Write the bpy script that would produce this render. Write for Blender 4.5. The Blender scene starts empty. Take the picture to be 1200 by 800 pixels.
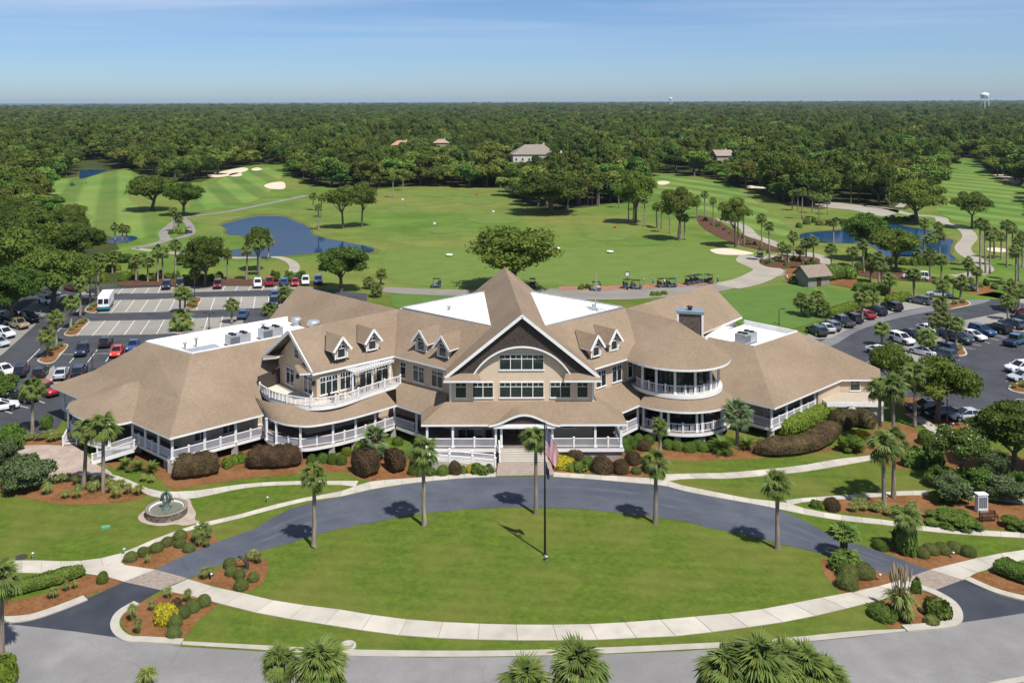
import bpy, bmesh, math, random
import numpy as np
from mathutils import Vector, Matrix
from mathutils.geometry import tessellate_polygon

# ------------------------------------------------------------------ camera
SC = bpy.context.scene
COL = SC.collection
W_PX, H_PX = 1200.0, 800.0
F_PX, CX, CY, CAM_H = 1050.0, 521.0, 117.0, 42.0
ROLL = math.radians(-0.17)
cam_d = bpy.data.cameras.new('camera')
cam = bpy.data.objects.new('camera', cam_d)
COL.objects.link(cam)
cam_d.sensor_width = 36.0
cam_d.lens = F_PX / W_PX * 36.0
cam_d.shift_x = (W_PX / 2 - CX) / W_PX
cam_d.shift_y = -(H_PX / 2 - CY) / W_PX
cam_d.clip_start = 1.0
cam_d.clip_end = 60000.0
CAM_R = Matrix.Rotation(math.pi / 2, 3, 'X') @ Matrix.Rotation(ROLL, 3, 'Z')
cam.matrix_world = Matrix.Translation((0, 0, CAM_H)) @ CAM_R.to_4x4()
SC.camera = cam

# ------------------------------------------------------------------ light
SUN_EL, SUN_AZ = math.radians(60), math.radians(33)      # azimuth: from straight behind the camera towards +X
to_sun = Vector((math.sin(SUN_AZ) * math.cos(SUN_EL), -math.cos(SUN_AZ) * math.cos(SUN_EL), math.sin(SUN_EL)))
sd = bpy.data.lights.new('sun', 'SUN')
sd.energy = 5.0
sd.angle = math.radians(0.55)
sd.color = (1.0, 0.955, 0.89)
so = bpy.data.objects.new('sun', sd)
so.rotation_euler = to_sun.to_track_quat('Z', 'Y').to_euler()
so.location = (60, -60, 150)
COL.objects.link(so)

wd = bpy.data.worlds.new('World')
SC.world = wd
wd.use_nodes = True
nt = wd.node_tree
nt.nodes.clear()
sky = nt.nodes.new('ShaderNodeTexSky')
sky.sky_type = 'NISHITA'
sky.sun_disc = False
sky.sun_elevation = SUN_EL
sky.sun_rotation = math.atan2(to_sun.x, to_sun.y)
sky.altitude = 0
sky.air_density = 0.68
sky.dust_density = 0.5
sky.ozone_density = 8.0
bg = nt.nodes.new('ShaderNodeBackground')
bg.inputs['Strength'].default_value = 0.098
wo = nt.nodes.new('ShaderNodeOutputWorld')
# thin cirrus veil, the same all round the sky
tc = nt.nodes.new('ShaderNodeTexCoord')
sep = nt.nodes.new('ShaderNodeSeparateXYZ')
nt.links.new(tc.outputs['Generated'], sep.inputs[0])
zc = nt.nodes.new('ShaderNodeMath'); zc.operation = 'MAXIMUM'; zc.inputs[1].default_value = 0.02
nt.links.new(sep.outputs['Z'], zc.inputs[0])
dv = nt.nodes.new('ShaderNodeVectorMath'); dv.operation = 'DIVIDE'
cmb = nt.nodes.new('ShaderNodeCombineXYZ')
for i in range(3):
    nt.links.new(zc.outputs[0], cmb.inputs[i])
nt.links.new(tc.outputs['Generated'], dv.inputs[0]); nt.links.new(cmb.outputs[0], dv.inputs[1])
mp = nt.nodes.new('ShaderNodeMapping'); mp.inputs['Scale'].default_value = (0.16, 0.32, 1.0)
mp.inputs['Location'].default_value = (1.35, 2.2, 0)
nt.links.new(dv.outputs[0], mp.inputs[0])
cn = nt.nodes.new('ShaderNodeTexNoise'); cn.inputs['Scale'].default_value = 1.0; cn.inputs['Detail'].default_value = 7; cn.inputs['Distortion'].default_value = 0.6
nt.links.new(mp.outputs[0], cn.inputs['Vector'])
cr = nt.nodes.new('ShaderNodeMapRange'); cr.inputs['From Min'].default_value = 0.38; cr.inputs['From Max'].default_value = 0.66
cr.inputs['To Max'].default_value = 0.72
nt.links.new(cn.outputs['Fac'], cr.inputs['Value'])
mixc = nt.nodes.new('ShaderNodeMix'); mixc.data_type = 'RGBA'
fade = nt.nodes.new('ShaderNodeMapRange'); fade.inputs['From Min'].default_value = 0.05; fade.inputs['From Max'].default_value = 0.17
nt.links.new(sep.outputs['Z'], fade.inputs['Value'])
cf = nt.nodes.new('ShaderNodeMath'); cf.operation = 'MULTIPLY'
nt.links.new(cr.outputs[0], cf.inputs[0]); nt.links.new(fade.outputs[0], cf.inputs[1])
nt.links.new(cf.outputs[0], mixc.inputs['Factor'])
nt.links.new(sky.outputs[0], mixc.inputs['A'])
mixc.inputs['B'].default_value = (7.2, 7.6, 8.0, 1)
nt.links.new(mixc.outputs['Result'], bg.inputs['Color'])
nt.links.new(bg.outputs[0], wo.inputs['Surface'])

vs = SC.view_settings
vs.view_transform = 'Standard'
vs.look = 'None'
vs.exposure = 0.28
vs.gamma = 1.0
vs.use_curve_mapping = False
SC.render.engine = 'CYCLES'
SC.cycles.use_denoising = True
SC.cycles.max_bounces = 6
SC.cycles.diffuse_bounces = 3
SC.cycles.glossy_bounces = 3
SC.cycles.transmission_bounces = 3
SC.cycles.transparent_max_bounces = 6
SC.cycles.volume_bounces = 0

# ------------------------------------------------------------------ helpers
def G(px, py, z=0.0):
    """world point at height z seen at photo pixel (px, py)"""
    d = CAM_R @ Vector(((px - CX) / F_PX, -(py - CY) / F_PX, -1.0))
    t = (z - CAM_H) / d.z
    return Vector((d.x * t, d.y * t, z))

def height_at(base_px, top_py):
    """height of something whose foot is at base_px on the ground and whose top shows at row top_py"""
    g = G(*base_px)
    zz = CAM_H - (top_py - CY) * g.y / F_PX
    return max(zz + (base_px[0] - CX) * math.tan(-ROLL) * 0, 0.3)

def tag(o, label=None, cat=None, group=None, kind=None):
    if label: o['label'] = label
    if cat: o['category'] = cat
    if group: o['group'] = group
    if kind: o['kind'] = kind
    return o

def empty(name, loc=(0, 0, 0), rz=0.0, parent=None):
    o = bpy.data.objects.new(name, None)
    o.empty_display_size = 0.3
    COL.objects.link(o)
    o.location = loc
    o.rotation_euler = (0, 0, rz)
    if parent: o.parent = parent
    return o

def link(name, me, parent=None, loc=None, rz=None, link_it=True):
    o = bpy.data.objects.new(name, me)
    if link_it: COL.objects.link(o)
    if parent: o.parent = parent
    if loc is not None: o.location = loc
    if rz is not None: o.rotation_euler = (0, 0, rz)
    return o

class MB:
    """collects faces, then becomes ONE mesh"""
    def __init__(s):
        s.v, s.f, s.m, s.sm = [], [], [], []
    def add(s, vs_, fs, mi=0, smooth=False):
        n = len(s.v)
        s.v.extend([tuple(p) for p in vs_])
        for f in fs:
            s.f.append(tuple(i + n for i in f)); s.m.append(mi); s.sm.append(smooth)
        return s
    def box(s, x0, x1, y0, y1, z0, z1, mi=0, M=None):
        p = [(x0,y0,z0),(x1,y0,z0),(x1,y1,z0),(x0,y1,z0),(x0,y0,z1),(x1,y0,z1),(x1,y1,z1),(x0,y1,z1)]
        if M: p = [M @ Vector(q) for q in p]
        return s.add(p, [(3,2,1,0),(4,5,6,7),(0,1,5,4),(1,2,6,5),(2,3,7,6),(3,0,4,7)], mi)
    def bar(s, a, b, w, h, mi=0, up=Vector((0,0,1))):
        """beam from a to b, w wide, h high, centred on the line"""
        a, b = Vector(a), Vector(b)
        d = (b - a)
        if d.length < 1e-6: return s
        d.normalize()
        sd_ = d.cross(up)
        if sd_.length < 1e-4: sd_ = Vector((1, 0, 0))
        sd_.normalize()
        u = sd_.cross(d).normalized()
        sd_ *= w / 2; u *= h / 2
        p = [a - sd_ - u, a + sd_ - u, a + sd_ + u, a - sd_ + u, b - sd_ - u, b + sd_ - u, b + sd_ + u, b - sd_ + u]
        return s.add(p, [(0,1,2,3),(7,6,5,4),(0,4,5,1),(1,5,6,2),(2,6,7,3),(3,7,4,0)], mi)
    def tube(s, pts, radii, seg=8, mi=0, cap=True, smooth=True):
        pts = [Vector(p) for p in pts]
        n = len(pts); ring = []
        for i, p in enumerate(pts):
            d = (pts[min(i + 1, n - 1)] - pts[max(i - 1, 0)]).normalized()
            a = Vector((1, 0, 0)) if abs(d.x) < 0.9 else Vector((0, 1, 0))
            e1 = d.cross(a).normalized(); e2 = d.cross(e1)
            r = radii[i] if hasattr(radii, '__len__') else radii
            ring.append([p + (e1 * math.cos(2 * math.pi * k / seg) + e2 * math.sin(2 * math.pi * k / seg)) * r for k in range(seg)])
        vs_ = [q for r in ring for q in r]; fs = []
        for i in range(n - 1):
            for k in range(seg):
                fs.append((i*seg+k, i*seg+(k+1)%seg, (i+1)*seg+(k+1)%seg, (i+1)*seg+k))
        s.add(vs_, fs, mi, smooth)
        if cap:
            s.add(ring[0], [tuple(range(seg))], mi); s.add(ring[-1], [tuple(reversed(range(seg)))], mi)
        return s
    def lathe(s, prof, seg=16, mi=0, smooth=True, c=(0,0,0)):
        vs_ = []
        for r, z in prof:
            for k in range(seg):
                a = 2 * math.pi * k / seg
                vs_.append((c[0] + r * math.cos(a), c[1] + r * math.sin(a), c[2] + z))
        fs = []
        for i in range(len(prof) - 1):
            for k in range(seg):
                fs.append((i*seg+k, i*seg+(k+1)%seg, (i+1)*seg+(k+1)%seg, (i+1)*seg+k))
        return s.add(vs_, fs, mi, smooth)
    def prism(s, poly, z0, z1, mi=0, cap=True, mi_side=None):
        """vertical extrusion of plan polygon; z0 / z1 numbers or functions of (x, y)"""
        n = len(poly)
        fz0 = z0 if callable(z0) else (lambda x, y: z0)
        fz1 = z1 if callable(z1) else (lambda x, y: z1)
        vs_ = [(p[0], p[1], fz0(p[0], p[1])) for p in poly] + [(p[0], p[1], fz1(p[0], p[1])) for p in poly]
        fs = [(i, (i+1) % n, (i+1) % n + n, i + n) for i in range(n)]
        area = sum(poly[i][0]*poly[(i+1)%n][1] - poly[(i+1)%n][0]*poly[i][1] for i in range(n))
        if area < 0: fs = [tuple(reversed(f)) for f in fs]
        s.add(vs_, fs, mi if mi_side is None else mi_side)
        if cap:
            tri = tessellate_polygon([[Vector((p[0], p[1], 0)) for p in poly]])
            top = []; bot = []
            for t in tri:
                a, b, c = (Vector((poly[i][0], poly[i][1], 0)) for i in t)
                if (b - a).cross(c - a).z < 0: t = (t[0], t[2], t[1])
                top.append(tuple(i + n for i in t)); bot.append((t[2], t[1], t[0]))
            s.add(vs_, top, mi); s.add(vs_, bot, mi)
        return s
    def mesh(s, name, mats):
        me = bpy.data.meshes.new(name)
        me.from_pydata(s.v, [], s.f)
        for m in (mats if isinstance(mats, (list, tuple)) else [mats]): me.materials.append(m)
        me.polygons.foreach_set('material_index', s.m)
        me.polygons.foreach_set('use_smooth', s.sm)
        me.update()
        return me
    def build(s, name, mats, parent=None, loc=None, rz=None):
        return link(name, s.mesh(name, mats), parent, loc, rz)

def copy_tree(o, parent=None):
    c = o.copy(); COL.objects.link(c)
    c.parent = parent
    for ch in KIDS.get(o.name, list(o.children)): copy_tree(ch, c)
    return c
KIDS = {}

def smooth_px(pts, n=6, closed=False):
    """Catmull-Rom through pixel points"""
    P = [Vector((p[0], p[1], 0)) for p in pts]
    out = []
    m = len(P)
    rng = range(m) if closed else range(m - 1)
    for i in rng:
        if closed: p0, p1, p2, p3 = P[i-1], P[i], P[(i+1) % m], P[(i+2) % m]
        else: p0, p1, p2, p3 = P[max(i-1, 0)], P[i], P[i+1], P[min(i+2, m-1)]
        for k in range(n):
            t = k / n
            q = 0.5 * ((2*p1) + (p2 - p0)*t + (2*p0 - 5*p1 + 4*p2 - p3)*t*t + (3*p1 - p0 - 3*p2 + p3)*t**3)
            out.append((q.x, q.y))
    if not closed: out.append((P[-1].x, P[-1].y))
    return out

def sheet_world(name, poly, z, mat_, label, kind='structure', cat=None, parent=None, thick=0.0):
    poly = [(p[0], p[1]) for p in poly]
    tri = tessellate_polygon([[Vector((x, y, 0)) for x, y in poly]])
    fs = []
    for t in tri:
        a, b, c = (Vector((*poly[i], 0)) for i in t)
        fs.append(t if (b - a).cross(c - a).z > 0 else (t[0], t[2], t[1]))
    mb = MB(); mb.add([(x, y, z) for x, y in poly], fs)
    if thick:
        n = len(poly)
        area = sum(poly[i][0]*poly[(i+1)%n][1] - poly[(i+1)%n][0]*poly[i][1] for i in range(n))
        sf = [(i, (i+1) % n, (i+1) % n + n, i + n) for i in range(n)]
        if area < 0: sf = [tuple(reversed(f)) for f in sf]
        mb.add([(x, y, z - thick) for x, y in poly] + [(x, y, z) for x, y in poly], sf)
    o = mb.build(name, mat_, parent)
    if not parent: tag(o, label, cat, kind=kind)
    return o

def sheet(name, px, z, mat_, label, smooth=True, n=5, kind='structure', thick=0.0):
    pts = smooth_px(px, n, True) if smooth else px
    return sheet_world(name, [G(x, y, 0) for x, y in pts], z, mat_, label, kind, thick=thick)

def resample(pts, n):
    P = [Vector(p) for p in pts]
    L = [0]
    for i in range(1, len(P)): L.append(L[-1] + (P[i] - P[i-1]).length)
    out = []
    for k in range(n + 1):
        d = L[-1] * k / n
        i = max(j for j in range(len(L)) if L[j] <= d + 1e-9)
        if i >= len(P) - 1: out.append(P[-1].copy()); continue
        t = (d - L[i]) / max(L[i+1] - L[i], 1e-9)
        out.append(P[i].lerp(P[i+1], t))
    return out

def slab_walk(name, edge_a, edge_b, label, slab=1.8, z=0.06, mats=None):
    """pavement between two photo edge lines, laid as single concrete slabs with open joints"""
    A = [G(x, y) for x, y in smooth_px(edge_a, 5)]
    Bq = [G(x, y) for x, y in smooth_px(edge_b, 5)]
    la = sum((A[i+1] - A[i]).length for i in range(len(A) - 1))
    n = max(2, round(la / slab))
    a, b = resample(A, n), resample(Bq, n)
    bed = sheet_world(name, [(p.x, p.y) for p in a] + [(p.x, p.y) for p in reversed(b)], z - 0.03, MAT['joint'], label)
    for i in range(n):
        g = 0.008
        q = [a[i].lerp(a[i+1], g), a[i].lerp(a[i+1], 1 - g), b[i].lerp(b[i+1], 1 - g), b[i].lerp(b[i+1], g)]
        mb = MB(); mb.prism([(p.x, p.y) for p in q], 0.0, z + RND.uniform(0, 0.006))
        mb.build('paving_slab', (mats or SLABS)[RND.randrange(len(mats or SLABS))], bed)
    return bed

RND = random.Random(7)

# ------------------------------------------------------------------ materials
MAT = {}
TONE = dict(lawn=.80, turf=.93, green=.93, putting=.95, fairway=1.02, rough_grass=1.0, mulch=.86, brown_mulch=.9, drive=.85, new_asphalt=.8, lot=.8, road=.80, gutter=.85, stall=.85, cart_path=.85, grey_path=.85, shingle=.78,
            slab0=.92, slab1=.92, slab2=.92, kerb=.9, sand=.85, frond=1.45, frond_young=1.3, oak=1.7, oak_far=1.85, tree_light=1.2, shrub=1.35, box_ball=1.4, boxwood=1.4, maroon=1.15, silver_leaf=1.1, tallgrass=1.45, palm_trunk=1.4, concrete=.9)
def mat(name, c1, c2=None, scale=1.0, rough=0.8, bump=0.0, bscale=None, detail=4, spec=0.3, metal=0.0, rand=0.0, coords='pos',
        c3=None, scale3=0.05, contrast=(0.35, 0.65), transl=None, stretch=None):
    m = bpy.data.materials.new(name)
    m.use_nodes = True
    n = m.node_tree.nodes; l = m.node_tree.links
    b = n['Principled BSDF']
    b.inputs['Roughness'].default_value = rough
    b.inputs['Specular IOR Level'].default_value = spec
    b.inputs['Metallic'].default_value = metal
    kt = TONE.get(name, 1.0)
    c1, c2, c3 = [None if c is None else tuple(min(v * kt, 0.9) for v in c) for c in (c1, c2, c3)]
    c1 = (*c1, 1); col = None
    if coords == 'pos':
        src = n.new('ShaderNodeNewGeometry').outputs['Position']
    else:
        src = n.new('ShaderNodeTexCoord').outputs['Object']
    if stretch:
        mpn = n.new('ShaderNodeMapping'); mpn.inputs['Scale'].default_value = stretch
        l.new(src, mpn.inputs[0]); src = mpn.outputs[0]
    if c2 is not None:
        t = n.new('ShaderNodeTexNoise'); t.inputs['Scale'].default_value = scale; t.inputs['Detail'].default_value = detail
        l.new(src, t.inputs['Vector'])
        r = n.new('ShaderNodeMapRange'); r.inputs['From Min'].default_value = contrast[0]; r.inputs['From Max'].default_value = contrast[1]
        l.new(t.outputs['Fac'], r.inputs['Value'])
        x = n.new('ShaderNodeMix'); x.data_type = 'RGBA'
        x.inputs['A'].default_value = c1; x.inputs['B'].default_value = (*c2, 1)
        l.new(r.outputs[0], x.inputs['Factor'])
        col = x.outputs['Result']
    if c3 is not None:
        t = n.new('ShaderNodeTexNoise'); t.inputs['Scale'].default_value = scale3; t.inputs['Detail'].default_value = 3
        l.new(src, t.inputs['Vector'])
        r = n.new('ShaderNodeMapRange'); r.inputs['From Min'].default_value = 0.42; r.inputs['From Max'].default_value = 0.68
        l.new(t.outputs['Fac'], r.inputs['Value'])
        x = n.new('ShaderNodeMix'); x.data_type = 'RGBA'
        if col: l.new(col, x.inputs['A'])
        else: x.inputs['A'].default_value = c1
        x.inputs['B'].default_value = (*c3, 1)
        l.new(r.outputs[0], x.inputs['Factor'])
        col = x.outputs['Result']
    if rand:
        oi = n.new('ShaderNodeObjectInfo')
        r = n.new('ShaderNodeMapRange'); r.inputs['To Min'].default_value = 1 - rand; r.inputs['To Max'].default_value = 1 + rand
        l.new(oi.outputs['Random'], r.inputs['Value'])
        hs = n.new('ShaderNodeHueSaturation')
        l.new(r.outputs[0], hs.inputs['Value'])
        r2 = n.new('ShaderNodeMapRange'); r2.inputs['To Min'].default_value = 0.5 - rand * 0.09; r2.inputs['To Max'].default_value = 0.5 + rand * 0.06
        wn = n.new('ShaderNodeMath'); wn.operation = 'FRACT'
        ml = n.new('ShaderNodeMath'); ml.operation = 'MULTIPLY'; ml.inputs[1].default_value = 17.31
        l.new(oi.outputs['Random'], ml.inputs[0]); l.new(ml.outputs[0], wn.inputs[0]); l.new(wn.outputs[0], r2.inputs['Value'])
        l.new(r2.outputs[0], hs.inputs['Hue'])
        if col: l.new(col, hs.inputs['Color'])
        else: hs.inputs['Color'].default_value = c1
        col = hs.outputs['Color']
    if col: l.new(col, b.inputs['Base Color'])
    else: b.inputs['Base Color'].default_value = c1
    if bump:
        t = n.new('ShaderNodeTexNoise'); t.inputs['Scale'].default_value = bscale or scale * 4; t.inputs['Detail'].default_value = 3
        l.new(src, t.inputs['Vector'])
        bn = n.new('ShaderNodeBump'); bn.inputs['Strength'].default_value = min(bump, 1.0); bn.inputs['Distance'].default_value = 0.05 * max(1, bump)
        l.new(t.outputs['Fac'], bn.inputs['Height']); l.new(bn.outputs[0], b.inputs['Normal'])
    if transl:
        out = n['Material Output']
        tr = n.new('ShaderNodeBsdfTranslucent')
        ad = n.new('ShaderNodeMixShader'); ad.inputs[0].default_value = transl
        if col: l.new(col, tr.inputs['Color'])
        else: tr.inputs['Color'].default_value = c1
        l.new(b.outputs[0], ad.inputs[1]); l.new(tr.outputs[0], ad.inputs[2]); l.new(ad.outputs[0], out.inputs['Surface'])
    MAT[name] = m
    return m

mat('lawn', (0.076, 0.134, 0.014), (0.120, 0.168, 0.022), 1.6, 0.9, 0.5, 14, c3=(0.150, 0.166, 0.034), scale3=0.13, spec=0.1, detail=9)
mat('turf', (0.084, 0.152, 0.022), (0.122, 0.186, 0.032), 0.06, 0.9, 0.4, 8, c3=(0.17, 0.18, 0.045), scale3=0.018, spec=0.1, detail=9)
mat('green', (0.112, 0.172, 0.034), (0.138, 0.192, 0.042), 0.2, 0.9, 0.2, 12, spec=0.1)
mat('putting', (0.082, 0.150, 0.030), (0.098, 0.168, 0.036), 0.3, 0.9, 0.2, 14, spec=0.1)
mat('rough_grass', (0.085, 0.105, 0.022), (0.13, 0.125, 0.035), 0.12, 0.95, 0.6, 4, spec=0.1, detail=8)
mat('forest_floor', (0.034, 0.048, 0.013), (0.062, 0.066, 0.022), 0.05, 0.95, spec=0.1)
mat('mulch', (0.235, 0.110, 0.042), (0.150, 0.068, 0.027), 2.2, 0.95, 1.0, 9, c3=(0.26, 0.125, 0.055), scale3=0.35, spec=0.1, detail=8)
mat('brown_mulch', (0.085, 0.045, 0.028), (0.12, 0.065, 0.04), 1.5, 0.95, 0.8, 6, spec=0.1)
mat('drive', (0.082, 0.092, 0.118), (0.112, 0.122, 0.150), 0.25, 0.75, 0.25, 25, c3=(0.066, 0.076, 0.102), scale3=0.09, spec=0.35, detail=9)
mat('new_asphalt', (0.030, 0.036, 0.050), (0.044, 0.050, 0.066), 0.4, 0.7, 0.25, 25, c3=(0.055, 0.060, 0.075), scale3=0.22, spec=0.4, detail=9)
mat('lot', (0.050, 0.053, 0.062), (0.066, 0.070, 0.080), 0.3, 0.85, 0.2, 25, c3=(0.075, 0.078, 0.088), scale3=0.08, detail=9)
mat('road', (0.245, 0.238, 0.232), (0.285, 0.278, 0.27), 0.5, 0.9, 0.3, 22, c3=(0.215, 0.21, 0.208), scale3=0.13, detail=10)
mat('gutter', (0.40, 0.37, 0.31), (0.46, 0.43, 0.37), 0.8, 0.9, 0.2, 20)
mat('joint', (0.24, 0.215, 0.18), rough=0.95)
for i, k in enumerate((0.93, 1.0, 1.07)):
    mat(f'slab{i}', (0.47*k, 0.435*k, 0.365*k), (0.40*k, 0.37*k, 0.315*k), 0.9, 0.9, 0.25, 24, c3=(0.52*k, 0.48*k, 0.41*k), scale3=0.3, detail=9)
SLABS = [MAT['slab0'], MAT['slab1'], MAT['slab2']]
mat('kerb', (0.46, 0.43, 0.36), (0.40, 0.37, 0.32), 1.2, 0.9)
mat('stall', (0.285, 0.27, 0.235), (0.245, 0.232, 0.205), 0.2, 0.9, 0.2, 20, c3=(0.33, 0.31, 0.27), scale3=0.06, detail=9)
mat('cart_path', (0.40, 0.36, 0.29), (0.33, 0.30, 0.25), 0.15, 0.9)
mat('grey_path', (0.27, 0.25, 0.22), (0.22, 0.205, 0.18), 0.2, 0.9)
mat('paint', (0.78, 0.78, 0.75), (0.6, 0.6, 0.58), 1.5, 0.7)
mat('sand', (0.72, 0.62, 0.47), (0.62, 0.53, 0.40), 0.3, 0.95)
mat('shore', (0.16, 0.10, 0.055), (0.10, 0.07, 0.04), 0.4, 0.95)
mat('white', (0.80, 0.80, 0.79), (0.74, 0.74, 0.73), 1.2, 0.5, spec=0.4)
mat('baluster', (0.62, 0.60, 0.64), rough=0.5)
mat('membrane', (0.80, 0.80, 0.79), (0.72, 0.72, 0.70), 0.4, 0.7, c3=(0.66, 0.65, 0.63), scale3=0.5)
mat('wood_dark', (0.075, 0.038, 0.022), (0.05, 0.026, 0.016), 3, 0.5)
mat('porch_ceiling', (0.16, 0.115, 0.08), rough=0.8)
mat('deck', (0.20, 0.165, 0.135), (0.15, 0.125, 0.105), 1.5, 0.8)
mat('dark', (0.012, 0.012, 0.014), rough=0.9)
mat('black_metal', (0.012, 0.012, 0.014), rough=0.45)
mat('bronze', (0.045, 0.038, 0.03), rough=0.5)
mat('verdigris', (0.10, 0.16, 0.14), (0.05, 0.07, 0.06), 4, 0.55, coords='obj')
mat('metal', (0.50, 0.52, 0.55), (0.42, 0.44, 0.47), 2, 0.45, metal=0.5)
mat('metal_dark', (0.16, 0.18, 0.20), rough=0.5, metal=0.4)
mat('blue_cap', (0.22, 0.30, 0.38), (0.18, 0.25, 0.32), 2, 0.45, metal=0.2)
mat('glass', (0.012, 0.018, 0.022), (0.03, 0.04, 0.04), 0.6, 0.06, spec=0.6)
mat('garage_glass', (0.35, 0.38, 0.42), (0.28, 0.31, 0.35), 0.6, 0.2, spec=0.5)
mat('concrete', (0.42, 0.40, 0.36), (0.36, 0.34, 0.31), 0.8, 0.9)
mat('water_white', (0.75, 0.8, 0.82), rough=0.3)
mat('trunk', (0.150, 0.125, 0.100), (0.085, 0.070, 0.058), 3.5, 0.95, 0.6, 9, coords='obj')
mat('palm_trunk', (0.215, 0.180, 0.140), (0.125, 0.100, 0.080), 5, 0.95, 0.8, 10, coords='obj', rand=0.15)
mat('palm_boot', (0.135, 0.095, 0.060), (0.075, 0.052, 0.035), 6, 0.95, coords='obj')
mat('frond', (0.130, 0.168, 0.034), (0.080, 0.118, 0.026), 1.3, 0.55, rand=0.2, spec=0.3, transl=0.3, coords='obj')
mat('frond_young', (0.150, 0.205, 0.085), (0.105, 0.155, 0.06), 1.3, 0.5, rand=0.15, transl=0.3, coords='obj')
mat('frond_dead', (0.26, 0.185, 0.09), (0.17, 0.115, 0.055), 2, 0.9, coords='obj', transl=0.2)
mat('oak', (0.033, 0.062, 0.009), (0.074, 0.110, 0.018), 0.55, 0.7, rand=0.34, spec=0.15, transl=0.22, coords='obj')
mat('oak_far', (0.036, 0.064, 0.011), (0.082, 0.114, 0.022), 0.22, 0.8, rand=0.55, spec=0.1, coords='obj', transl=0.15)
mat('tree_light', (0.075, 0.115, 0.018), (0.125, 0.165, 0.03), 0.6, 0.7, rand=0.25, spec=0.15, transl=0.25, coords='obj')
mat('shrub', (0.055, 0.100, 0.016), (0.095, 0.145, 0.026), 2.0, 0.7, rand=0.2, spec=0.2, transl=0.2, coords='obj')
mat('box_ball', (0.062, 0.080, 0.020), (0.095, 0.112, 0.032), 3.0, 0.8, rand=0.18, spec=0.15, transl=0.15, coords='obj')
mat('boxwood', (0.048, 0.085, 0.012), (0.080, 0.125, 0.020), 3.0, 0.7, rand=0.18, spec=0.2, transl=0.15, coords='obj')
mat('maroon', (0.055, 0.037, 0.020), (0.100, 0.068, 0.034), 0.9, 0.8, rand=0.15, spec=0.15, transl=0.12, coords='obj')
mat('lime', (0.12, 0.19, 0.018), (0.18, 0.25, 0.03), 1.5, 0.7, rand=0.12, transl=0.25, coords='obj')
mat('yellow_leaf', (0.52, 0.42, 0.02), (0.40, 0.38, 0.03), 2, 0.7, transl=0.25, coords='obj')
mat('silver_leaf', (0.105, 0.145, 0.058), (0.062, 0.098, 0.032), 1.3, 0.7, rand=0.15, transl=0.2, coords='obj')
mat('tallgrass', (0.175, 0.195, 0.055), (0.115, 0.150, 0.040), 2, 0.8, rand=0.25, transl=0.3, coords='obj')
mat('plume', (0.42, 0.33, 0.19), (0.34, 0.26, 0.15), 2, 0.9, coords='obj', transl=0.3)
mat('petal', (0.75, 0.73, 0.70), rough=0.8)
mat('chrome', (0.55, 0.56, 0.58), rough=0.25, metal=0.9)
mat('tyre', (0.014, 0.014, 0.015), rough=0.9)
mat('car_glass', (0.010, 0.013, 0.016), rough=0.06, spec=0.7)
mat('lamp_clear', (0.7, 0.72, 0.74), rough=0.15, spec=0.6)
mat('lamp_red', (0.30, 0.012, 0.012), rough=0.2, spec=0.6)
mat('terracotta', (0.33, 0.15, 0.10), (0.26, 0.12, 0.08), 0.8, 0.9)

def fancy_roof():
    """asphalt shingles: fine speckle, darker blotches, faint courses"""
    m = mat('shingle', (0.315, 0.238, 0.166), (0.272, 0.204, 0.140), 7.0, 0.95, 0.5, 9, c3=(0.335, 0.256, 0.182), scale3=0.15, spec=0.1, detail=8, contrast=(0.3, 0.7))
    n = m.node_tree.nodes; l = m.node_tree.links; b = n['Principled BSDF']
    src = b.inputs['Base Color'].links[0].from_socket
    g = n.new('ShaderNodeNewGeometry'); sp = n.new('ShaderNodeSeparateXYZ'); l.new(g.outputs['Position'], sp.inputs[0])
    mu = n.new('ShaderNodeMath'); mu.operation = 'MULTIPLY'; mu.inputs[1].default_value = 1 / 0.16; l.new(sp.outputs['Z'], mu.inputs[0])
    fr = n.new('ShaderNodeMath'); fr.operation = 'FRACT'; l.new(mu.outputs[0], fr.inputs[0])
    mr = n.new('ShaderNodeMapRange'); mr.inputs['From Max'].default_value = 0.35; mr.inputs['To Min'].default_value = 0.86; mr.inputs['To Max'].default_value = 1.0
    l.new(fr.outputs[0], mr.inputs['Value'])
    vo = n.new('ShaderNodeTexVoronoi'); vo.inputs['Scale'].default_value = 4.2; l.new(g.outputs['Position'], vo.inputs['Vector'])
    bw = n.new('ShaderNodeSeparateColor'); l.new(vo.outputs['Color'], bw.inputs[0])
    m2 = n.new('ShaderNodeMapRange'); m2.inputs['To Min'].default_value = 0.92; m2.inputs['To Max'].default_value = 1.07; l.new(bw.outputs[0], m2.inputs['Value'])
    mm = n.new('ShaderNodeMath'); mm.operation = 'MULTIPLY'; l.new(mr.outputs[0], mm.inputs[0]); l.new(m2.outputs[0], mm.inputs[1])
    hs = n.new('ShaderNodeHueSaturation'); l.new(src, hs.inputs['Color']); l.new(mm.outputs[0], hs.inputs['Value'])
    l.new(hs.outputs[0], b.inputs['Base Color'])
fancy_roof()

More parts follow.
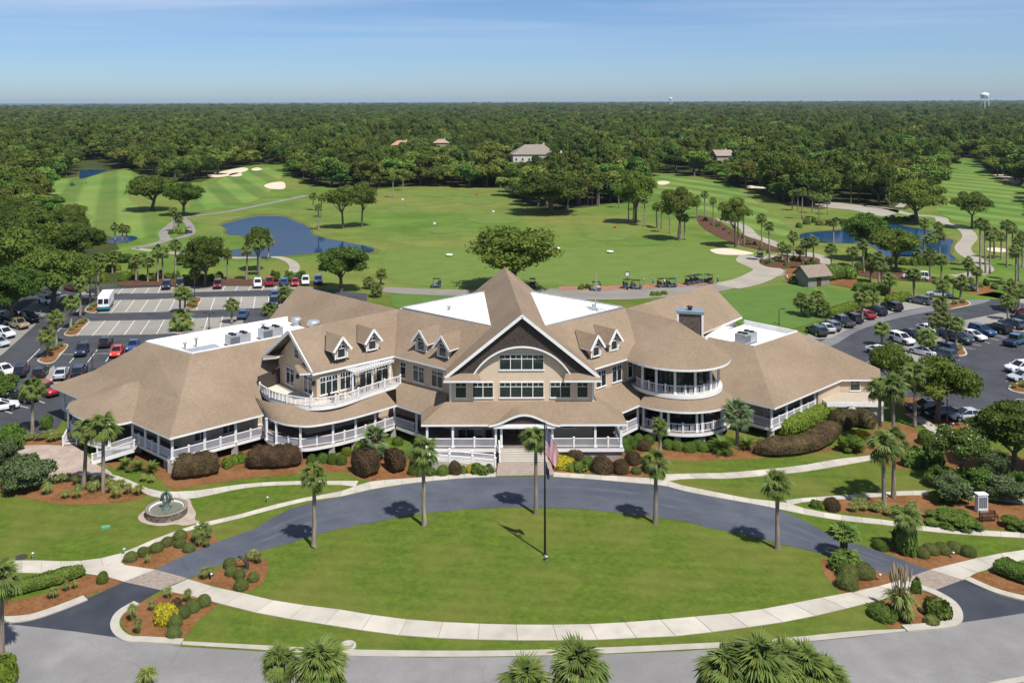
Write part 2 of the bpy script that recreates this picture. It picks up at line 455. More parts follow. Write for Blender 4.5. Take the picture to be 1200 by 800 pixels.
def siding(name, c, pitch=0.18):
    """lap siding: a shadow line of bump every board"""
    m = mat(name, c, tuple(x * 0.93 for x in c), 0.8, 0.75, spec=0.2)
    n = m.node_tree.nodes; l = m.node_tree.links; b = n['Principled BSDF']
    g = n.new('ShaderNodeNewGeometry'); sp = n.new('ShaderNodeSeparateXYZ'); l.new(g.outputs['Position'], sp.inputs[0])
    mu = n.new('ShaderNodeMath'); mu.operation = 'MULTIPLY'; mu.inputs[1].default_value = 1 / pitch; l.new(sp.outputs['Z'], mu.inputs[0])
    fr = n.new('ShaderNodeMath'); fr.operation = 'FRACT'; l.new(mu.outputs[0], fr.inputs[0])
    bn = n.new('ShaderNodeBump'); bn.inputs['Strength'].default_value = 0.6; bn.inputs['Distance'].default_value = 0.03
    l.new(fr.outputs[0], bn.inputs['Height']); l.new(bn.outputs[0], b.inputs['Normal'])
siding('tan_siding', (0.60, 0.475, 0.345))
siding('cream_siding', (0.70, 0.56, 0.41))
mat('shake', (0.078, 0.058, 0.048), (0.045, 0.034, 0.028), 5, 0.9, 0.7, 9, detail=8)
mat('stone', (0.15, 0.12, 0.10), (0.06, 0.05, 0.045), 4, 0.9, 0.9, 7, detail=6)

def stripes(m, ang, period, amp=0.10):
    """mower bands: alternate lay of the grass shifts its colour a little"""
    n = m.node_tree.nodes; l = m.node_tree.links; b = n['Principled BSDF']
    src = b.inputs['Base Color'].links[0].from_socket
    g = n.new('ShaderNodeNewGeometry')
    dt = n.new('ShaderNodeVectorMath'); dt.operation = 'DOT_PRODUCT'; dt.inputs[1].default_value = (math.cos(ang), math.sin(ang), 0)
    l.new(g.outputs['Position'], dt.inputs[0])
    mu = n.new('ShaderNodeMath'); mu.operation = 'MULTIPLY'; mu.inputs[1].default_value = 2 * math.pi / period; l.new(dt.outputs['Value'], mu.inputs[0])
    sn = n.new('ShaderNodeMath'); sn.operation = 'SINE'; l.new(mu.outputs[0], sn.inputs[0])
    cl = n.new('ShaderNodeMapRange'); cl.inputs['From Min'].default_value = -0.4; cl.inputs['From Max'].default_value = 0.4
    cl.inputs['To Min'].default_value = 1 - amp; cl.inputs['To Max'].default_value = 1 + amp; l.new(sn.outputs[0], cl.inputs['Value'])
    hs = n.new('ShaderNodeHueSaturation'); l.new(src, hs.inputs['Color']); l.new(cl.outputs[0], hs.inputs['Value'])
    l.new(hs.outputs[0], b.inputs['Base Color'])
def blotch(m, scale, amp, lo=0.35, hi=0.65):
    n = m.node_tree.nodes; l = m.node_tree.links; b = n['Principled BSDF']
    src = b.inputs['Base Color'].links[0].from_socket
    g = n.new('ShaderNodeNewGeometry'); t = n.new('ShaderNodeTexNoise'); t.inputs['Scale'].default_value = scale; t.inputs['Detail'].default_value = 6; t.inputs['Roughness'].default_value = 0.65
    l.new(g.outputs['Position'], t.inputs['Vector'])
    r = n.new('ShaderNodeMapRange'); r.inputs['From Min'].default_value = lo; r.inputs['From Max'].default_value = hi; r.inputs['To Min'].default_value = 1 - amp; r.inputs['To Max'].default_value = 1 + amp
    l.new(t.outputs['Fac'], r.inputs['Value'])
    hs = n.new('ShaderNodeHueSaturation'); l.new(src, hs.inputs['Color']); l.new(r.outputs[0], hs.inputs['Value']); l.new(hs.outputs[0], b.inputs['Base Color'])
mat('fairway', (0.085, 0.160, 0.030), (0.11, 0.185, 0.036), 0.04, 0.9, spec=0.1, c3=(0.15, 0.19, 0.045), scale3=0.02, detail=8)
stripes(MAT['fairway'], 0.35, 16.0, 0.17)
stripes(MAT['lawn'], 1.45, 1.8, 0.035)
for k_, sc_, am_ in (('lawn', 0.5, 0.10), ('lawn', 5.0, 0.12), ('turf', 0.12, 0.10), ('turf', 1.0, 0.10), ('drive', 0.35, 0.09), ('road', 0.3, 0.05), ('road', 6, 0.06), ('drive', 7, 0.07), ('lot', 0.4, 0.10), ('new_asphalt', 0.5, 0.12), ('mulch', 6, 0.2), ('shingle', 0.2, 0.06), ('fairway', 0.15, 0.07)): blotch(MAT[k_], sc_, am_)

def water_mat():
    m = mat('water', (0.007, 0.034, 0.080), (0.010, 0.042, 0.095), 0.05, 0.3, spec=0.0)
    n = m.node_tree.nodes; l = m.node_tree.links; b = n['Principled BSDF']
    gl = n.new('ShaderNodeBsdfGlossy'); gl.inputs['Roughness'].default_value = 0.05
    g = n.new('ShaderNodeNewGeometry'); t = n.new('ShaderNodeTexNoise'); t.inputs['Scale'].default_value = 1.1; l.new(g.outputs['Position'], t.inputs['Vector'])
    bn = n.new('ShaderNodeBump'); bn.inputs['Strength'].default_value = 0.25; bn.inputs['Distance'].default_value = 0.05; l.new(t.outputs['Fac'], bn.inputs['Height']); l.new(bn.outputs[0], gl.inputs['Normal'])
    ms = n.new('ShaderNodeMixShader'); ms.inputs[0].default_value = 0.19
    l.new(b.outputs[0], ms.inputs[1]); l.new(gl.outputs[0], ms.inputs[2]); l.new(ms.outputs[0], n['Material Output'].inputs['Surface'])
water_mat()
def cracks(m, scale, width, amp):
    """fine wandering cracks in old paving"""
    n = m.node_tree.nodes; l = m.node_tree.links; b = n['Principled BSDF']
    src = b.inputs['Base Color'].links[0].from_socket
    g = n.new('ShaderNodeNewGeometry'); t = n.new('ShaderNodeTexNoise'); t.inputs['Scale'].default_value = 0.7; l.new(g.outputs['Position'], t.inputs['Vector'])
    ad = n.new('ShaderNodeVectorMath'); ad.operation = 'MULTIPLY_ADD'; ad.inputs[1].default_value = (1.6, 1.6, 0)
    l.new(t.outputs['Color'], ad.inputs[0]); l.new(g.outputs['Position'], ad.inputs[2])
    v = n.new('ShaderNodeTexVoronoi'); v.feature = 'DISTANCE_TO_EDGE'; v.inputs['Scale'].default_value = scale; l.new(ad.outputs[0], v.inputs['Vector'])
    r = n.new('ShaderNodeMapRange'); r.inputs['From Max'].default_value = width; r.inputs['To Min'].default_value = 1 - amp; r.inputs['To Max'].default_value = 1.0; l.new(v.outputs['Distance'], r.inputs['Value'])
    hs = n.new('ShaderNodeHueSaturation'); l.new(src, hs.inputs['Color']); l.new(r.outputs[0], hs.inputs['Value']); l.new(hs.outputs[0], b.inputs['Base Color'])
cracks(MAT['road'], 0.11, 0.008, 0.09); cracks(MAT['drive'], 0.13, 0.01, 0.2); cracks(MAT['lot'], 0.1, 0.01, 0.25)
def paver_mat():
    m = mat('paver', (0.36, 0.285, 0.235), (0.29, 0.225, 0.185), 2.5, 0.9, 0.3, 12, c3=(0.40, 0.33, 0.28), scale3=0.6, detail=7)
paver_mat()
# ------------------------------------------------------------------ terrain
def zoomed(ox, oy, s):
    return lambda *L: [(ox + x / s, oy + y / s) for x, y in L]
ZA, ZB, ZC = zoomed(0, 533, 3), zoomed(400, 533, 3), zoomed(800, 533, 3)
Z1, Z2, Z3 = zoomed(0, 100, 3), zoomed(400, 100, 3), zoomed(800, 100, 3)      # far third
Z4, Z5, Z6 = zoomed(0, 330, 3), zoomed(400, 330, 3), zoomed(800, 330, 3)
ZL, ZR = zoomed(0, 320, 6.667), zoomed(1020, 300, 6.667)
ZLL, ZLR = zoomed(0, 400, 6.667), zoomed(180, 300, 6.667)
ZRR, ZRL = zoomed(1020, 400, 6.667), zoomed(900, 300, 8)
ZS = zoomed(0, 480, 6.667)
ZF = zoomed(120, 570, 5.714)
ZE = zoomed(640, 480, 6.667)
ZQ = zoomed(960, 590, 5)

mb = MB()
R_ = 16000
mb.add([(-R_, -200, 0), (R_, -200, 0), (R_, R_, 0), (-R_, R_, 0)], [(0, 1, 2, 3)])
tag(mb.build('ground', MAT['forest_floor']), 'dark leaf littered ground running out under the woods', kind='structure')

# far salt marsh / sea along the horizon
mb = MB(); mb.add([(-R_, 5200, 0.6), (R_, 9500, 0.6), (R_, R_, 0.6), (-R_, R_, 0.6)], [(0, 1, 2, 3)])
mat('sea', (0.035, 0.075, 0.13), (0.04, 0.085, 0.11), 0.0006, 0.5, spec=0.2)
tag(mb.build('sea', MAT['sea']), 'thin blue band of sea beyond the woods', kind='structure')

# club lawn
sheet_world('club_lawn', [(-140, 30), (140, 30), (140, 205), (-140, 205)], 0.02, MAT['lawn'], 'mown green lawn around the clubhouse and the drive')
# golf turf
OPEN = [(43,214),(100,206),(150,197),(165,206),(195,213),(235,214),(255,206),(280,197),(300,193),(337,193),(342,208),(365,216),(400,221),(440,222),(470,219),
        (520,219),(590,221),(600,232),(640,247),(690,243),(720,238),(752,238),(760,215),(765,203),(800,204),(850,213),(872,222),(895,230),(925,240),(960,246),(990,240),
        (1030,243),(1060,246),(1088,237),(1093,216),(1108,205),(1112,190),(1130,185),(1155,187),(1152,196),(1166,206),(1188,216),(1215,220),(1215,350),(1100,352),(1000,350),
        (900,352),(700,352),(500,352),(300,330),(200,325),(120,318),(110,300),(140,292),(130,276),(85,265),(58,246)]
OPEN_W = [(G(x, y).x, G(x, y).y) for x, y in OPEN]
sheet('golf_turf', OPEN, 0.05, MAT['turf'], 'broad mown turf of the golf course behind the clubhouse', smooth=False)
sheet('fairway', [(50,214),(105,207),(150,200),(160,215),(150,232),(175,250),(185,268),(165,280),(120,276),(80,262),(58,240)], 0.09, MAT['fairway'], 'striped fairway among the oaks beyond the parking lot')
sheet('fairway', [(255,212),(285,201),(330,196),(325,215),(300,235),(255,243),(225,248),(228,228)], 0.09, MAT['fairway'], 'striped fairway with sand bunkers along the oak wood')
sheet('fairway', [(772,206),(810,208),(850,216),(880,232),(905,252),(925,268),(915,278),(880,268),(840,255),(795,240),(768,228)], 0.09, MAT['fairway'], 'mown fairway beside the palm row and the long cart path')
sheet('fairway', [(1112,197),(1128,189),(1148,192),(1165,210),(1200,222),(1205,270),(1160,268),(1120,258),(1098,246),(1102,220)], 0.09, MAT['fairway'], 'striped fairway running beside the pond into the trees')
sheet('driving_range', [(450,300),(470,292),(560,290),(700,290),(800,289),(862,297),(884,318),(862,331),(800,335),(700,335),(560,336),(470,333),(452,318)], 0.09, MAT['green'], 'pale tee lawn of the driving range')
greens = [((473,245),18,5),((520,270),20,4),((580,257),32,6),((560,236),22,4),((713,277),25,6),((510,227),24,4),((98,255),12,4)]
for (cx_, cy_), rx_, ry_ in greens:
    sheet('target_green', [(cx_ + rx_*math.cos(a), cy_ + ry_*math.sin(a)) for a in [k*math.pi/5 for k in range(10)]], 0.13, MAT['green'], 'pale oval target green on the driving range' if cx_ > 200 else 'pale putting green at the end of the fairway')
sheet('putting_green', [(846,346),(880,338),(930,334),(975,338),(1003,345),(1006,354),(985,366),(955,378),(925,386),(880,384),(850,370)], 0.10, MAT['putting'], 'smooth dark green putting lawn beside the clubhouse')
sheet('chipping_green', [(462,346),(500,343),(530,345),(520,352),(480,360),(462,360)], 0.10, MAT['putting'], 'small green lawn tucked behind the clubhouse roof')

# ponds
def pond(pts, label, z=0.14):
    sheet('pond_bank', [(cx + (x - cx) * 1.06, cy + (y - cy) * 1.10) for (cx, cy) in [(sum(p[0] for p in pts)/len(pts), sum(p[1] for p in pts)/len(pts))] for x, y in pts], z - 0.03, MAT['rough_grass'], 'rough grass bank round ' + label)
    sheet('pond', pts, z, MAT['water'], label)
pond(Z1((780,492),(830,478),(900,463),(985,462),(1040,480),(1085,500),(1100,525),(1150,540),(1200,550),(1300,570),(1315,582),(1290,590),(1200,585),(1100,592),(1000,600),(900,605),(800,600),(700,598),(640,590),(650,578),(760,580),(850,575),(870,555),(850,530),(800,525),(795,505)), 'dark blue pond curving round the lawn beyond the lot')
pond(Z1((285,300),(340,296),(375,298),(345,312),(290,328),(278,322)), 'small blue pond in a gap of the far woods')
pond(Z1((375,545),(420,530),(470,532),(482,540),(450,553),(400,556)), 'tiny dark pond beside the palm clump')
pond(Z3((415,525),(480,515),(560,510),(640,500),(740,490),(800,500),(880,515),(900,535),(950,545),(945,565),(940,590),(960,615),(900,620),(820,605),(740,605),(690,612),(650,600),(690,585),(640,560),(540,555),(430,545)), 'pond ringed by palms beside the cart path')

# bunkers
for pts, lab in [
    (((730,316),(760,308),(850,290),(870,300),(800,320),(750,324)), 'pale sand bunker at the foot of the oak wood'),
    (((808,313),(835,308),(852,314),(840,321),(810,321)), 'small sand bunker on the striped fairway'),
    (((885,295),(905,290),(922,296),(905,301),(888,300)), 'tiny sand bunker by the far end of the fairway'),
    (((930,352),(960,342),(998,342),(1000,364),(960,366),(935,360)), 'big sand bunker beside the oak on the fairway edge')]:
    sheet('bunker', Z1(*pts), 0.16, MAT['sand'], lab)
for pts, lab in [
    (((97,580),(130,575),(180,577),(250,592),(215,598),(140,597),(110,590)), 'white sand bunker beside the driving range'),
    (((200,350),(240,348),(290,360),(270,366),(215,358)), 'sand bunker below the pale dead oak'),
    (((1085,318),(1120,315),(1185,330),(1180,348),(1150,342),(1110,324)), 'sand bunker along the far fairway edge'),
    (((1070,575),(1100,572),(1150,580),(1140,588),(1085,586)), 'sand bunker under the palms by the fairway')]:
    sheet('bunker', Z3(*pts), 0.16, MAT['sand'], lab)
sheet('bunker', Z2((1112,340),(1135,337),(1155,342),(1140,350),(1118,350)), 0.16, MAT['sand'], 'small white bunker beyond the palm row')
sheet('path_sand', Z3((450,420),(520,412),(600,420),(700,432),(760,440),(740,455),(690,460),(600,440),(520,432)), 0.12, MAT['cart_path'], 'bare sandy ground behind the palm ringed pond')

# cart paths
def path(name, pts, width, z, m, label):
    P = [G(x, y) for x, y in smooth_px(pts, 6)]
    l_, r_ = [], []
    for i, p in enumerate(P):
        d = (P[min(i+1, len(P)-1)] - P[max(i-1, 0)]).normalized()
        nn = Vector((-d.y, d.x, 0)) * width / 2
        l_.append(p + nn); r_.append(p - nn)
    mb = MB()
    vs_ = [(p.x, p.y, z) for p in l_ + r_]; n = len(P)
    mb.add(vs_, [(n + i, n + i + 1, i + 1, i) for i in range(n - 1)])
    return tag(mb.build(name, m), label, kind='structure')
path('cart_path', Z1((1080,388),(950,415),(800,445),(700,458),(640,468),(600,495),(575,520),(580,545),(540,560),(470,575)), 3.2, 0.12, MAT['grey_path'], 'winding cart path past the palm island')
path('cart_path', Z1((640,468),(665,490),(672,520),(640,535),(585,545)), 2.6, 0.125, MAT['grey_path'], 'short cart path loop round the palm island')
path('cart_path', Z1((470,575),(600,590),(700,602),(830,608),(960,605),(1010,615),(1035,635),(1030,660)), 2.6, 0.12, MAT['cart_path'], 'cart path along the near shore of the pond')
sheet('cart_yard', [(447,337),(500,339),(560,340),(700,338),(790,336),(840,333),(868,326),(882,317),(872,307),(880,302),(897,300),(902,304),(893,312),(905,318),(925,317),(920,323),(885,329),(845,342),(760,350),(700,352),(600,350),(500,346),(450,343)], 0.13, MAT['grey_path'], 'grey asphalt apron where the golf carts wait')
sheet('tee_line', [(655,336),(700,336),(790,333),(838,331),(840,333),(790,337),(700,341),(655,340)], 0.16, MAT['terracotta'], 'strip of terracotta paving along the range tees', smooth=False)
path('cart_path', Z3((60,470),(150,478),(215,500),(245,530),(300,548),(360,580),(470,600),(510,640)), 4.0, 0.12, MAT['cart_path'], 'pale cart path running from the range to the shelter')
path('cart_path', Z3((215,610),(300,605),(380,598),(470,600)), 4.5, 0.128, MAT['cart_path'], 'pale path joining the cart yard and the shelter')
path('cart_path', Z3((250,600),(238,620),(280,640),(300,655),(230,690),(150,708)), 7.0, 0.134, MAT['cart_path'], 'pale sweep of path at the end of the cart yard')
path('cart_path', Z3((640,425),(720,435),(800,455),(900,465),(920,485),(985,505),(1010,535),(985,570),(1000,595),(1040,620),(1060,650),(1000,670),(950,672)), 4.0, 0.12, MAT['cart_path'], 'pale cart path curving round the palm ringed pond')
path('cart_path', Z3((760,430),(790,410),(850,400)), 3.0, 0.125, MAT['cart_path'], 'short pale path by the leaning oak')
sheet('palm_bed', Z3((270,625),(300,610),(380,600),(470,608),(480,625),(440,640),(360,645),(300,640)), 0.15, MAT['brown_mulch'], 'brown mulch bed under the palms by the shelter')
sheet('palm_bed', Z3((50,460),(110,470),(200,520),(300,560),(380,590),(250,575),(150,545),(70,500)), 0.15, MAT['brown_mulch'], 'brown mulch strip under the row of palms')
sheet('palm_bed', Z3((380,640),(520,660),(640,690),(700,700),(760,740),(700,740),(600,715),(480,695),(370,690)), 0.15, MAT['mulch'], 'orange mulch strip along the putting green hedge')
sheet('palm_bed', Z1((430,690),(600,675),(780,680),(940,685),(1100,690),(1130,705),(780,706),(560,706),(430,708)), 0.15, MAT['brown_mulch'], 'brown mulch strip at the back of the parking lot')
sheet('wood_mulch', Z3((560,640),(700,655),(800,660),(900,690),(800,690),(640,675)), 0.15, MAT['brown_mulch'], 'brown mulch under the oaks by the parking lot')

# ------------------------------------------------------------------ front road, drive
sheet_world('front_road', [G(x, y) for x, y in ZA((-300,540),(0,588),(150,600),(450,645),(640,675),(900,690),(1200,705)) + ZB((300,712),(600,710),(900,702),(1200,690)) + ZC((300,668),(600,642),(780,618),(960,590),(1200,553),(1500,500))]
            + [Vector((90, 44, 0)), Vector((42, 44.0, 0)), Vector((-60, 40, 0)), Vector((-90, 60, 0))], 0.030, MAT['road'], 'pale grey asphalt road passing in front of the club')
sheet_world('verge', [(-90, 20), (100, 20), (100, 46), (42, 46.5), (30, 43.5), (-60, 41), (-90, 41)], 0.026, MAT['lawn'], 'strip of grass on the near side of the road')
sheet_world('kerb_strip', [G(x, y) for x, y in [(1150,802),(1180,796),(1215,790),(1215,796),(1180,803),(1150,809)]], 0.06, MAT['gutter'], 'pale kerb across the road from the club')

drive_up = ZA((545,404),(640,357),(760,307),(880,266),(940,232),(1020,190),(1100,168)) + ZB((0,148),(100,125),(250,100),(400,85),(545,78),(700,78),(860,85),(1000,97),(1140,110)) + \
    ZC((0,127),(120,150),(200,165),(300,180),(345,196),(420,228),(500,270),(560,298),(620,315),(720,350),(800,380),(870,405))
drive_lo = ZC((770,437),(680,405),(600,375),(510,352),(420,330),(330,310),(200,275),(100,258)) + ZB((1200,232),(1050,212),(900,195),(740,187),(560,186),(400,195),(250,210),(100,240)) + \
    ZA((1200,258),(1100,285),(1000,315),(870,350),(790,380),(720,410),(660,435))
sheet_world('drive', [G(x, y) for x, y in smooth_px(drive_up, 4) + smooth_px(drive_lo, 4)], 0.036, MAT['drive'], 'bluish asphalt crescent drive sweeping past the entrance')
# tyre-polished lanes worn into the drive
mat('drive_worn', (0.068, 0.076, 0.098), (0.090, 0.099, 0.122), 0.5, 0.7, 0.2, 25, detail=9, spec=0.35)
_u, _l = resample([G(x, y) for x, y in smooth_px(drive_up, 4)], 60), list(reversed(resample([G(x, y) for x, y in smooth_px(drive_lo, 4)], 60)))
for f0, f1 in ((0.30, 0.37), (0.56, 0.64)):
    _wob = lambda i: 0.02*math.sin(i*0.5) + 0.012*math.sin(i*1.3)
    sheet_world('worn_lane', [_u[i].lerp(_l[i], f0 + _wob(i)) for i in range(2, 59)] + [_u[i].lerp(_l[i], f1 + _wob(i + 3)) for i in range(58, 1, -1)], 0.040, MAT['drive_worn'], 'darker tyre worn lane along the crescent drive')
sheet_world('drive_mouth', [G(x, y) for x, y in smooth_px(ZA((435,447),(300,508),(200,547),(100,582),(0,592)), 4) + ZA((60,598),(260,620),(455,648)) + smooth_px(ZA((430,640),(402,610),(403,588),(425,560),(480,525),(565,476)), 4)], 0.044, MAT['new_asphalt'], 'dark fresh asphalt mouth of the drive by the fountain lawn')
sheet_world('drive_mouth', [G(x, y) for x, y in smooth_px(ZC((985,440),(1100,490),(1200,515),(1300,530)), 4) + ZC((1300,540),(1200,556),(1100,572),(962,592)) + smooth_px(ZC((975,565),(960,530),(930,500),(890,475)), 4)], 0.044, MAT['new_asphalt'], 'dark fresh asphalt mouth of the drive by the plume grass')
def crosswalk(q, label, nu=14, nv=26, rise=0.0):
    a, b, c, d = [G(x, y) for x, y in q]
    base = sheet_world('crosswalk', [a, b, c, d], 0.050, MAT['joint'], label)
    for v_ in base.data.vertices:
        if rise and v_.co.y > (a.y + b.y)/2: v_.co.z += rise
    mb = MB()
    for i in range(nu):
        for j in range(nv):
            g = 0.05
            off = 0.5 if i % 2 else 0.0
            v0, v1 = max(0, (j + g + off - 0.5) / nv), min(1, (j + 1 - g + off - 0.5) / nv)
            if v1 - v0 < 0.004: continue
            u0, u1 = (i + g) / nu, (i + 1 - g) / nu
            P = lambda u, v: a.lerp(b, u).lerp(d.lerp(c, u), v)
            z = 0.066 + RND.uniform(0, 0.004)
            q4 = [P(u0, v0), P(u1, v0), P(u1, v1), P(u0, v1)]
            mb.add([(p.x, p.y, z + rise*(p.y - a.y)/(b.y - a.y)) for p in q4], [(0, 1, 2, 3)], RND.randrange(3))
    o = mb.build('pavers', PAVERS, base); o['kind'] = 'stuff'
    return base
for i, k in enumerate((0.88, 1.0, 1.12)):
    mat(f'paver{i}', (0.35*k, 0.285*k, 0.24*k), (0.30*k, 0.24*k, 0.20*k), 3, 0.9, 0.3, 14)
PAVERS = [MAT['paver0'], MAT['paver1'], MAT['paver2']]
crosswalk(ZA((435,447),(545,404),(660,435),(565,476)), 'brown paver crossing over the drive near the fountain')
crosswalk(ZC((775,437),(870,405),(985,440),(890,475)), 'brown paver crossing over the drive near the plume grass')
_w = lambda x, y: (CX + x*F_PX/y, CY + CAM_H*F_PX/y)
crosswalk([(581.5,558),_w(6.15,102.75),_w(12.15,102.75),(650,557)], 'brick paver apron leading up to the entrance steps', 22, 60, 0.36)

# gutter line along the road
def ribbon(name, up, lo, z, m, label, n=4, thick=0.0):
    return sheet_world(name, [G(x, y) for x, y in smooth_px(up, n) + list(reversed(smooth_px(lo, n)))], z, m, label, thick=thick)
g_up = ZA((640,655),(900,668)) + ZB((0,683),(300,688),(600,687),(900,678)) + ZC((0,665),(200,655),(400,640),(600,620),(780,612),(900,603))
g_lo = ZA((640,668),(900,684)) + ZB((0,705),(300,710),(600,708),(900,700)) + ZC((0,685),(200,675),(400,659),(600,640),(780,620),(910,610))
ribbon('gutter', g_up, g_lo, 0.05, MAT['gutter'], 'pale concrete gutter between the grass strip and the road')

def kerb_line(name, pts, label, w=0.45, h=0.14, m='kerb'):
    P = [G(x, y) for x, y in smooth_px(pts, 5)]
    mb = MB()
    l_, r_ = [], []
    for i, p in enumerate(P):
        d = (P[min(i+1, len(P)-1)] - P[max(i-1, 0)]).normalized()
        nn = Vector((-d.y, d.x, 0)) * w / 2
        l_.append(p + nn); r_.append(p - nn)
    mb.prism([(p.x, p.y) for p in l_] + [(p.x, p.y) for p in reversed(r_)], 0.0, h)
    return tag(mb.build(name, MAT[m]), label, kind='structure')
kerb_line('kerb', ZA((300,505),(200,544),(100,575),(0,583),(-60,580)), 'pale kerb beside the dark drive mouth and palm bed', 0.9)
kerb_line('kerb', ZA((480,522),(425,555),(404,590),(412,622),(450,648),(520,652),(640,660)), 'pale kerb curling round the yellow shrub bed', 0.7)
kerb_line('kerb', ZC((830,466),(890,488),(945,522),(966,560),(955,588),(900,602),(780,612)), 'pale kerb curling round the plume grass bed', 0.8)
kerb_line('kerb', ZC((1000,437),(1100,480),(1200,506),(1290,520)), 'pale kerb beside the dark drive mouth and hedge bed', 0.8)

# ------------------------------------------------------------------ pavements
slab_walk('sidewalk', ZA((-60,372),(55,372),(150,372),(250,375),(350,365),(430,345),(560,290),(700,243),(830,213),(950,180),(1080,150),(1200,128)) + ZB((100,95),(250,82),(400,70),(543,61)),
          ZA((-60,412),(55,414),(200,416),(290,405),(380,390),(435,365),(520,322),(600,287),(700,256),(830,226),(950,194),(1080,162),(1200,146)) + ZB((100,122),(250,99),(400,84),(543,77)), 'concrete sidewalk from the fountain lawn along the drive to the entrance')
slab_walk('sidewalk', ZB((745,61),(860,69),(1000,77),(1130,88)) + ZC((0,108),(100,128),(200,148),(280,160),(350,165),(440,192),(560,212),(740,233),(850,252),(1000,263),(1200,275),(1260,280)),
          ZB((745,77),(860,84),(1000,96),(1130,108)) + ZC((0,126),(100,146),(200,164),(280,178),(345,192),(440,212),(560,231),(740,250),(850,268),(1000,281),(1200,292),(1260,297)), 'concrete sidewalk from the entrance past the bench bed')
slab_walk('sidewalk', ZA((660,437),(770,470),(870,490),(1000,520)) + ZB((0,545),(150,570),(300,585),(500,595),(700,598),(900,595),(1100,582)) + ZC((0,573),(150,560),(300,540),(450,510),(560,490),(700,460),(775,438)),
          ZA((572,476),(690,500),(800,530),(950,565)) + ZB((0,605),(150,628),(300,642),(500,650),(700,652),(900,650),(1100,640)) + ZC((0,635),(200,610),(400,580),(530,550),(640,525),(760,490),(885,474)), 'broad concrete sidewalk arcing below the flagpole lawn', slab=2.9)
sheet_world('sidewalk', [G(x, y) for x, y in ZA((200,414),(290,404),(380,389),(432,364),(424,378),(440,388),(545,404),(436,447),(380,430),(300,418))], 0.058, MAT['slab1'], 'concrete corner piece beside the paver crossing')
slab_walk('sidewalk', ZA((380,66),(440,83),(540,125),(620,130),(700,125),(850,104),(1000,94),(1200,92)) + ZB((60,92),), ZA((390,92),(470,118),(540,148),(620,156),(690,152),(850,118),(1000,106),(1200,106)) + ZB((50,112),), 'concrete walk from the paver plaza past the fountain')
slab_walk('sidewalk', ZE((860,505),(1000,505),(1200,498)) + ZC((100,66),(200,60),(400,40),(560,13),(660,2),(760,-30)), ZE((940,560),(1030,545),(1200,538)) + ZC((100,84),(200,81),(420,60),(590,32),(665,18),(790,-10)), 'concrete walk curving towards the service court')
slab_walk('sidewalk', ZC((360,160),(430,152),(600,140),(800,127),(1000,130),(1200,158)), ZC((372,178),(440,164),(600,154),(800,142),(1000,148),(1200,174)), 'concrete walk behind the bench bed and hedges')
slab_walk('sidewalk', ZC((870,404),(1000,372),(1100,350),(1200,335),(1290,320)), ZC((985,440),(1030,415),(1100,395),(1200,368),(1290,350)), 'broad concrete sidewalk leaving the paver crossing by the hedge bed', slab=2.6)
slab_walk('sidewalk', Z6((840,555),(875,535),(835,500),(780,465)), Z6((880,550),(912,530),(870,495),(815,460)), 'concrete walk between the oak and the service court')

# paver plaza at the end stairs, fountain pad
sheet('plaza', ZS((160,290),(490,280),(620,300),(740,420),(840,470),(870,510),(760,540),(600,560),(440,545),(300,560),(180,420)), 0.045, MAT['paver'], 'pinkish paver plaza at the foot of the end stairs')
sheet('fountain_pad', ZF((240,200),(300,150),(400,110),(500,85),(580,85),(600,130),(625,175),(620,220),(650,240),(560,262),(480,255),(400,265),(320,258),(255,235)), 0.048, MAT['paver'], 'brown paver pad round the fountain')

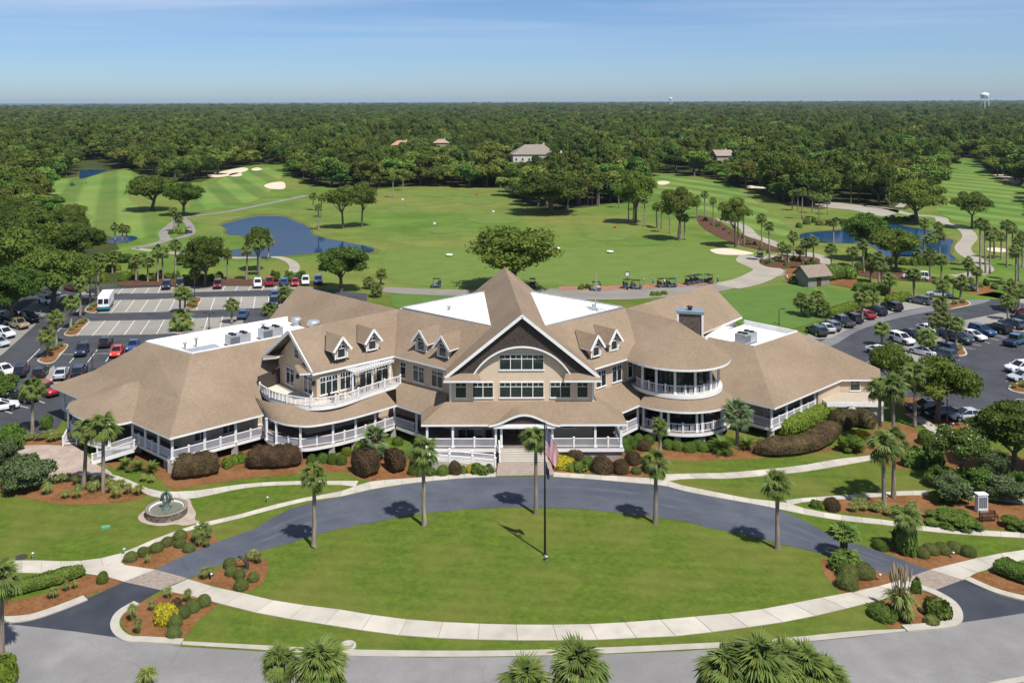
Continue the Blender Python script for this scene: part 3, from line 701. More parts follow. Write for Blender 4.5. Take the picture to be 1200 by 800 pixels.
# mulch beds
BEDS = [
    (ZF((122,498),(150,470),(250,415),(400,355),(560,320),(650,300),(740,320),(770,370),(700,400),(560,465),(430,520),(330,555),(250,548),(160,520)), 'orange pine straw bed with a row of clipped balls beside the drive'),
    (ZF((590,630),(640,600),(740,570),(830,530),(900,490),(1000,480),(1090,490),(1112,540),(1090,620),(1040,670),(960,708),(850,690),(700,652)), 'orange pine straw bed with the twisted bronze and clipped balls'),
    (ZA((435,560),(460,535),(540,500),(600,480),(700,505),(762,525),(690,590),(640,648),(560,645),(470,632),(432,600)), 'orange pine straw bed with the yellow shrub at the road'),
    (ZA((-60,510),(60,510),(180,480),(300,425),(420,440),(425,450),(300,500),(180,540),(80,562),(-60,565)), 'orange pine straw bed with a low hedge at the road'),
    (ZS((-60,560),(100,600),(300,580),(560,560),(800,560),(980,600),(1140,640),(1160,665),(980,720),(700,740),(450,735),(200,690),(-60,620)), 'orange pine straw bed under the two palms by the plaza'),
    (ZS((140,250),(300,220),(495,240),(495,275),(300,280),(150,285)), 'orange pine straw bed between the plaza and the parking lot'),
    (ZA((380,40),(520,60),(590,110),(620,122),(700,108),(850,85),(1000,72),(1200,60)) + ZB((80,70),(40,30),(-200,-10)) + ZA((600,-40),(400,-10)), 'orange pine straw bed along the long porch'),
    (ZB((-30,25),(30,40),(50,80),(150,92),(300,78),(540,60),(540,20),(300,10),(140,0),(60,-20)), 'orange pine straw bed below the entrance ramp'),
    (ZE((15,300),(570,300),(640,210),(720,200),(960,300),(1200,340),(1200,390),(960,400),(900,500),(840,520),(600,530),(330,495),(15,485)), 'orange pine straw bed beside the entrance with clipped mounds'),
    (Z6((0,598),(100,600),(250,560),(420,600),(560,570),(640,540),(700,500),(800,510),(850,560),(760,600),(600,605),(560,590),(400,610),(240,622),(0,630)), 'orange pine straw bed along the maroon hedge'),
    (Z6((770,410),(860,415),(900,470),(990,500),(1010,530),(960,545),(900,510),(840,480),(760,440)), 'orange pine straw bed under the parking lot oak'),
    (ZC((450,165),(560,145),(700,150),(860,135),(1000,160),(1200,170),(1290,200),(1290,275),(1170,262),(1000,258),(840,240),(700,215),(560,200)), 'orange pine straw bed with the bench and palms'),
    (Z6((680,600),(800,560),(900,560),(1200,620),(1200,690),(1050,690),(900,640),(760,660)), 'orange pine straw bed under the flowering tree'),
    (ZC((485,365),(515,372),(560,395),(640,385),(760,432),(680,470),(580,488),(535,460),(500,420)), 'orange pine straw bed with the leafy palm shrub and clipped mounds'),
    (ZC((668,312),(730,325),(830,325),(900,340),(1010,340),(1045,352),(960,385),(880,402),(800,380),(740,352)), 'orange pine straw bed with five clipped mounds beside the drive'),
    (ZC((655,540),(700,510),(780,485),(860,484),(920,510),(950,545),(940,580),(880,598),(770,608),(720,600)), 'orange pine straw bed with the plume grass'),
    (ZC((1010,432),(1090,405),(1200,400),(1290,390),(1290,500),(1200,492),(1110,470)), 'orange pine straw bed with a low hedge by the crossing'),
]
for i, (pts, lab) in enumerate(BEDS):
    sheet('mulch_bed', pts, 0.028 + 0.0012 * (i % 7), MAT['mulch'], lab)

# ------------------------------------------------------------------ parking lots
sheet_world('parking_lot', [G(x, y) for x, y in [(-60,420),(-60,360),(20,336),(90,335),(180,333),(270,330),(400,331),(430,345),(430,390),(300,430),(160,470),(120,470),(75,490),(60,512),(20,515),(-60,515)]], 0.030, MAT['lot'], 'dark asphalt parking lot at the wing with the end stairs')
def strip(pts, label): return sheet_world('stall_strip', [G(x, y) for x, y in pts], 0.040, MAT['stall'], label)
strip(ZL((620,128),(800,130),(1240,110)) + ZLR((700,232),(1300,205),(1300,255),(700,272)) + ZLR((0,292),) + ZL((920,160),(600,172)), 'pale concrete stalls along the far side of the lot')
strip(ZL((870,212),(1200,206)) + ZLR((250,325),(1000,312),(1000,400),(0,440)) + ZL((900,312),(760,315)), 'pale concrete double row of stalls with the delivery van')
strip(ZL((700,376),(1200,366)) + ZLR((0,500),(700,472),(700,580),(0,612)) + ZL((1200,480),(600,490)), 'pale concrete double row of empty stalls')
strip(ZL((500,180),(540,165),(440,180),(300,200),(100,330),(-200,560),(-200,800),(30,625),(260,420),(400,280)), 'pale concrete stalls under the oaks at the lot edge')
strip([(63,428),(72,447),(60,452),(42,452),(50,440)], 'pale concrete patch beside the parked silver sedan')
def lines(segs, w=0.11, z=0.062, label='white painted stall line on the parking lot', group='stall lines painted on the parking lots', flip=False):
    for a, b in segs:
        a, b = G(*a), G(*b)
        d = (b - a).normalized(); nn = Vector((-d.y, d.x, 0)) * w / 2
        mb = MB(); mb.add([(p.x, p.y, z) for p in (a - nn, b - nn, b + nn, a + nn)], [(0, 1, 2, 3)])
        tag(mb.build('stall_line', MAT['paint']), label, 'line', group, 'structure')
seg = []
for k in range(-1, 4):
    seg.append(ZL((820 + 117*k, 375 - 2.2*k), (722 + 124*k, 490 - 3*k)))
for k in range(5):
    x = 64 + 105 * k
    seg.append(ZLR((86 + 113*k if k else 86, 497 - 6*k), (22 + 124*k, 611 - 10*k)))
for k in range(0, 3):
    seg.append(ZL((945 + 107*k, 213 - 2*k), (865 + 113*k, 312 - 3*k)))
for x0, x1 in ((65, 5), (172, 120), (374, 335), (478, 443), (584, 555), (690, 668), (794, 780), (902, 890)):
    seg.append(ZLR((x0, 337 - x0*0.022), (x1, 437 - x1*0.032)))
for k in range(3): seg.append(ZL((962 + 103*k, 122 - 3*k), (920 + 105*k, 166 - 3*k)))
for x in (57, 560, 660, 764, 866, 963, 1062): seg.append(ZLR((x, 232), (x - 22, 272 if x > 300 else 292)))
seg.append(ZL((660,130),(620,170))); seg.append(ZL((760,130),(715,172)))
seg.append(ZL((662,235),(597,305))); seg.append(ZL((506,400),(428,478))); seg.append(ZL((313,594),(213,694)))
seg.append(ZL((490,637),(580,637))); seg.append(ZL((740,630),(850,630)))
seg.append(ZL((580,660),(542,705))); seg.append(ZL((760,600),(685,698))); seg.append(ZL((855,650),(825,694))); seg.append(ZL((1050,555),(1010,600)))
seg.append(ZL((275,640),(325,640))); seg.append(ZL((480,436),(525,436)))
seg.append(ZLL((25,475),(222,522))); seg.append(ZLL((300,465),(350,485))); seg.append(ZLL((40,548),(98,565))); seg.append(ZLL((405,295),(360,345)))
lines(seg, label='white painted stall line in the lot by the end stairs', group='white stall lines in the lot by the end stairs')

sheet_world('parking_lot', [G(x, y) for x, y in [(940,405),(985,383),(1020,370),(1055,362),(1090,357),(1105,352),(1085,345),(1050,338),(1018,332),(1018,323),(1060,323),(1110,332),(1150,340),(1215,344),(1215,515),(1160,512),(1110,502),(1080,495),(1060,470),(1000,440)]], 0.030, MAT['lot'], 'dark asphalt parking lot beside the putting green')
mat('lot_grey', (0.15, 0.152, 0.158), (0.18, 0.18, 0.185), 0.3, 0.9, 0.2, 20, c3=(0.12, 0.122, 0.128), scale3=0.1, detail=9)
sheet('lot_lane', [(975,405),(1005,388),(1040,376),(1075,368),(1110,362),(1140,358),(1160,352),(1150,346),(1110,340),(1060,332),(1030,327),(1024,331),(1060,340),(1110,350),(1085,360),(1050,367),(1015,377),(985,390),(960,402)], 0.036, MAT['lot_grey'], 'worn grey lane curving through the parking lot')
STRZ=[0.041]
def strip_r(pts, label):
    STRZ[0]+=0.003
    return sheet_world('stall_strip', [G(x, y) for x, y in pts], STRZ[0], MAT['stall'], label)
strip_r([(938,398),(960,383),(1000,366),(1040,353),(1075,347),(1108,346),(1112,352),(1090,359),(1045,367),(1010,378),(972,397)], 'pale concrete stalls behind the putting green hedge')
strip_r(ZR((190,165),(430,195),(760,240),(790,295),(640,290),(370,225),(190,200)), 'pale concrete stalls by the white van')
strip_r(ZR((830,305),(960,280),(1300,330),(1300,390),(1100,355),(960,325)), 'pale concrete drive leaving the lot by the mulch point')
strip_r(ZR((560,570),(700,510),(1020,445),(1240,480),(1240,600),(900,560),(760,590),(500,700),(420,680)), 'pale concrete row of stalls packed with parked cars')
strip_r([(1015,425),(1050,400),(1085,385),(1105,395),(1100,425),(1060,440)], 'pale concrete stalls behind the oak crown')
seg = [ZR((720,715),(820,730)), ZR((800,690),(870,703)), ZR((890,670),(932,684)), ZR((930,640),(1005,662)), ZR((950,612),(1060,640))]
seg += [ZRR((1155,147),(1260,160)), ZRR((1105,182),(1160,190)), ZRR((1075,220),(1140,232)), ZRR((1057,265),(1140,272)), ZRR((1055,308),(1130,318)), ZRR((1135,452),(1260,460)), ZRR((640,140),(700,150)), ZRR((640,170),(668,178))]
lines(seg, label='white painted stall line in the lot by the putting green', group='white stall lines in the lot by the putting green')

def island(px, label, plant='rough_grass'):
    pts = [G(x, y) for x, y in smooth_px(px, 4, True)]
    c = sum(pts, Vector()) / len(pts)
    mb = MB(); mb.prism([(p.x, p.y) for p in pts], 0.0, 0.15, 0)
    o = mb.build('kerbed_island', MAT['kerb'])
    tag(o, label, kind='structure')
    inn = [c + (p - c) * (1 - 0.42 / max((p - c).length, 0.8)) for p in pts]
    m2 = MB(); m2.prism([(p.x, p.y) for p in inn], 0.1, 0.18)
    m2.build('mulch_fill', MAT['mulch'], o)
    return o
island(ZL((290,690),(330,655),(430,570),(510,558),(532,575),(470,650),(420,700),(350,712)), 'kerbed parking island with two palms and grass')
island(ZL((498,480),(540,440),(620,370),(690,368),(690,385),(640,450),(590,488),(530,494)), 'kerbed parking island with one palm beside the empty stalls')
island(ZL((662,300),(690,255),(750,225),(775,240),(765,300),(720,315)), 'kerbed parking island in front of the delivery van')
island(ZLR((145,590),(160,540),(240,480),(300,490),(280,560),(240,600),(180,608)), 'kerbed parking island with a broad low palm')
island(ZLR((245,400),(270,350),(320,325),(375,335),(345,400),(300,425)), 'kerbed parking island with a palm pair and russet grass')
island(ZLR((990,380),(1000,330),(1060,310),(1080,340),(1040,390)), 'kerbed parking island with a bushy palm by the far stalls')
island(ZR((500,400),(620,365),(740,350),(785,380),(720,400),(600,420),(520,420)), 'kerbed parking island at the bend of the lane')
island(ZR((620,700),(700,690),(755,755),(740,780),(660,782),(600,740)), 'kerbed parking island under the palm among the cars')
island(ZRR((1075,370),(1110,335),(1200,325),(1290,330),(1290,410),(1200,412),(1110,395)), 'kerbed parking island at the edge of the wide lot')
sheet('mulch_point', ZR((760,290),(800,250),(860,230),(960,245),(960,275),(880,295),(820,300)), 0.06, MAT['mulch'], 'orange mulch point between the two lot arms')
# ------------------------------------------------------------------ clubhouse
AX = 9.15                                     # the building's axis of symmetry
ZF0, ZE1, ZE2 = 1.5, 4.3, 9.2                 # porch floor, porch eave, upper eave
CH = empty('clubhouse', (AX, 110, 0))
tag(CH, 'sprawling tan clubhouse with shingled roofs, white porches and a big front gable', 'building')
CH_INV = Matrix.Translation((-AX, -110, 0))
class CB(MB):
    """builder in plan coordinates about the building axis, parented to the clubhouse"""
    def part(s, name, mats, parent=None, label=None):
        s.v = [(x, y - 110, z) for x, y, z in s.v]
        o = s.build(name, mats, parent or CH)
        if label: o['label'] = label
        return o
ROOF_M = [MAT['shingle'], MAT['white'], MAT['porch_ceiling']]
def roof(name, polys, t=0.24, parent=None):
    """polys: lists of (x, y, z); one shingled roof part with white fascia"""
    b = CB()
    for P in polys:
        n = len(P)
        pl = [Vector((p[0], p[1], 0)) for p in P]
        ar = sum(P[i][0]*P[(i+1)%n][1] - P[(i+1)%n][0]*P[i][1] for i in range(n))
        tri = tessellate_polygon([pl])
        top, bot = [], []
        for q in tri:
            if (pl[q[1]] - pl[q[0]]).cross(pl[q[2]] - pl[q[0]]).z < 0: q = (q[0], q[2], q[1])
            top.append(tuple(q)); bot.append((q[2], q[1], q[0]))
        b.add(P, top, 0)
        lo = [(p[0], p[1], p[2] - t) for p in P]
        b.add(lo, bot, 2)
        sf = [(i + n, (i+1) % n + n, (i+1) % n, i) for i in range(n)]
        if ar < 0: sf = [tuple(reversed(f)) for f in sf]
        b.add(list(P) + lo, sf, 1)
    return b.part(name, ROOF_M, parent)
def mir(P): return [(-p[0], *p[1:]) for p in P]

c40, s40 = 0.766, 0.643
K, V, V2 = (-15.6, 122.2, 13.5), (-15.6, 115.1, ZE2), (-23.7, 122.2, ZE2)
APEX = (-28.5, 111.4, 13.35)
# centre gable
gz = lambda x: 16.4 - 0.8 * abs(x)
roof('gable_roof', [[(0, 106.7, 16.4), (0, 137, 16.4), (-9.1, 137, gz(9.1)), (-9.1, 106.7, gz(9.1))], [(0, 137, 16.4), (0, 106.7, 16.4), (9.1, 106.7, gz(9.1)), (9.1, 137, gz(9.1))]], 0.3)
# links between the gable and the crossing of the wings
for m in (lambda P: P, mir):
    roof('link_roof', [m([(-8.9, 109.2, ZE2), (-3.2, 111.6, 13.72), (-15.5, 122.3, 13.55), (-15.75, 115.0, ZE2)])])
    roof('rear_roof', [m([(-3.2, 111.6, 13.6), (-3.2, 137, 13.6), (-3.2, 132.0, 13.6), (-15.3, 122.0, 13.55)]) if False else m([(-15.3, 122.2, 13.6), (-3.2, 132.4, 13.72), (-3.2, 138.5, ZE2), (-15.5, 128.5, ZE2)])])
    fl = CB(); P = m([(-3.25, 111.8), (-15.0, 122.0), (-3.25, 132.2)])
    fl.prism(P, 13.2, 13.66)
    for a, b in ((0, 1), (1, 2)):
        fl.bar((*P[a], 13.74), (*P[b], 13.74), 0.16, 0.16, 1)
    fl.part('flat_roof', [MAT['membrane'], MAT['metal']])
    # wing running back from the crossing
    roof('back_wing_roof', [m([K, (-31.8, 138, 13.5), (-35.6, 135.0, ZE2), V2]), m([(-31.8, 138, 13.5), K, (-15.5, 128.6, ZE2), (-28.5, 141.5, ZE2)]), m([(-31.8, 138, 13.5), (-28.5, 141.5, ZE2), (-35.6, 135.0, ZE2)])])
# left wing to the side gable
roof('wing_roof', [[K, APEX, (-25.1, 107.5, ZE2), V], [APEX, K, V2, (-32.4, 115.3, ZE2)]], 0.26)
# right wing with the round end
RC = (20.4, 115.5)
KR, VR, VR2 = (15.6, 122.2, 13.5), (15.6, 115.1, ZE2), (23.7, 122.2, ZE2)
CONE = (20.9, 116.6, 13.25)
roof('wing_roof', [[KR, VR, (17.6, 113.4, ZE2 + 0.1), CONE], [CONE, (25.2, 119.6, ZE2), VR2, KR]], 0.26)
NSEG = 40
ring = [(RC[0] + 6.9*math.cos(a), RC[1] + 6.9*math.sin(a), ZE2) for a in [2*math.pi*k/NSEG for k in range(NSEG)]]
b = CB(); b.add(ring + [CONE], [(i, (i+1) % NSEG, NSEG) for i in range(NSEG)], 0, True)
lo = [(x, y, z - 0.26) for x, y, z in ring]
b.add(ring + lo, [(i + NSEG, (i+1) % NSEG + NSEG, (i+1) % NSEG, i) for i in range(NSEG)], 1)
b.add(lo, [tuple(reversed(range(NSEG)))], 2)
b.part('cone_roof', ROOF_M)

# one-storey roofs ---------------------------------------------------
E0, E1, E2 = (-61.6, 118.9), (-40.0, 100.2), (-30.8, 107.9)
TA, TB, TC = (-48.7, 118.4, 10.2), (-41.1, 112.8, 10.2), (-30.6, 121.4, 10.2)
def kick(a, d, k=0.45, drop=0.75): return (a[0] + (d[0]-a[0])*k, a[1] + (d[1]-a[1])*k, a[2] + (d[2]-a[2])*k - drop)
e0, e1, e2 = (*E0, ZE1), (*E1, ZE1), (*E2, ZE1)
k0, k1 = kick(e0, TA, 0.45, 0.7), kick(e1, TB, 0.45, 0.2)
cut1, cut2 = (-32.5, 111.7, 6.45), (-30.5, 115.2, 7.9)
eb = (-43.5, 134.5, ZE1); kb = kick(eb, (-32.3, 131.5, 10.2))
roof('low_hip_roof', [[e0, e1, k1, k0], [k0, k1, TB, TA], [e1, e2, cut1, k1], [k1, cut1, cut2, TC, TB], [eb, e0, k0, kb], [kb, k0, TA, (-32.3, 131.5, 10.2)]])
fl = CB(); fl.prism([TA[:2], TB[:2], (-26.6, 124.8), (-32.3, 131.5)], 9.0, 9.55)
for a, b_ in (((-48.7, 118.4), (-32.3, 131.5)), ((-48.7, 118.4), (-41.1, 112.8)), ((-41.1, 112.8), (-30.0, 121.9))):
    fl.bar((*a, 9.9), (*b_, 9.9), 0.22, 0.78, 0)
fl.part('flat_roof', MAT['membrane'])
# dark cheek wall beside the balcony
w_ = CB(); w_.bar((-32.5, 111.7, 6.5), (-30.4, 115.2, 6.5), 0.2, 2.2); w_.part('cheek_wall', MAT['shake'])
# bulging roof over the end stairs
q = Vector((-0.756, 0.655)); nq = Vector((-0.655, -0.756)); o1 = Vector(E1)
def on(t, d): p = o1 + q * t + nq * d; return (p.x, p.y)
curve = []
for k in range(0, 15):
    a = math.pi * k / 14
    curve.append((*on(14.3 - 6.2*math.cos(a), 3.4*math.sin(a)**0.8), ZE1 + 0.02))
ap = (*on(13.6, -2.1), 6.95); back = (*on(13.6, -5.0), 6.95)
P = [(*on(8.1, -0.1), ZE1)] + curve + [(*on(20.5, -0.1), ZE1)]
b = CB(); n = len(P)
b.add(P + [ap], [(i, i+1, n) for i in range(n-1)], 0, False)
b.add([P[0], ap, back, (*on(9.5, -4.0), 6.2), P[-1], (*on(18, -4.0), 6.2)], [(0, 1, 2, 3), (1, 4, 5, 2)], 0)
lo = [(x, y, z - 0.24) for x, y, z in P]
b.add(P + lo, [(i, i + n, i + 1 + n, i + 1) for i in range(n - 1)], 1); b.add(lo, [tuple(range(n))], 2)
b.part('stair_roof', ROOF_M)

# right one-storey wing
f1, f2, f3, f4 = (31.0, 109.3, ZE1), (44.1, 120.3, ZE1), (49.3, 120.3, ZE1), (51.5, 125, ZE1)
T1, T2 = (32.4, 121.0, 8.7), (41.3, 128.5, 8.7)
roof('low_hip_roof', [[(24.0, 116.1, ZE1), f1, T1, (27.0, 126.2, 8.7)], [f1, f2, T2, T1], [f2, f3, T2], [f3, f4, T2], [f4, (45, 135, ZE1), (36.0, 134.5, 8.7), T2]])
fl = CB(); fl.prism([T1[:2], T2[:2], (35.8, 134.8), (26.9, 126.3)], 7.6, 8.1)
for a, b_ in ((T1, T2), (T2, (35.8, 134.8))): fl.bar((a[0], a[1], 8.45), (b_[0], b_[1], 8.45), 0.22, 0.6, 0)
fl.part('flat_roof', MAT['membrane'])

# porch roofs ---------------------------------------------------------
roof('porch_roof', [[(-12, 104.1, ZE1), (12, 104.1, ZE1), (9.0, 107.7, 5.85), (-9.0, 107.7, 5.85)],
                    [(-12, 104.1, ZE1), (-9.0, 107.7, 5.85), (-9.0, 110.1, 5.95), (-12.1, 108, ZE1)], [(12, 104.1, ZE1), (9.0, 107.7, 5.85), (9.0, 110.1, 5.95), (12.1, 108, ZE1)],
                    [(-12.1, 108, ZE1), (-9.0, 110.1, 5.95), (-15.6, 116, 5.95), (-15.2, 110.9, ZE1)], [(12.1, 108, ZE1), (9.0, 110.1, 5.95), (15.6, 116, 5.95), (15.0, 110.8, ZE1)]])
EC = [(-30.8, 107.9), (-30.2, 106.6), (-29.3, 105.6), (-27.9, 104.6), (-26.4, 104.1), (-24.7, 104.0), (-22.0, 105.3), (-19.5, 107.1), (-17.3, 109.0), (-15.2, 110.9)]
ECs = smooth_px(EC, 4)
nW = Vector((-0.60, 0.80))
roof('porch_roof', [[(*ECs[i], ZE1), (*ECs[i+1], ZE1), (ECs[i+1][0] + nW.x*3.9, ECs[i+1][1] + nW.y*3.9, 5.75), (ECs[i][0] + nW.x*3.9, ECs[i][1] + nW.y*3.9, 5.75)] for i in range(len(ECs) - 1)])
def arc(R, a0, a1, n, c=RC): return [(c[0] + R*math.cos(math.radians(a0 + (a1-a0)*k/n)), c[1] + R*math.sin(math.radians(a0 + (a1-a0)*k/n))) for k in range(n + 1)]
o_, i_ = arc(7.45, -141, -18, 30), arc(5.4, -141, -18, 30)
roof('round_porch_roof', [[(*o_[k], ZE1), (*o_[k+1], ZE1), (*i_[k+1], 5.45), (*i_[k], 5.45)] for k in range(30)])
# eyebrow arch over the entrance
b = CB(); N = 20; fr, bk = [], []
for k in range(N + 1):
    x = -4.15 + 8.3*k/N
    z = 4.32 + 1.25 * (math.cos(math.pi * x / 4.15) * 0.5 + 0.5)
    fr.append((x, 103.85, z)); bk.append((x, 104.1 + (z - ZE1)/1.55*3.6 + 0.02, z + 0.02))
b.add(fr + bk, [(i, i+1, i+1+N+1, i+N+1) for i in range(N)], 0, True)
lo = [(x, y, z - 0.26) for x, y, z in fr]
b.add(fr + lo, [(i + N + 1, i + 1 + N + 1, i + 1, i) for i in range(N)], 1)
b.add([(x, 104.3, z) for x, y, z in lo] + lo, [(i, i+1, i+1+N+1, i+N+1) for i in range(N)], 1)
b.part('eyebrow_roof', ROOF_M)
b = CB(); b.add([(x, 104.15, z) for x, y, z in lo] + [(x, 104.15, 4.0) for x, y, z in lo], [(i + N + 1, i + 1 + N + 1, i + 1, i) for i in range(N)], 0)
b.part('eyebrow_tympanum', MAT['shake'])
b = CB(); b.box(-3.6, 3.6, 103.95, 104.2, 3.85, 4.12); b.part('entrance_beam', MAT['white'])

# walls -----------------------------------------------------------------
def walls(name, chain, z0, z1, m, closed=True):
    b = CB(); n = len(chain); rng = range(n if closed else n - 1)
    for i in rng:
        a, c = chain[i], chain[(i+1) % n]
        b.add([(*a, z0), (*c, z0), (*c, z1), (*a, z1)], [(0, 1, 2, 3)])
    return b.part(name, m)
GC = [(-57.2, 118.9), (-40, 104.4), (-29.7, 113.0), (-25.8, 108.5), (-15.6, 116.0), (-8.55, 110.1), (-8.55, 107.66), (8.55, 107.66), (8.55, 110.1), (15.6, 116.0), (17.6, 113.6), (20.4, 112.4), (23.4, 113.4), (25.6, 116.4),
      (28.2, 116.2), (31.2, 113.6), (38.2, 119.3), (39.6, 117.2), (44.0, 120.7), (48.6, 120.7), (48.6, 132), (30, 140), (0, 137), (-28, 140), (-45, 131)]
walls('ground_floor_wall', GC, 0.0, 4.35, MAT['tan_siding'])
UC = [(-8.5, 107.72), (-8.55, 109.9), (-15.6, 115.95), (-24.7, 108.3), (-30.6, 115.3), (-24.4, 120.9), (-34.5, 134.9), (-28.5, 139.8), (-14, 128), (0, 136.5), (14, 128), (28.5, 139.8), (34.5, 134.9), (24.4, 120.9), (22, 118), (15.6, 115.95), (8.55, 109.9), (8.5, 107.72)]
walls('upper_wall', UC, 4.2, 9.15, MAT['tan_siding'])
mat('white_wall', (0.76, 0.76, 0.74), rough=0.8)
walls('service_wall', [(24.6, 121.2), (34.7, 135.1)], 7.9, 9.0, MAT['white_wall'], False)
# side gable infill of the left wing
b = CB(); b.add([(-24.75, 108.35, 9.1), (-30.65, 115.35, 9.1), (-27.75, 112.0, 13.1)], [(0, 2, 1)]); b.part('side_gable_wall', MAT['tan_siding'])
b = CB()
b.bar((-28.6, 111.3, 13.3), (-25.15, 107.2, 9.35), 0.14, 0.42); b.bar((-28.6, 111.3, 13.3), (-32.5, 115.25, 9.35), 0.14, 0.42)
b.part('rake_board', MAT['white'])
roof('gable_return', [[(-25.2, 107.3, 9.35), (-26.6, 107.2, 9.3), (-27.5, 109.0, 9.75), (-26.3, 110.2, 9.8), (-25.0, 108.3, 9.4)]], 0.2)
roof('gable_return', [[(-32.6, 115.2, 9.3), (-32.3, 113.6, 9.3), (-30.4, 112.6, 9.75), (-29.6, 113.9, 9.8), (-30.9, 115.4, 9.4)]], 0.2)
# front gable: cream field inside a shingled arch
b = CB(); b.add([(-8.55, 107.6, 5.4), (8.55, 107.6, 5.4), (8.55, 107.6, 9.3), (6.5, 107.6, 11.0), (0, 107.6, 15.9), (-6.5, 107.6, 11.0), (-8.55, 107.6, 9.3)], [tuple(range(7))]); b.part('gable_wall', MAT['cream_siding'])
AH, AR = 5.8, 3.3
def arch_z(x): R_a = (AH*AH + AR*AR) / (2*AR); return 9.15 + AR - R_a + math.sqrt(max(R_a*R_a - x*x, 0))
xs = [-8.9 + 17.8*k/48 for k in range(49)]
lowz = [arch_z(x) if abs(x) < AH else 9.15 for x in xs]
b = CB(); n = len(xs); yv = 107.1
b.add([(x, yv, z) for x, z in zip(xs, lowz)] + [(x, yv, max(gz(x) - 0.25, z + 0.01)) for x, z in zip(xs, lowz)], [(i, i+1, i+1+n, i+n) for i in range(n-1)], 0)
b.add([(x, yv, z) for x, z in zip(xs, lowz)] + [(x, 107.6, z) for x, z in zip(xs, lowz)], [(i+n, i+1+n, i+1, i) for i in range(n-1)], 0)
b.part('gable_shingles', MAT['shake'])
b = CB()
ax_ = [-AH + 2*AH*k/28 for k in range(29)]
for i in range(28):
    b.bar((ax_[i], yv - 0.05, arch_z(ax_[i])), (ax_[i+1], yv - 0.05, arch_z(ax_[i+1])), 0.14, 0.18)
b.part('arch_trim', MAT['white'])
b = CB()
for sx in (-1, 1): b.bar((0, 106.66, 16.22), (sx*9.2, 106.66, gz(9.2) - 0.16), 0.12, 0.34)
b.part('rake_board', MAT['white'])
for sx in (-1, 1):
    f = (lambda P: P) if sx < 0 else mir
    roof('gable_return', [f([(-9.4, 106.2, 8.7), (-4.9, 106.2, 8.7), (-5.3, 107.3, 9.45), (-8.6, 107.3, 9.45)]), f([(-9.4, 106.2, 8.7), (-8.6, 107.3, 9.45), (-8.6, 110, 9.45), (-9.4, 109.4, 8.7)])], 0.22)
    b = CB(); b.box(sx*8.55 - 0.14, sx*8.55 + 0.14, 107.47, 107.8, 5.8, 8.7); b.part('corner_board', MAT['white'])

# windows ---------------------------------------------------------------
def window(cx_, cy_, cz_, nx, ny, w, h, cols=2, parent=None, grid=True, fm='white'):
    """white frame with muntins, one pane per sash; the normal (nx, ny) faces outdoors"""
    N_ = Vector((nx, ny, 0)).normalized(); S_ = Vector((-N_.y, N_.x, 0)); U_ = Vector((0, 0, 1)); O_ = Vector((cx_, cy_, cz_))
    P = lambda a, u, d: O_ + S_*a + U_*u + N_*d
    fw = 0.11
    b = CB()
    def bx(a0, a1, u0, u1, d0, d1):
        p = [P(a0,u0,d0),P(a1,u0,d0),P(a1,u0,d1),P(a0,u0,d1),P(a0,u1,d0),P(a1,u1,d0),P(a1,u1,d1),P(a0,u1,d1)]
        b.add(p, [(0,1,2,3),(7,6,5,4),(0,4,5,1),(1,5,6,2),(2,6,7,3),(3,7,4,0)])
    bx(-w/2, w/2, h/2 - fw, h/2, -0.05, 0.09); bx(-w/2 - 0.05, w/2 + 0.05, -h/2, -h/2 + fw*1.3, -0.05, 0.12)
    sw = w / cols
    for k in range(cols + 1):
        a = -w/2 + k*sw; t = fw if k in (0, cols) else fw*0.8
        bx(max(a - t/2, -w/2), min(a + t/2, w/2), -h/2 + 0.1, h/2 - 0.08, -0.05, 0.088)
    if grid:
        zt = h/2 - h*0.30
        for k in range(cols):
            a0 = -w/2 + k*sw
            bx(a0 + 0.06, a0 + sw - 0.06, zt - 0.03, zt + 0.03, -0.03, 0.06)
            bx(a0 + sw/2 - 0.02, a0 + sw/2 + 0.02, zt, h/2 - 0.1, -0.03, 0.055)
    fr_ = b.part('window', MAT[fm], parent)
    for k in range(cols):
        a0 = -w/2 + k*sw + 0.04
        pb = CB(); pb.add([P(a0, -h/2 + 0.1, 0.02), P(a0 + sw - 0.08, -h/2 + 0.1, 0.02), P(a0 + sw - 0.08, h/2 - 0.06, 0.02), P(a0, h/2 - 0.06, 0.02)], [(0, 3, 2, 1)])
        pb.v = [(x, y - 110, z) for x, y, z in pb.v]
        me = pb.mesh('pane', MAT['glass']); link('pane', me, fr_)
    return fr_
window(0, 107.6, 10.48, 0, -1, 5.35, 2.0, 4); window(0, 107.6, 7.15, 0, -1, 5.35, 2.0, 4)
for sx in (-1, 1):
    window(sx*4.65, 107.6, 7.15, 0, -1, 2.5, 2.0, 2); window(sx*7.3, 107.6, 7.15, 0, -1, 1.35, 2.0, 1)
    window(sx*5.6, 107.6, 3.1, 0, -1, 1.5, 1.2, 1, grid=False)
    # links
    d_ = Vector((-15.6 + 8.55, 115.95 - 109.9)).normalized(); nn_ = (-d_.y*sx*-1 if False else -0.651*(1 if sx < 0 else -1), -0.759)
    for t, w, cc in ((2.1, 1.9, 2), (5.2, 1.9, 2), (7.9, 1.0, 1)):
        window(sx*(8.55 + 0.759*t), 109.9 + 0.651*t, 7.35, sx*0.651*1.0, -0.759, w, 2.2, cc)
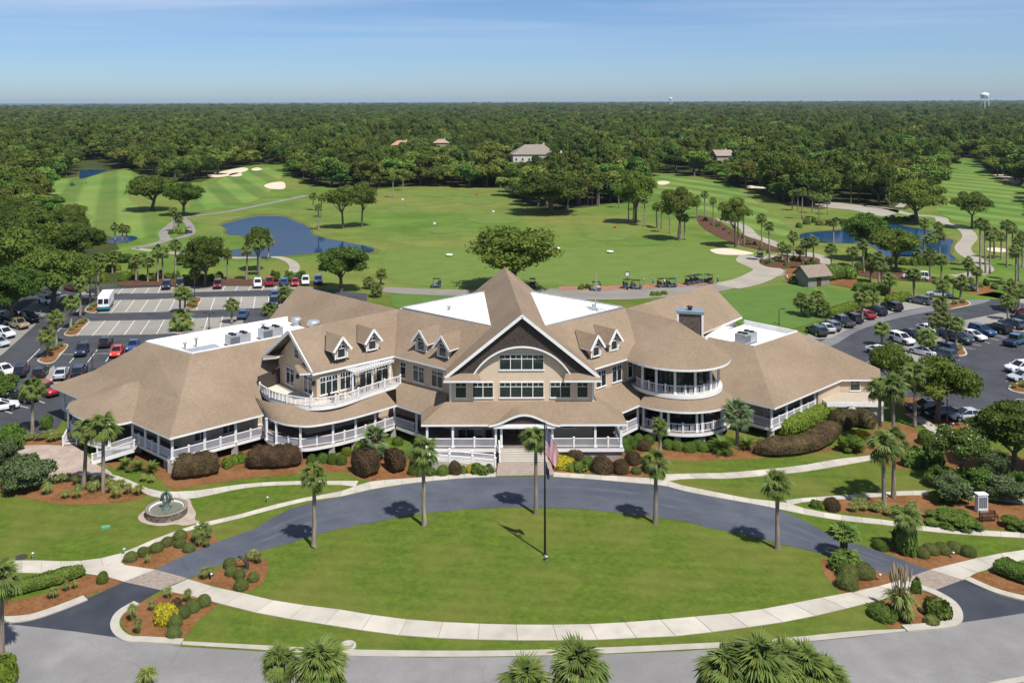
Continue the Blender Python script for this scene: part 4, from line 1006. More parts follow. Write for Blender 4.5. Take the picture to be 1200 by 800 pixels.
# left wing, balcony front: window bank and french doors
wd_ = Vector((-24.7 + 15.6, 108.3 - 115.95)).normalized(); wn = (0.643, -0.766)
for t, w, h, z, cc in ((10.2, 2.6, 2.3, 7.3, 3), (7.4, 2.4, 2.3, 7.3, 3), (4.7, 1.9, 2.5, 7.15, 2), (2.2, 1.9, 2.5, 7.15, 2)):
    window(-15.6 + wd_.x*t, 115.95 + wd_.y*t, z, *wn, w, h, cc)
ed = Vector((-30.6 + 24.7, 115.3 - 108.3)).normalized(); en = (-0.766, -0.643)
window(-24.7 + ed.x*1.9, 108.3 + ed.y*1.9, 7.2, *en, 2.0, 2.3, 2); window(-24.7 + ed.x*6.2, 108.3 + ed.y*6.2, 7.2, *en, 2.0, 2.3, 2)
window(-24.75 + ed.x*4.5, 108.35 + ed.y*4.5, 10.6, *en, 1.1, 1.7, 1)
# porch-level windows
for t in (2.4, 6.0, 9.6, 12.3):
    window(-40 + 0.766*t, 104.4 + 0.643*t, 2.75, 0.643, -0.766, 1.6, 1.9, 2, grid=False)
for t in (3.0, 7.5): window(-15.6 + wd_.x*t - 0.3, 116.0 + wd_.y*t, 3.0, *wn, 2.0, 1.7, 2, grid=False)
for t in (4, 9, 14, 18): window(-40 - 0.764*t, 104.4 + 0.644*t, 3.0, -0.643, -0.766, 1.6, 1.8, 2, grid=False)
for t in (1.5, 5.5): window(31.2 + 0.766*t, 113.6 + 0.643*t, 3.0, 0.643, -0.766, 1.5, 1.7, 2, grid=False)
window(46.0, 120.7, 3.35, 0, -1, 1.4, 1.5, 1)
# dark glazed screens at the back of the round porch, both storeys
for k, a in enumerate((-150, -118, -86, -54, -22)):
    for zc_, hh in ((2.85, 2.5), (7.4, 3.0)):
        p = (RC[0] + 3.75*math.cos(math.radians(a)), RC[1] + 3.75*math.sin(math.radians(a)))
        window(p[0], p[1], zc_, math.cos(math.radians(a)), math.sin(math.radians(a)), 2.1, hh, 2, grid=False, fm='black_metal')
b = CB(); ci = arc(3.7, -180, 180, 24)
b.add([(*p, 1.5) for p in ci] + [(*p, 9.0) for p in ci], [(i, i+1, i+1+25, i+25) for i in range(24)]); b.part('round_wall', MAT['bronze'])

# entrance doors
for x in (-1.05, 1.05):
    b = CB(); b.box(x - 1.0, x + 1.0, 107.5, 107.62, 1.5, 4.0); d_o = b.part('door', MAT['wood_dark'])
    b = CB(); b.box(x - 0.6, x + 0.6, 107.44, 107.5, 2.0, 3.7); b.part('door_pane', MAT['glass'], d_o)
    b = CB(); b.box(x - np.sign(x)*0.82 - 0.03, x - np.sign(x)*0.82 + 0.03, 107.38, 107.44, 2.4, 2.9); b.part('handle', MAT['chrome'], d_o)
b = CB(); b.box(-2.9, -2.1, 107.48, 107.6, 1.5, 4.1); b.box(2.1, 2.9, 107.48, 107.6, 1.5, 4.1); b.box(-2.9, 2.9, 107.46, 107.59, 4.02, 4.3); b.part('door_surround', MAT['wood_dark'])

# decks, posts, railings --------------------------------------------------
DK = [MAT['deck'], MAT['white']]
def deck(name, poly, z0, z1, mats=DK):
    b = CB(); b.prism(poly, z0, z1, 0, True, 1); return b.part(name, mats)
def off_in(poly, d): # shift towards the building
    return [(x + nW.x*d, y + nW.y*d) for x, y in poly]
deck('porch_deck', [(-59.9, 118.6), (-40, 100.95), (-31.0, 108.6), (-29.6, 113.2), (-40, 104.6), (-57.0, 119.2)], ZF0 - 0.38, ZF0)
deck('porch_deck', off_in(ECs, 0.55)[:-1] + [(-15.5, 111.6), (-15.6, 116.1), (-25.8, 108.7), (-29.6, 113.0)], ZF0 - 0.385, ZF0 - 0.004)
deck('porch_deck', [(-11.6, 104.1), (11.6, 104.1), (11.6, 108), (14.9, 111.4), (15.6, 116.1), (8.6, 110.2), (8.6, 107.7), (-8.6, 107.7), (-8.6, 110.2), (-15.6, 116.1), (-15.3, 111.5), (-11.6, 108)], ZF0 - 0.42, ZF0 - 0.008)
deck('round_deck', arc(6.95, -141, -20, 30) + [(26, 117), (16, 116)], ZF0 - 0.40, ZF0 - 0.002)
deck('porch_deck', [(26.6, 114.6), (31.0, 110.2), (39.4, 117.3), (38.2, 119.5), (31.2, 113.8), (28.2, 116.4)], ZF0 - 0.39, ZF0 - 0.006)
BAL = [(-32.3, 111.7), (-31.4, 110.4), (-30.2, 109.0), (-28.7, 107.8), (-27.0, 106.8), (-25.1, 106.2), (-23.4, 106.4), (-21.7, 107.4), (-20.2, 109.0), (-18.9, 110.6), (-16.8, 112.9), (-14.9, 114.7)]
BALs = smooth_px(BAL, 3)
mat('balcony_floor', (0.62, 0.57, 0.48), (0.56, 0.51, 0.43), 1, 0.8)
deck('balcony_deck', BALs + [(-15.6, 116.0), (-24.7, 108.4), (-30.6, 115.4)], 5.25, 5.72, [MAT['balcony_floor'], MAT['white']])
deck('round_balcony', arc(5.9, -178, 0, 40), 5.3, 5.75, [MAT['balcony_floor'], MAT['white']])

def post_mesh(h, w=0.26):
    b = MB(); b.box(-w/2, w/2, -w/2, w/2, 0.18, h - 0.12); b.box(-w*0.72, w*0.72, -w*0.72, w*0.72, 0, 0.18); b.box(-w*0.68, w*0.68, -w*0.68, w*0.68, h - 0.12, h)
    return b.mesh('post', MAT['white'])
PM, PM2 = post_mesh(2.62), post_mesh(3.24)
nb = MB(); nb.box(-0.085, 0.085, -0.085, 0.085, 0, 1.1); nb.box(-0.12, 0.12, -0.12, 0.12, 1.1, 1.15); nb.add([(-0.1,-0.1,1.15),(0.1,-0.1,1.15),(0.1,0.1,1.15),(-0.1,0.1,1.15),(0,0,1.24)], [(0,1,4),(1,2,4),(2,3,4),(3,0,4)])
NM = nb.mesh('newel_post', MAT['white'])
def post(x, y, z=ZF0, me=None, rz=0.0): return link('post', me or PM, CH, (x, y - 110, z), rz)
def newel(x, y, z=ZF0, rz=0.0): return link('newel_post', NM, CH, (x, y - 110, z), rz)
def railing(p, q_, z=ZF0, z2=None, h=1.0, parent=None):
    p, q_ = Vector((p[0], p[1], z)), Vector((q_[0], q_[1], z if z2 is None else z2))
    b = CB(); up = Vector((0, 0, 1))
    b.bar(p + up*h, q_ + up*h, 0.11, 0.08, 0); b.bar(p + up*0.12, q_ + up*0.12, 0.07, 0.07, 0)
    L = (q_ - p).length; n = max(1, int(L / 0.125))
    for k in range(1, n):
        a = p.lerp(q_, k/n); b.bar(a + up*0.14, a + up*(h - 0.04), 0.05, 0.05, 1, Vector((q_ - p)).normalized())
    return b.part('railing', [MAT['white'], MAT['baluster']], parent)
def fence(pts, z=ZF0, posts=True, mids=True, me=None, every=1, pm=None):
    """posts at pts, a newel in the middle of each bay and two railings"""
    for i, p in enumerate(pts):
        if posts: post(*p, z, pm)
        if i < len(pts) - 1:
            q_ = pts[i+1]; L = math.dist(p, q_)
            if mids and L > 1.9:
                m_ = ((p[0]+q_[0])/2, (p[1]+q_[1])/2); newel(*m_, z); railing(p, m_, z); railing(m_, q_, z)
            else: railing(p, q_, z)
PIER = MB(); PIER.box(-0.34, 0.34, -0.34, 0.34, 0, ZF0 - 0.3); PIERM = PIER.mesh('pier', MAT['concrete'])
def piers(pts):
    for x, y in pts: link('pier', PIERM, CH, (x, y - 110, 0))
ln = lambda a, b_, n: [(a[0] + (b_[0]-a[0])*k/n, a[1] + (b_[1]-a[1])*k/n) for k in range(n + 1)]
side_l = ln((-40.0, 101.15), (-31.0, 108.65), 3)
fence(side_l); piers(off_in(side_l, 0.3)[:3])
end_r, end_l = ln((-40.0, 101.15), (-46.4, 106.7), 3), ln((-54.8, 114.0), (-59.4, 118.0), 2)
fence(end_r[1:]); railing(end_r[0], end_r[1]); fence(end_l); piers([(-41, 102.6), (-45.8, 107.2), (-55, 114.8), (-59, 118.4)])
EP = off_in(ECs, 0.75)
cp = [(-31.0, 108.65), EP[5], EP[10], EP[18], EP[24], EP[28], EP[32], (-15.5, 111.8)]
fence(cp[1:]); railing(cp[0], cp[1]); piers(off_in(cp[2:], 0.25))
fence([(-15.5, 111.8), (-12.9, 109.6)], posts=False, mids=False); post(-12.7, 109.3)
for sx in (-1, 1):
    for x in (11.3, 8.3, 3.3, 2.65): post(sx*x, 104.5)
    newel(sx*9.8, 104.5) if sx > 0 else None; newel(sx*5.8, 104.5)
    railing((sx*3.3, 104.5), (sx*5.8, 104.5)); railing((sx*5.8, 104.5), (sx*8.3, 104.5)); railing((sx*8.3, 104.5), (sx*11.3, 104.5))
railing((11.3, 104.5), (11.4, 107.9)); fence([(11.4, 107.9), (14.7, 111.3)])
ra = (-139.6, -118.6, -111, -81, -74.8, -45, -39)
rp = [(RC[0] + 6.55*math.cos(math.radians(a)), RC[1] + 6.55*math.sin(math.radians(a))) for a in ra]
for p in rp: post(*p)
def arc_rail(R, a0, a1, n, z, newels=()):
    pts = arc(R, a0, a1, n)
    for i in range(n): railing(pts[i], pts[i+1], z)
    for a in newels: newel(RC[0] + R*math.cos(math.radians(a)), RC[1] + R*math.sin(math.radians(a)), z)
arc_rail(6.55, -139.6, -39, 16, ZF0, (-128, -96, -60)); piers(arc(6.2, -130, -45, 3))
for a in (-150, -128, -104, -78, -52, -26): post(RC[0] + 5.5*math.cos(math.radians(a)), RC[1] + 5.5*math.sin(math.radians(a)), 5.75, PM2)
arc_rail(5.5, -165, -10, 20, 5.75, (-139, -116, -91, -65, -39))
side_r = [(27.6, 114.1), (31.0, 110.4)] + ln((31.0, 110.4), (39.2, 117.3), 3)[1:]
fence(side_r); piers([(31.1, 110.9), (28.6, 113.4)])
# balcony railing
for i in range(len(BALs) - 1): railing(BALs[i], BALs[i+1], 5.72, h=0.98)
for k in (0, 5, 10, 15, 20, 25, 30, 33): newel(*BALs[min(k, len(BALs)-1)], 5.72)

# fence of white piers is done; steps and stairs
b = CB()
for k in range(6):
    b.box(-2.9, 2.9, 102.7 + 0.26*k, 104.15, 0.42 + 0.18*k - 0.18, 0.42 + 0.18*(k + 1) - 0.006)
st = b.part('entrance_steps', MAT['slab1'])
for sx in (-1, 1):
    railing((sx*2.95, 104.0), (sx*2.95, 102.75), ZF0, 0.55); newel(sx*2.95, 102.65, 0.5)
def stair(a, b_, w, n, label=None):
    """a: top edge middle (x, y, z), b_: bottom"""
    a, b_ = Vector(a), Vector(b_); d = Vector((b_.x - a.x, b_.y - a.y, 0)); L = d.length; d.normalize(); s_ = Vector((-d.y, d.x, 0))
    m = CB()
    for k in range(n):
        p = a + d*(L*k/n); zt = a.z - (a.z - b_.z)*(k + 1)/n
        e = p + d*(L/n + 0.03)
        pts = [p + s_*w/2, p - s_*w/2, e - s_*w/2, e + s_*w/2]
        m.prism([(v.x, v.y) for v in pts], zt - 0.05, zt, 0)
        m.prism([(v.x, v.y) for v in (pts[0], pts[1], pts[1] + d*0.03, pts[0] + d*0.03)], zt, zt + (a.z - b_.z)/n, 1)
    so_ = m.part('end_stairs', [MAT['deck'], MAT['white']])
    for sg in (-1, 1):
        r = CB(); p0, p1 = a + s_*sg*w/2, b_ + s_*sg*w/2
        r.bar(p0 - Vector((0,0,0.12)), p1 + Vector((0,0,0.05)), 0.09, 0.36, 0)
        r.part('stringer', MAT['white'], so_)
        railing((p0.x, p0.y), (p1.x, p1.y), a.z, b_.z + 0.1, parent=so_)
        newel(p1.x, p1.y, b_.z); newel(p0.x, p0.y, a.z)
    return so_
def pl(px, py, z): g = G(px, py, z); return (g.x - AX, g.y, z)
lp = pl(152, 527, ZF0); 
dk2 = [on(7.9, 0.1)] + [(*on(14.3 - 5.9*math.cos(math.pi*k/12), 3.0*math.sin(math.pi*k/12)**0.8),) for k in range(13)] + [on(20.4, 0.1), on(19.5, -2.2), on(8.5, -2.2)]
deck('stair_landing', dk2, ZF0 - 0.36, ZF0 - 0.003)
for t_, dd in ((9.6, 2.0), (18.9, 2.3)): post(*on(t_, dd)); link('pier', PIERM, CH, (on(t_, dd)[0], on(t_, dd)[1] - 110, 0))
_a, _b = Vector(pl(157, 527, ZF0)), Vector(pl(108, 543.5, 0.06)); _d = Vector((_b.x - _a.x, _b.y - _a.y, 0)).normalized(); _s = Vector((_d.y, -_d.x, 0))
stair(_a + _s*1.1, _b + _s*1.1, 2.0, 8)
stair(pl(97, 491, ZF0), pl(82, 522, 0.06), 1.6, 8)
for i in range(4, 10): railing(dk2[i], dk2[i+1], ZF0)
mat('skirt', (0.34, 0.31, 0.29), (0.28, 0.25, 0.24), 2, 0.9)
for x0, x1 in ((-11.4, -3.0), (3.0, 11.4)):
    b = CB(); b.box(x0, x1, 104.35, 104.5, 0.0, 1.1); b.part('porch_skirt', MAT['skirt'])
b = CB(); b.box(3.2, 11.3, 102.3, 102.55, 0.0, 0.32); b.part('bed_wall', MAT['stone'])
# ramp with two rails beside the entrance
b = CB(); b.prism([(-11.4, 101.6), (-3.5, 101.6), (-3.5, 103.2), (-11.4, 103.2)], 0.0, lambda x, y: 0.35 + (-3.5 - x)/7.9*0.75); b.part('ramp', MAT['slab2'])
for yy in (101.7, 103.1):
    for k in range(3):
        x0, x1 = -11.3 + 2.6*k, -11.3 + 2.6*(k + 1)
        f = lambda x: 0.35 + (-3.5 - x)/7.9*0.75
        railing((x0, yy), (x1, yy), f(x0), f(x1), h=0.8); newel(x1, yy, f(x1) - 0.1)
    newel(-11.3, yy, 1.0)

# dormers -------------------------------------------------------------------
def dormer(ex, ey, ix, iy):
    """(ex, ey): point on the eave line; (ix, iy): unit vector up the roof"""
    I_ = Vector((ix, iy, 0)); S_ = Vector((iy, -ix, 0)); O_ = Vector((ex, ey, 0))
    P = lambda s_, d, z: O_ + S_*s_ + I_*d + Vector((0, 0, z))
    sl = 0.83; y0 = 1.25; zb = ZE2 + sl*y0 - 0.05; ze = 11.75; zr = 12.95; w = 0.86
    d_e, d_r = (ze - ZE2)/sl, (zr - ZE2)/sl
    b = CB()
    b.add([P(-w, y0, zb), P(w, y0, zb), P(w, y0, ze), P(0, y0, zr - 0.15), P(-w, y0, ze)], [(0, 1, 2, 3, 4)])
    for s_ in (-1, 1): b.add([P(s_*w, y0, zb), P(s_*w, d_e, ze), P(s_*w, y0, ze)], [(0, 1, 2)])
    dm = b.part('dormer', MAT['tan_siding'])
    b = CB(); t = Vector((0, 0, 0.16)); ov = 1.34; zo = ze - 0.42; yo = y0 - 0.4
    for s_ in (-1, 1):
        pts = [P(0, yo, zr), P(0, d_r + 0.1, zr), P(s_*ov, (zo - ZE2)/sl + 0.1, zo), P(s_*ov, yo, zo)]
        if s_ < 0: pts.reverse()
        b.add(pts, [(0, 1, 2, 3)], 0); lo = [p - t for p in pts]; b.add(lo, [(3, 2, 1, 0)], 2)
        b.add(pts + lo, [(i + 4, (i+1) % 4 + 4, (i+1) % 4, i) for i in range(4)], 1)
    b.v = [(x, y - 110, z) for x, y, z in b.v]; link('dormer_roof', b.mesh('dormer_roof', ROOF_M), dm)
    b = CB()
    for s_ in (-1, 1):
        b.bar(P(0, yo - 0.03, zr - 0.1), P(s_*ov, yo - 0.03, zo - 0.1), 0.08, 0.3)
        b.bar(P(s_*w, y0 - 0.03, zb), P(s_*w, y0 - 0.03, ze), 0.16, 0.1, 0, Vector((ix, iy, 0)))
    b.v = [(x, y - 110, z) for x, y, z in b.v]; link('dormer_trim', b.mesh('dormer_trim', MAT['white']), dm)
    q_ = P(0, y0, 0)
    window(q_.x, q_.y, (zb + ze)/2 + 0.12, -ix, -iy, 1.15, 1.72, 1, dm)
for sx in (-1, 1):
    for t in (3.4, 7.0):
        dormer(sx*(15.6 - 0.766*t), 115.1 - 0.643*t*1.18, -sx*-0.643 if False else sx*-0.643, 0.766)
for t in (2.7, 7.3): dormer(-15.6 - 0.766*t, 115.1 - 0.643*t*1.22, -0.643, 0.766)

# pergola on the balcony
pg = [(-20.5, 109.9), (-18.3, 112.3), (-16.2, 114.4)]
for p in pg: post(*p, 5.72, post_mesh(2.75, 0.2))
b = CB()
b.bar((*pg[0], 8.5), (*pg[2], 8.5), 0.12, 0.24); b.bar((pg[0][0] - 1.5, pg[0][1] + 1.4, 8.5), (pg[2][0] - 1.5, pg[2][1] + 1.4, 8.5), 0.12, 0.24)
b.part('pergola_beam', MAT['white'])
for k in range(17):
    a = (pg[0][0] + (pg[2][0]-pg[0][0])*k/16, pg[0][1] + (pg[2][1]-pg[0][1])*k/16)
    b = CB(); b.bar((a[0] + 0.45, a[1] - 0.5, 8.7), (a[0] - 1.7, a[1] + 1.9, 8.7), 0.09, 0.2); b.part('rafter', MAT['white'])
b = CB()
for k in range(7):
    f = k/6; o_x, o_y = 0.3 - 1.8*f, -0.3 + 2.0*f
    b.bar((pg[0][0] + o_x - 0.3, pg[0][1] + o_y - 0.3, 8.84), (pg[2][0] + o_x + 0.3, pg[2][1] + o_y + 0.3, 8.84), 0.07, 0.06)
b.part('pergola_lath', MAT['white'])

# chimney
M_ = Matrix.Translation((23.9, 121.0, 0)) @ Matrix.Rotation(math.radians(-14), 4, 'Z')
b = CB(); b.box(-1.6, 1.6, -0.85, 0.85, 9.8, 13.2, 0, M_); ch = b.part('chimney', MAT['stone'])
b = CB()
for sx in (-1, 1):
    for sy in (-1, 1): b.box(sx*1.6 - 0.13, sx*1.6 + 0.13, sy*0.85 - 0.13, sy*0.85 + 0.13, 9.8, 13.2, 0, M_)
b.box(-1.75, 1.75, -1.0, 1.0, 13.2, 13.42, 0, M_); b.part('chimney_trim', MAT['white'], ch)
b = CB(); b.box(-1.85, 1.85, -1.1, 1.1, 13.42, 13.56, 0, M_); b.part('chimney_cap', MAT['blue_cap'], ch)
b = CB(); c_ = M_ @ Vector((0, 0, 13.56)); b.lathe([(0.28, 0), (0.28, 0.35), (0.4, 0.35), (0.4, 0.5), (0, 0.62)], 10, c=c_); b.part('flue', MAT['bronze'], ch)

# garage-like service bay
b = CB(); b.box(40.6, 47.8, 116.7, 120.6, 2.15, 2.5, 0); b.part('service_bay_roof', mat('bay_roof', (0.42, 0.36, 0.28), (0.38, 0.32, 0.25), 1, 0.9))
b = CB(); b.box(40.5, 47.9, 116.6, 116.85, 1.9, 2.48); b.box(40.5, 40.75, 116.86, 120.6, 1.9, 2.48); b.box(47.66, 47.9, 116.86, 120.6, 1.9, 2.48); b.part('service_bay_fascia', MAT['white'])
for x0, x1 in ((40.5, 40.9), (42.4, 43.3), (47.4, 47.9)):
    b = CB(); b.box(x0, x1, 116.7, 117.1, 0, 1.9); b.part('service_bay_pillar', MAT['white'])
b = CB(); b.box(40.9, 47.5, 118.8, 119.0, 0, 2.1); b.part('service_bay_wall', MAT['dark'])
for k in range(3):
    b = CB(); b.box(43.5 + 1.3*k, 44.66 + 1.3*k, 117.0, 117.06, 0.05, 1.7); gp = b.part('garage_panel', MAT['garage_glass'])
    b = CB(); b.bar((43.45 + 1.3*k, 116.98, 0), (43.45 + 1.3*k, 116.98, 1.8), 0.08, 0.08); b.part('mullion', MAT['black_metal'], gp)

# wall lanterns by the balcony doors
for t in (0.55, 4.3): 
    p = (-24.7 + ed.x*t + en[0]*0.15, 108.3 + ed.y*t + en[1]*0.15)
    b = CB(); b.lathe([(0.05, -0.25), (0.17, -0.15), (0.2, 0.2), (0.12, 0.32), (0, 0.4)], 8, c=(*p, 7.6)); b.part('wall_lantern', MAT['bronze'])

# --- rooftop plant: things of their own
def cond_unit(x, y, z, rz, label):
    t = tag(empty('rooftop_air_unit', (x + AX, y, z), rz), label, 'air unit', 'air units on the flat roofs')
    b = MB(); b.box(-1.5, 1.5, -0.8, 0.8, 0.25, 1.5); b.build('cabinet', MAT['metal'], t)
    b = MB(); b.box(-1.45, -0.1, -0.83, -0.79, 0.4, 1.3); b.build('coil', MAT['metal_dark'], t)
    b = MB(); b.box(-1.5, 1.5, -0.8, -0.65, 0, 0.25); b.box(-1.5, 1.5, 0.65, 0.8, 0, 0.25); b.build('skid', MAT['metal_dark'], t)
    for fx in (-0.8, 0.8):
        for fy in (-0.4, 0.4):
            b = MB(); b.lathe([(0.0, 0.06), (0.3, 0.1), (0.36, 0.16), (0.36, 0)], 14, c=(fx, fy, 1.5)); b.build('fan', MAT['black_metal'], t)
cond_unit(-36.7, 119.0, 9.55, 0.69, 'grey air unit with four fans on the flat roof, next to the low slab vent')
cond_unit(-33.0, 122.2, 9.55, 0.69, 'grey air unit with four fans on the flat roof, next to the side gable')
cond_unit(32.6, 124.4, 8.1, 0.69, 'grey air unit with four fans on the flat roof behind the chimney')
b = MB(); b.box(-2.3, 2.3, -1.2, 1.2, 0, 0.35); b.box(-2.2, 2.2, -1.1, 1.1, 0.35, 0.42)
tag(b.build('roof_vent', MAT['metal'], None, (-40.6 + AX, 115.9, 9.55), 0.69), 'low grey slab vent on the flat roof beside the air unit', 'vent')
for x, y, r, lab in ((-30.6, 129.2, 0.75, 'round white exhaust fan on the flat roof behind the side gable'), (-27.9, 127.4, 0.95, 'bigger round white exhaust fan on the flat roof behind the side gable')):
    b = MB(); b.lathe([(r*0.7, 0), (r*0.7, 0.5), (r, 0.55), (r, 1.0), (r*0.8, 1.15), (0, 1.2)], 14)
    tag(b.build('exhaust_fan', MAT['metal'], None, (x + AX, y, 9.55)), lab, 'vent')
for x, y, zz, hh, lab in ((-43.2, 117.2, 9.55, 0.7, 'short brown pipe vent by the low slab vent'), (-42, 118.2, 9.55, 1.0, 'taller brown pipe vent by the low slab vent'), (-34.5, 124.8, 9.55, 1.2, 'tan pipe vent behind the air units'), (-8.6, 121, 13.66, 0.35, 'squat round vent on the white flat roof beside the gable')):
    b = MB(); b.lathe([(0.14, 0), (0.14, hh), (0.3, hh), (0.3, hh + 0.16), (0, hh + 0.24)], 10)
    tag(b.build('pipe_vent', MAT['gutter'], None, (x + AX, y, zz)), lab, 'vent')
# radio mast
t = tag(empty('radio_mast', (11.2 + AX, 120.6, 13.66)), 'thin lattice radio mast with a small dish on the white flat roof', 'mast')
b = MB()
for a in (0, 2.1, 4.2): b.tube([(0.22*math.cos(a), 0.22*math.sin(a), 0), (0.1*math.cos(a), 0.1*math.sin(a), 5.2)], 0.03, 5)
for k in range(9): b.tube([(0.2*math.cos(k), 0.2*math.sin(k), 0.5*k + 0.2), (0.17*math.cos(k + 2.1), 0.17*math.sin(k + 2.1), 0.5*k + 0.6)], 0.02, 4)
b.build('mast', MAT['metal'], t)
b = MB(); b.box(-1.1, 1.1, -0.12, 0.12, 0, 0.15); b.box(-0.12, 0.12, -1.1, 1.1, 0, 0.15); b.box(-0.6, -0.2, -0.3, 0.3, 0.15, 0.8); b.build('base', MAT['metal'], t)
b = MB(); b.lathe([(0, 0), (0.25, 0.05), (0.4, 0.18)], 12, c=(0.3, 0, 3.0)); b.build('dish', MAT['metal'], t)
for i, (x, y) in enumerate(((13.2, 121.5), (8.5, 124))):
    pass
# satellite dish before the service bay
t = tag(empty('satellite_dish', (43.3 + AX, 115.6, 0)), 'white satellite dish in front of the service bay', 'dish')
b = MB(); b.lathe([(0, 0), (0.5, 0.1), (0.85, 0.35)], 16)
o = b.build('reflector', MAT['white'], t, (0, 0, 1.35)); o.rotation_euler = (1.1, 0, 0.2)
b = MB(); b.tube([(0, 0.15, 0), (0, 0.15, 1.4)], 0.06, 6); b.build('pole', MAT['metal'], t)

# wicker armchairs on the porch
def porch_chair(x, y, rz, label):
    t = tag(empty('porch_chair', (x + AX, y, ZF0 - 0.008), rz), label, 'chair', 'dark wicker chairs on the entrance porch')
    for sx in (-1, 1):
        for sy in (-1, 1):
            b = MB(); b.box(sx*0.3 - 0.03, sx*0.3 + 0.03, sy*0.28 - 0.03, sy*0.28 + 0.03, 0, 0.4); b.build('leg', MAT['black_metal'], t)
    b = MB(); b.box(-0.36, 0.36, -0.34, 0.34, 0.38, 0.5); b.build('seat', MAT['black_metal'], t)
    b = MB(); b.add([(0.4*math.cos(a), 0.25 + 0.14*math.sin(a), z) for z in (0.5, 1.15) for a in [math.pi*k/8 for k in range(9)]], [(i, i+1, i+10, i+9) for i in range(8)], 0, True); b.build('backrest', MAT['black_metal'], t)
    for sx in (-1, 1):
        b = MB(); b.box(sx*0.38 - 0.04, sx*0.38 + 0.04, -0.3, 0.3, 0.68, 0.74); b.box(sx*0.38 - 0.03, sx*0.38 + 0.03, -0.3, -0.24, 0.4, 0.68); b.build('armrest', MAT['black_metal'], t)
for x, lab in ((-7.2, 'dark wicker porch chair next to the corner post'), (-6.2, 'dark wicker porch chair between the corner chair and the side table'), (-4.0, 'dark wicker porch chair beside the entrance posts')):
    porch_chair(x, 106.6, 0.0, lab)
t = tag(empty('side_table', (-5.1 + AX, 106.5, ZF0 - 0.008)), 'small round dark table between the porch chairs', 'table')
b = MB(); b.lathe([(0.02, 0), (0.24, 0), (0.24, 0.04), (0.04, 0.06), (0.04, 0.5)], 12); b.build('stem', MAT['black_metal'], t)
b = MB(); b.lathe([(0, 0.5), (0.32, 0.5), (0.32, 0.55), (0, 0.55)], 14); b.build('top', MAT['black_metal'], t)
# balcony furniture
def cafe_table(x, y, lab):
    t = tag(empty('balcony_table', (x + AX, y, 5.72)), lab, 'table', 'tables on the balcony')
    b = MB(); b.lathe([(0.3, 0), (0.05, 0.05), (0.04, 0.7)], 10); b.build('stem', MAT['black_metal'], t)
    b = MB(); b.lathe([(0, 0.7), (0.45, 0.7), (0.45, 0.74), (0, 0.74)], 14); b.build('top', MAT['black_metal'], t)
    for a in (0.4, 2.5, 4.6):
        c = tag(empty('balcony_chair', (x + AX + 0.8*math.cos(a), y + 0.8*math.sin(a), 5.72), a + math.pi/2), 'small dark metal chair at the ' + lab[6:], 'chair', 'dark metal chairs on the balcony')
        b = MB(); b.box(-0.2, 0.2, -0.2, 0.2, 0.42, 0.46); b.build('seat', MAT['black_metal'], c)
        b = MB(); b.box(-0.2, 0.2, -0.22, -0.19, 0.46, 0.85); b.build('backrest', MAT['black_metal'], c)
        for sx in (-1, 1):
            for sy in (-1, 1): bb = MB(); bb.box(sx*0.18 - 0.02, sx*0.18 + 0.02, sy*0.18 - 0.02, sy*0.18 + 0.02, 0, 0.42); bb.build('leg', MAT['black_metal'], c)
cafe_table(-19.6, 111.6, 'small dark table under the pergola on the balcony'); cafe_table(-17.7, 113.6, 'small dark table under the pergola nearest the valley wall'); cafe_table(-22.5, 108.4, 'small dark table on the open bend of the balcony')
# ------------------------------------------------------------------ plants
def quads_mesh(name, pts, nrm, size, rng, mat_, ratio=0.6, extra=None, jitter=0.55):
    """a cloud of small leaf faces; extra = (verts, faces) of a solid core"""
    n = len(pts)
    nrm = nrm + rng.normal(0, jitter, (n, 3)); nrm /= np.linalg.norm(nrm, axis=1, keepdims=True) + 1e-9
    a = rng.normal(0, 1, (n, 3)); t = np.cross(nrm, a); t /= np.linalg.norm(t, axis=1, keepdims=True) + 1e-9
    b = np.cross(nrm, t)
    s = (size * rng.uniform(0.6, 1.35, n))[:, None] if np.isscalar(size) else size[:, None]
    bend = nrm * s * 0.25
    V = np.stack([pts - t*s - bend, pts - b*s*ratio, pts + t*s - bend, pts + b*s*ratio], 1).reshape(-1, 3)
    F = np.arange(4*n).reshape(-1, 4)
    verts = V.tolist(); faces = F.tolist()
    if extra:
        k = len(verts); verts += [tuple(v) for v in extra[0]]; faces += [tuple(i + k for i in f) for f in extra[1]]
    me = bpy.data.meshes.new(name); me.from_pydata(verts, [], faces); me.materials.append(mat_); me.update()
    return me

def ico(sub=1):
    bm = bmesh.new(); bmesh.ops.create_icosphere(bm, subdivisions=sub, radius=1.0)
    v = [tuple(x.co) for x in bm.verts]; f = [tuple(x.index for x in q.verts) for q in bm.faces]; bm.free()
    return np.array(v), f
ICO1, ICO2, ICO3 = ico(1), ico(2), ico(3)

